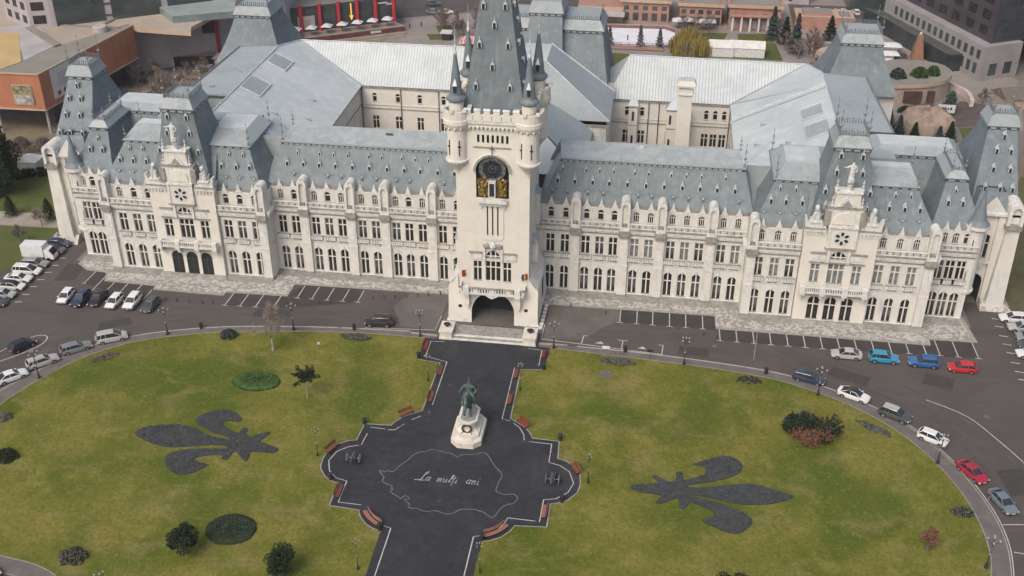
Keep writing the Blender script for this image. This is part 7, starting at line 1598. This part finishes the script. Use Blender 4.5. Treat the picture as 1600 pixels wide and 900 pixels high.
# paving and greens behind the palace
struct(sheet('rear_paving', [(-60,104),(-20,100),(5,100),(5,170),(-64,170),(-46,136)], .0, paved)); struct(sheet('rear_paving', [(5,104),(105,84),(112,118),(88,150),(100,300),(5,300)], -.004, paved))
struct(sheet('rear_road', [(-64,139.5),(-30,155),(5,160),(5,175),(-70,165)], .012, asph)); struct(sheet('rear_road', [(60,162),(84,160),(86,176),(60,176)], .012, asph))
def flat(name, pts, z, m): return struct(sheet(name, pts, z, m))
flat('rear_lawn', [(-40,139.5),(-36,141),(-34,136),(-38,134)], .03, parkg); flat('rear_lawn', [(-41,132),(-34,133),(-32.5,129),(-39,127)], .03, parkg); flat('rear_lawn', [(-31,133),(-22,135),(-20,122),(-28,122)], .03, parkg)
flat('rear_lawn', [(8,124),(16.5,123.4),(17,108),(8,106)], .03, parkg); flat('rear_lawn', [(33.5,144),(41.4,145),(40.2,139),(33.2,138)], .03, parkg); flat('rear_lawn', [(44,144.8),(54,146.4),(53.5,138.5),(44,138.5)], .03, parkg); flat('rear_lawn', [(31,137.5),(54,138),(55,124),(31,124)], .026, parkg)
flat('rear_path', [(41.5,145),(44,145),(44,136.5),(40.6,136.5)], .035, paved)
ice = mat('white_ice', (0.78,0.80,0.84), (0.70,0.72,0.76), rough=.25, scale=.3)
flat('ice_rink', [(0,129.5),(24,130.3),(26.4,133),(27.2,138),(26.8,143),(24,146),(0,144.5)], .06, ice)
b = MB(); b.path([(0,129.2,.5),(24.2,130,.5),(26.8,132.8,.5),(27.6,138,.5),(27.2,143.4,.5),(24.2,146.4,.5),(0,144.9,.5)], .12, redp, 4); b.path([(0,129.2,1.0),(24.2,130,1.0),(26.8,132.8,1.0),(27.6,138,1.0),(27.2,143.4,1.0),(24.2,146.4,1.0),(0,144.9,1.0)], .08, lilac, 4)
for i in range(12): b.box(0+i*2.1, .15+i*2.1, 128.8+i*.06, 129.0+i*.06, 0, 1.1, darkiron)
b.box(6,24,127.6,128.1,.4,.6,terr); b.box(6,24,126.4,126.8,.4,.6,terr); tag(b.build('rink_barrier'), 'low red and white barrier round the white ice rink', 'barrier')
p_sk = skin_obj('person', [(0,0,.9),(0,0,1.25),(0,0,1.45),(0,0,1.62),(.2,0,1.15),(-.2,0,1.15),(.1,0,.45),(.12,.1,.05),(-.1,0,.45),(-.12,-.1,.05)], [(0,1),(1,2),(2,3),(1,4),(1,5),(0,6),(6,7),(0,8),(8,9)], [.15,.17,.07,.11,.05,.05,.08,.07,.08,.07], black)
p_sk.location = (14.2,134.5,.07); tag(p_sk, 'lone person in dark clothes skating on the white ice rink', 'person')
for i, (x, y, h) in enumerate(((9.6,129.0,5.5),(17.8,128.6,6.3),(22.9,129.4,5.4))): cone_tree(x, y, h, 1.3, ['narrow cypress at the left end in front of the ice rink','broad cypress in the middle in front of the ice rink','cypress at the right end in front of the ice rink'][i], 70+i, leaf_gy, name='cypress', group='cypresses before the rink', n=1400, size=.2, power=.8)
rnd = random.Random(33); t = tag(empty('willow_tree', (30.6,124.5,0)), 'golden yellow weeping willow behind the rear wing', 'tree'); b = MB(); b.tube((0,0,0),(0,0,5),.35,.2,bark,8); b.build('trunk', t); b = MB()
for k in range(330):
    a = rnd.random()*6.28; q = math.sqrt(rnd.random())*5.2*(1+.16*math.sin(a*3+1)+.09*math.sin(a*7)); z1 = (8.2-q*.62-q*q*.05)*rnd.uniform(.86,1.1); x_, y_ = math.cos(a)*q, math.sin(a)*q
    L_ = z1*rnd.uniform(.5,.9)
    for j in range(9): z_ = z1-L_*j/9; b.face([(x_-.12,y_,z_),(x_+.12,y_+.05,z_),(x_+.1+rnd.uniform(-.1,.1),y_,z_-.9),(x_-.1,y_-.05,z_-.9)], leaf_wl if k % 5 else leaf_gy)
b.build('crown', t, fix=False)
for i, (x, y, w_) in enumerate(((39.0,127.0,3.2),(45.8,127.4,4.4))):
    t = tag(empty('white_tent', (x, y, 0)), ['white marquee with a sign on it, left of the longer marquee','long white marquee behind the rear wing'][i], 'tent', 'white marquees behind the palace'); b = MB(); b.frustum((-w_,w_,-2.3,2.3), (-w_,w_,-2.2,2.2), 0, 2.4, statw); b.build('walls', t); b = MB()
    b.loft([[(X,-2.4,2.4),(X,0,3.9),(X,2.4,2.4)] for X in (-w_-.1, w_+.1)], mat('white_canvas', (0.66,0.65,0.61), (0.55,0.54,0.50), scale=.6)); b.build('roof', t)
# villas
for i, (x0, x1, y0, lab) in enumerate(((13,27.5,152,'terracotta villa above the ice rink, left of the three'),(29.0,43.5,150.5,'terracotta villa in the middle of the three'),(38.5+7,60,149.0,'terracotta villa with grey columns, right of the three'))):
    if i == 1: x0, x1 = 27.8, 39.5
    if i == 2: x0, x1 = 41.5, 55.5
    if i == 0: x0, x1 = 11.5, 24.8
    vil = tag(empty('villa', (0,0,0)), lab, 'villa', 'row of terracotta villas'); h = 5.6 if i < 2 else 6.2
    b = MB(); b.box(x0, x1, y0, y0+14, 0, h, terr, skip='b'); vw = b.build('wall', vil)
    b = MB()
    for (a, c, d, e) in ((x0-.6,x1+.6,y0-.6,y0+.2),(x0-.6,x1+.6,y0+13.8,y0+14.6),(x0-.6,x0+.2,y0+.2,y0+13.8),(x1-.2,x1+.6,y0+.2,y0+13.8)): b.box(a, c, d, e, h, h+.9, peach if d < y0 else terr, top=terr)
    b.box(x0+.2, x1-.2, y0+.2, y0+13.8, h+.001, h+.35, greyroof); b.build('roof', vil)
    n = 5
    for k in range(n):
        c = x0+(k+.5)*(x1-x0)/n; b = MB(); b.box(c-.7, c+.7, y0-.05, y0+.02, 3.4, 4.6, dkglass); b.build('window', vw); b = MB(); b.box(c-.8, c+.8, y0-.05, y0+.02, .4, 2.6, dkglass if i < 2 else lilac); b.build('window', vw)
    for k in range(6): c = y0+1+k*2.2; b = MB(); b.box(x1-.02, x1+.05, c, c+1.1, 1, 4.6, lilac); b.build('window', vw)
    if i == 2:
        for k in range(6): c = x0+1+k*2.4; b = MB(); b.box(c-.25, c+.25, y0-2.2, y0-1.7, 0, 4.2, statw); b.build('column', vw)
        b = MB(); b.box(x0, x1, y0-2.5, y0, 4.2, 4.5, terr); b.build('porch_roof', vw)
for i, (x, y) in enumerate(((27.6,147.2),(30.3,147.8),(34.2,147.0),(36.3,147.5))):
    t = tag(empty('parasol', (x, y, 0)), ['white parasol left of the four before the middle villa','white parasol second from left before the middle villa','white parasol third from left before the middle villa','white parasol right of the four before the middle villa'][i], 'parasol', 'white parasols before the villas'); b = MB(); b.tube((0,0,0),(0,0,2.8),.05,.05,darkiron,5); b.build('pole', t); b = MB(); b.frustum((-1.7,1.7,-1.7,1.7),(-.08,.08,-.08,.08),2.4,3.2,statw,top=statw); b.build('canopy', t)
b = MB(); b.box(-1, 12, 151, 166, 0, 4.2, peach, top=terr); b.box(-2, 12.5, 147, 151, 2.6, 2.8, whiter); tag(b.build('pavilion'), 'low pavilion with pale awning left of the terracotta villas', 'building')
for i, (x, y, h, m_) in enumerate(((53.2,141.5,9.0,leaf_bl),(58.3,129.5,11.0,leaf_bl),(56.2,137.5,7.5,leaf_dk),(68.5,142.0,7.0,leaf_dk))): cone_tree(x, y, h, 2.3, ['tall blue-green spruce left beside the villas','tallest blue-green spruce right of the villas','darker spruce between the two tall ones','dark spruce left of the rear right tower roof'][i], 80+i, m_, name='spruce', n=2200, size=.32, group='spruces behind the palace')
for i, (x, y, h) in enumerate(((-33.0,137,7),(-30.5,131,6),(-28.5,140,8),(-26,134,7),(-24,141,8),(29,142,7),(33,143,7.5),(36,142.5,7),(59,126,6.5),(62,130,7),(56,133,6),(-98.5,83,8),(-95,78,7.5),(-91,85,7),(-88,76,7),(-84,80,6.5),(-92,70,7),(84,86,6),(86.5,82,5))):
    lab = ['bare tree in the group left of the spire, nearest the kiosk','small bare tree beside the kiosk','bare tree in the group left of the spire, farther back','bare tree close left of the spire','tall bare tree farthest back left of the spire','bare tree above the willow, left','bare tree above the willow, centre','bare tree above the willow, right','bare tree beside the rear wing by the spruces','bare tree behind the spruces','bare tree at the foot of the spruces','bare tree against the orange wing','bare tree in the sandy yard near the orange wing','bare tree by the lilac wall','bare tree in the sandy yard centre','bare tree near the timber playground frame','bare tree close behind the left pavilion roof','bare tree beside the sandy mound','low bare tree right of the sandy mound'][i]
    bare_tree(x, y, h, lab, 100+i, depth=3, twig_m=twig_d if i % 2 else twig, kids=4, thick=1.3, group='bare trees behind the palace')
# sandy yard with timber playground behind the left wing
flat('sandy_yard', [(-104,86),(-95,96),(-84,97),(-72,98),(-70,72),(-86,58),(-100,60)], .01, mat('sandy_ground', (0.27,0.22,0.18), (0.33,0.275,0.225), scale=.2, detail=7, c3=(0.18,0.14,0.115), s3=.8, amt=.6))
timb = mat('weathered_timber', (0.36,0.31,0.25), (0.27,0.23,0.19), scale=2)
t = tag(empty('playground_frame', (-84,84,0), .35), 'weathered timber playground frame in the sandy yard behind the left wing', 'playground'); b = MB()
for X in range(6):
    for Y_ in range(3): b.box(X*1.9-.1, X*1.9+.1, Y_*2.4-.1, Y_*2.4+.1, 0, 3.2+.4*((X+Y_) % 2), timb)
b.build('posts', t); b = MB()
for Y_ in range(3): b.box(-.6, 10.2, Y_*2.4-.12, Y_*2.4+.12, 2.7, 2.95, timb); b.box(-.6, 10.2, Y_*2.4-.1, Y_*2.4+.1, 1.2, 1.4, timb)
b.build('beams', t)
t = tag(empty('playground_frame', (-94,90,0), .3), 'long low timber walkway with pale canvas in front of the lilac wall', 'playground'); b = MB(); b.box(0,14,0,.3,1.2,1.5,timb); b.box(0,15,-3,-2.7,1.0,1.3,timb); b.box(3,7,1,3,1.6,1.8,statw); b.build('beams', t); b = MB()
for X in range(8): b.box(X*2,X*2+.2,0,.2,0,1.2,timb); b.box(X*2,X*2+.2,-3,-2.8,0,1.0,timb)
b.build('posts', t)
b = MB(); b.box(-86.5,-81.5,92.5,95.5,0,4.2,lilac,skip='b'); b.frustum((-87,-81,92,96),(-86,-82,94,95),4.2,5.2,greyroof); b.box(-84.4,-83.8,92.4,92.5,2.2,2.9,black); tag(b.build('hut'), 'small grey hut at the back of the sandy yard', 'hut')
b = MB()
rr = random.Random(2)
for i in range(9): b.lathe(-100+rr.uniform(0,12), 70+rr.uniform(0,14), [(1.6,0),(1.3,.8),(.6,1.5),(.1,1.8)], sand if i % 2 else bark, 7)
tag(b.build('rock_pile', fix=False), 'heap of sand-coloured rocks in the yard beside the orange wing', 'rocks')
rr = random.Random(44)
for i in range(12):
    x, y = rr.uniform(-103,-76), rr.uniform(62,90)
    bare_tree(x, y, rr.uniform(4,7.5), 'one of the leafless trees crowding the sandy yard behind the left wing', 300+i, depth=4, kids=3, twig_m=twig_d if i % 3 else twig, thick=1.3, group='leafless trees of the sandy yard')
for i in range(9):
    x, y = rr.uniform(-102,-76), rr.uniform(64,92); shrub(x, y, rr.uniform(.9,1.8), rr.uniform(.9,1.6), rr.uniform(.9,1.7), 'one of the brownish leafless bushes in the sandy yard behind the left wing', 330+i, twig_d if i % 2 else leaf_gy, n=450, size=.16, z=0, group='bushes of the sandy yard', m2=leaf_dk)
# kiosk, canopy, cars behind
t = tag(empty('kiosk', (-34.6,128.3,0)), 'small dark kiosk with white roof behind the left court', 'kiosk'); b = MB(); b.box(-1.2,1.2,-1,1,0,1.9,black); b.build('wall', t); b = MB(); b.box(-1.5,1.5,-1.3,1.3,1.9,2.3,statw); b.build('roof', t)
b = MB(); b.frustum((-30,-24,120,125),(-28,-26,122,123.5),1.8,3.4,mat('pink_canvas', (0.45,0.25,0.24), (0.36,0.14,0.14), scale=.8, seam=((0,),.9,.4,(.6,.55,.52),.7)),top=redp); b.tube((-27,122.5,0),(-27,122.5,1.9),.1,.1,darkiron); tag(b.build('striped_canopy'), 'faded red and white striped canopy left of the spire', 'canopy')
car('suv', W_['dkgrey'], -44.6,158.5, .2, 'dark SUV on the rear road, farthest of three beyond the shops', group='cars on the rear road'); car('sedan', W_['slate'], -42.8,150.6, -.2, 'blue-grey car parked nose to tail with the white one on the rear road', group='cars on the rear road'); car('sedan', W_['white'], -39.4,151.0, .3, 'white saloon beside the blue-grey car on the rear road', group='cars on the rear road')
for i, (x, c, lab) in enumerate(((67.6,'white','white car farthest left in the rear street, top right'),(72.8,'grey','grey car second from left in the rear street, top right'),(75.0,'white','white car third from left in the rear street, top right'),(78.8,'white','white car farthest right in the rear street, top right'))): car('hatch', W_[c], x, 168.5, PI/2+.1, lab, group='cars in the rear street')
for i, (x, y, lab) in enumerate(((-46.8,136.6,'person in dark clothes walking near the end of the red pillared shops'),(-43.8,138.3,'second person walking beyond the end of the shop terrace'))):
    pp = skin_obj('person', [(0,0,.9),(0,0,1.25),(0,0,1.45),(0,0,1.62),(.22,0,1.0),(-.22,0,1.0),(.1,.1,.45),(.12,.2,.05),(-.1,-.1,.45),(-.12,-.2,.05)], [(0,1),(1,2),(2,3),(1,4),(1,5),(0,6),(6,7),(0,8),(8,9)], [.16,.18,.07,.11,.05,.05,.08,.07,.08,.07], black); pp.location = (x, y, .02); tag(pp, lab, 'person')
# street-front blocks right of the spruces
b = MB(); b.box(60,76,152,160,0,3.6,terr,top=peach); b.box(62,70,153,158,3.6,4.4,terr,top=greyroof); b.box(72,75,153.5,157.5,3.6,3.9,greyroof); tag(b.build('brick_building'), 'low terracotta building with stepped roofs left of the rear right tower', 'building')
b = MB(); b.box(52,66,176,186,0,9,lilac,top=greyroof); b.box(54,58,175.9,176,2,7,dkglass); b.box(60,61,175.9,176,1,7,glass); tag(b.build('office_building'), 'grey building at the top edge right of the villas', 'building')
t = tag(empty('sandstone_arch', (65.2,119.5,0), .35), 'small sandstone arch monument behind the right hall roof', 'monument'); b = MB()
b.frustum((-2.6,-1.2,-3,3),(-1.8,-1.2,-2,2),0,4.6,sand); b.frustum((1.2,2.6,-3,3),(1.2,1.8,-2,2),0,4.6,sand); b.build('pier', t); b = MB(); b.frustum((-1.9,1.9,-2,2.5),(-1.0,1.0,-1,1.5),4.0,5.2,sand,top=sand); b.build('lintel', t)
for i in range(3): b = MB(); b.box(64,71,128+i*3.2,128.5+i*3.2,1.8,2.2,whiter); b.box(64.2,64.5,128.1+i*3.2,128.4+i*3.2,0,1.8,darkiron); b.box(70.4,70.7,128.1+i*3.2,128.4+i*3.2,0,1.8,darkiron); tag(b.build('shade_beam'), ['pale beam on posts nearest the sandstone arch','middle pale beam on posts behind the sandstone arch','farthest pale beam on posts behind the sandstone arch'][i], 'beam', 'pale beams behind the arch')
# hotel
hot = tag(empty('hotel', (0,0,0)), 'dark hotel tower over a pale podium with rows of windows, top right', 'building')
H0, H1, H2 = (84.5,158), (101.9,115.3), (112,121)
b = MB(); b.prism([H0,H1,H2,(96,160)], 0, 8.8, hotel_l); pod = b.build('podium', hot)
for row, (z0, z1, n, f0, f1) in enumerate(((5.2,7.4,15,.10,.98),(1.4,4.0,5,.68,.97))):
    window_row(pod, H0, H1, n, z0, z1, f0, f1, dkglass, wf=.5)
window_row(pod, H1, H2, 2, 1.2, 4.2, .1, .9, dkglass, wf=.5)
b = MB(); b.prism([(87.5,158),(103.6,118.3),(118,126),(112,180),(92,178)], 8.8, 30, hotel_m, top=whiter); tw = b.build('tower', hot)
for z in (10.2,14.0,17.8,21.6,25.4): window_row(tw, (87.5,158), (103.6,118.3), 7, z, z+2.2, .02, .98, glass, wf=.55); window_row(tw, (103.6,118.3), (118,126), 3, z, z+2.4, .06, .94, dkglass, wf=.8)
b = MB(); b.prism([(79.5,160),(84.5,149),(95.2,121.5),(98.8,122.8),(84.2,158)], 0, 4.4, mat('dark_green_glazing', (0.022,0.03,0.034), (0.045,0.055,0.06), rough=.3, scale=.3), top=mat('dark_planted_roof', (0.05,0.055,0.045), (0.09,0.09,0.075), scale=.4)); b.build('dark_glazed_wing', hot)
t = tag(empty('office_building', (0,0,0)), 'dark building with lit white roof edge behind the hotel, top right corner', 'building'); b = MB(); b.prism([(118.5,112),(140,118),(138,160),(119,150)], 0, 26, hotel_m, top=whiter); ow = b.build('wall', t)
for z in (3,7,11,15,19,23): window_row(ow, (118.5,112), (140,118), 5, z, z+2.2, .03, .97, dkglass, wf=.6)
t = tag(empty('station_building', (0,0,0)), 'flat-roofed glass building with white roof edge at the top edge, left of the hotel', 'building'); b = MB(); b.box(77,92,172,184,0,5,dkglass,skip='b'); gw = b.build('wall', t); b = MB(); b.box(76,93,171,185,5,5.7,whiter,top=greyroof); b.build('roof', gw)
# sandstone pavilion with roof garden
pv = tag(empty('garden_pavilion', (0,0,0)), 'curved sandstone pavilion with a planted roof terrace behind the right side wing', 'building')
PVP = densify([(76.7,96.4),(81,96.0),(86,97.5),(90,100.5),(92.5,106),(90,112),(80,113),(76,106)], 3)
prism_b('wall', pv, PVP, 0, 4.4, sand, paved); pr_ = prism_b('parapet', pv, [(x*1.0+(x-84)*.05, y+(y-104)*.05) for x, y in PVP], 4.4, 5.3, peach, greyroof)
for i, (x0, x1) in enumerate(((77.6,79.4),(80.4,84.6),(86.0,87.6))):
    b = MB(); yy_ = 95.85+.18*max(0, x0-82); b.box(x0, x1, yy_-.15, yy_+.6, .8, 3.6, mat('dark_red_window', (0.05,0.025,0.025), (0.09,0.045,0.045), scale=1)); b.build('window', pv)
for i, (x, y, r_, m_) in enumerate(((79.3,100.5,1.9,leaf_dk),(84.5,102,2.0,leaf_gr),(87.8,103.5,1.6,leaf_gr),(90.5,113,2.0,leaf_gr))): shrub(x, y, r_, r_*.9, 2.4, ['dark round bush on the left of the pavilion roof terrace','green bush in the middle of the pavilion roof terrace','small green bush on the right of the pavilion roof terrace','green bush by the curved ramp wall beside the pavilion'][i], 130+i, m_, z=5.0 if i < 3 else 0, n=1100, size=.22, m2=leaf_dk if i else leaf_bl)
b = MB(); cw = densify([(89.5,121),(92.5,117),(93.5,110),(96.5,104),(96.5,97.5)], 5, False)
for p, q in zip(cw, cw[1:]): b.loft([[(p[0]-.45,p[1],0),(p[0]+.45,p[1],0),(p[0]+.45,p[1],1.7),(p[0]-.45,p[1],1.7)],[(q[0]-.45,q[1],0),(q[0]+.45,q[1],0),(q[0]+.45,q[1],1.7),(q[0]-.45,q[1],1.7)]], mat('pinkish_wall_cap', (0.56,0.47,0.43), (0.48,0.40,0.37), scale=.6))
tag(b.build('curved_wall', fix=False), 'wavy peach-coloured ramp wall curving down right of the garden pavilion', 'wall')
t = tag(empty('timber_obelisk', (89.6,131,0)), 'tapering timber obelisk with a white ball on top near the hotel', 'monument'); b = MB(); b.frustum((-1.6,1.6,-1.6,1.6),(-.5,.5,-.5,.5),0,6.4,mat('brown_timber_cladding', (0.27,0.15,0.09), (0.20,0.11,0.07), scale=1.5),top=sand); b.build('shaft', t); b = MB(); b.lathe(0,0,[(.1,6.4),(.4,6.7),(.1,7.1)],statw,8); b.build('ball', t)
for i, (x, y, w_) in enumerate(((82.5,134,3.6),(80.5,121,1.8),(84.5,118.5,2.2),(82,127,2.4))):
    t = tag(empty('white_tent', (x, y, 0)), ['long white-roofed shelter beyond the garden pavilion','small white square tent left of the beige awning','beige awning beside the timber obelisk','white canopy between the long shelter and the awning'][i], 'tent'); b = MB()
    for X in (-w_*.9, w_*.9):
        for Y_ in (-1.3,1.3): b.tube((X,Y_,0),(X,Y_,2.2),.08,.08,darkiron,5)
    b.build('posts', t); b = MB(); b.frustum((-w_,w_,-1.6,1.6),(-w_*.6,w_*.6,-.3,.3),2.2,3.0,statw if i != 2 else sand,top=statw if i != 2 else sand); b.build('canopy', t)
# sandy mound, dark bank, sign
b = MB(); rnd = random.Random(9); rings = []
for k, (f, h) in enumerate(((1,0),(.97,1.6),(.9,3.2),(.72,4.6),(.42,5.5),(.12,5.8))):
    rings.append([(82.8+math.cos(2*PI*j/22)*6.6*f*(1+.07*math.sin(j*2.3)), 79.5+math.sin(2*PI*j/22)*4.6*f*(1+.07*math.sin(j*1.7)), h*(1+.12*math.sin(j*1.9+k)) if k else 0) for j in range(22)])
b.loft(rings, mat('sandy_mound_cover', (0.33,0.26,0.205), (0.24,0.185,0.145), rough=.95, scale=.35, detail=7, stretch=(1.6,1.6,.5), c3=(0.42,0.34,0.27), s3=1.0, amt=.5)); tag(b.build('sand_mound', fix=False), 'large sand-coloured draped mound behind the right side wing', 'mound')
for i, (x, y, h) in enumerate(((76.6,76.5,5),(79.5,74.5,4.4),(84.5,73.6,4.2),(87.3,75.6,4.6),(75.2,81,4.6))): cone_tree(x, y, h, 1.5, ['spruce at the left foot of the sandy mound','spruce second from left before the sandy mound','spruce in front of the sandy mound, centre','spruce at the right foot of the sandy mound','dark conifer left behind the sandy mound'][i], 150+i, leaf_dk if i % 2 else leaf_bl, name='spruce', n=1100, size=.25, group='spruces before the sandy mound')
flat('dark_bank', [(88,84),(101,86),(104,98),(95,101),(88,94)], .02, mat('dark_soil', (0.075,0.06,0.055), (0.11,0.09,0.08), scale=.4)); flat('meadow', [(90,66),(98,66),(101,85),(91,84)], .02, parkg)
t = tag(empty('sign', (89.2,90.3,0)), 'white sign board with dark lettering on the dark bank', 'sign'); b = MB(); b.box(-1.9,1.9,-.1,.1,1.0,2.9,statw); sb = b.build('board', t); b = MB(); b.tube((-1.5,.1,0),(-1.5,.1,1),.07,.07,darkiron); b.build('post', t); b = MB(); b.tube((1.5,.1,0),(1.5,.1,1),.07,.07,darkiron); b.build('post', t)
b = MB()
for X, L2 in ((-1.0,.3),(-.4,.35),(.2,.3),(.8,.4)): b.box(X, X+L2, -.14, -.11, 1.7, 2.3, black); 
b.build('lettering', sb)
t = tag(empty('timber_house', (106,100,0), .3), 'small timber-framed garden house above the right corner tower', 'house'); b = MB(); b.box(-3.4,3.4,-3,3,0,2.8,peach); b.build('wall', t); b = MB(); b.loft([[(X,-3.6,2.7),(X,0,4.6),(X,3.6,2.7)] for X in (-3.8,3.8)], bark); b.build('roof', t)
bare_tree(99.5,99.5,4.5,'bare bush between the sign and the timber garden house', 190, depth=4, kids=4, twig_m=twig_d)
leafy_tree(90.5,93.5,5,1.7,'green tree beside the white sign and garden pavilion', 191, leaf_bl, trunk=.1, n=1500, size=.22)
b = MB(); b.box(112,112.4,60,100,0,1.2,sand); tag(b.build('garden_wall'), 'low sandstone wall at the right picture edge', 'wall')
prism_b('house_roof_block', tag(empty('low_house', (0,0,0)), 'low house with brown roof at the right picture edge beside the corner tower', 'house'), [(98.5,52),(110,50),(111,62),(99,64)], 0, 3.5, sand, bark)
rr = random.Random(51)
for i in range(12):
    x, y = ((rr.uniform(73,92), rr.uniform(71,92)) if i < 7 else (rr.uniform(76,90), rr.uniform(114,128)))
    shrub(x, y, rr.uniform(1,2), rr.uniform(1,1.8), rr.uniform(1.2,2.6), 'one of the dark bushes crowding the ground round the sandy mound' if i < 7 else 'one of the dark bushes beyond the garden pavilion', 350+i, (leaf_dk, twig_d, leaf_gy)[i % 3], n=600, size=.2, z=0, group='bushes round the sandy mound' if i < 7 else 'bushes beyond the garden pavilion', m2=leaf_rd if i % 4 == 0 else None)
for i in range(8):
    x, y = rr.uniform(55,72), rr.uniform(110,140)
    bare_tree(x, y, rr.uniform(4.5,7), 'one of the reddish bare trees among the spruces behind the right hall roof', 380+i, depth=4, kids=3, twig_m=leaf_rd if i % 2 else twig_d, thick=1.3, group='bare trees among the spruces')
for i in range(9):
    x, y = rr.uniform(-38,-18), rr.uniform(118,146)
    bare_tree(x, y, rr.uniform(5,8), 'one of the leafless trees clustered left of the clock tower spire', 400+i, depth=4, kids=3, twig_m=twig_d, thick=1.4, group='leafless trees left of the spire')
# farther town, haze-softened blocks beyond the frame top
rnd = random.Random(77)
for i in range(14):
    x = -190+i*30; y = rnd.uniform(215,260); w_ = rnd.uniform(9,13)
    t = empty('apartment_block', (0,0,0)); tag(t, 'plain apartment block far behind the palace, beyond the picture top', 'building', 'far apartment blocks'); b = MB(); b.box(x-w_, x+w_, y, y+18, 0, rnd.uniform(9,20), (lilac, terr, hotel_l, beige)[i % 4], top=greyroof); b.build('wall', t)

# winter haze: one closed box of even air round everything
hz_m = bpy.data.materials.new('thin_haze'); hz_m.use_nodes = True; hn = hz_m.node_tree
hn.nodes.remove(hn.nodes['Principled BSDF']); pv_ = hn.nodes.new('ShaderNodeVolumePrincipled'); pv_.inputs['Color'].default_value = (0.93,0.95,1.0,1); pv_.inputs['Density'].default_value = 0.00014; pv_.inputs['Anisotropy'].default_value = 0.2
hn.links.new(pv_.outputs[0], hn.nodes['Material Output'].inputs['Volume'])
b = MB(); b.box(-1510, 1510, -710, 2510, -1.5, 101, black); hz = b.build('haze'); hz.data.materials.clear(); hz.data.materials.append(hz_m); hz['kind'] = 'stuff'
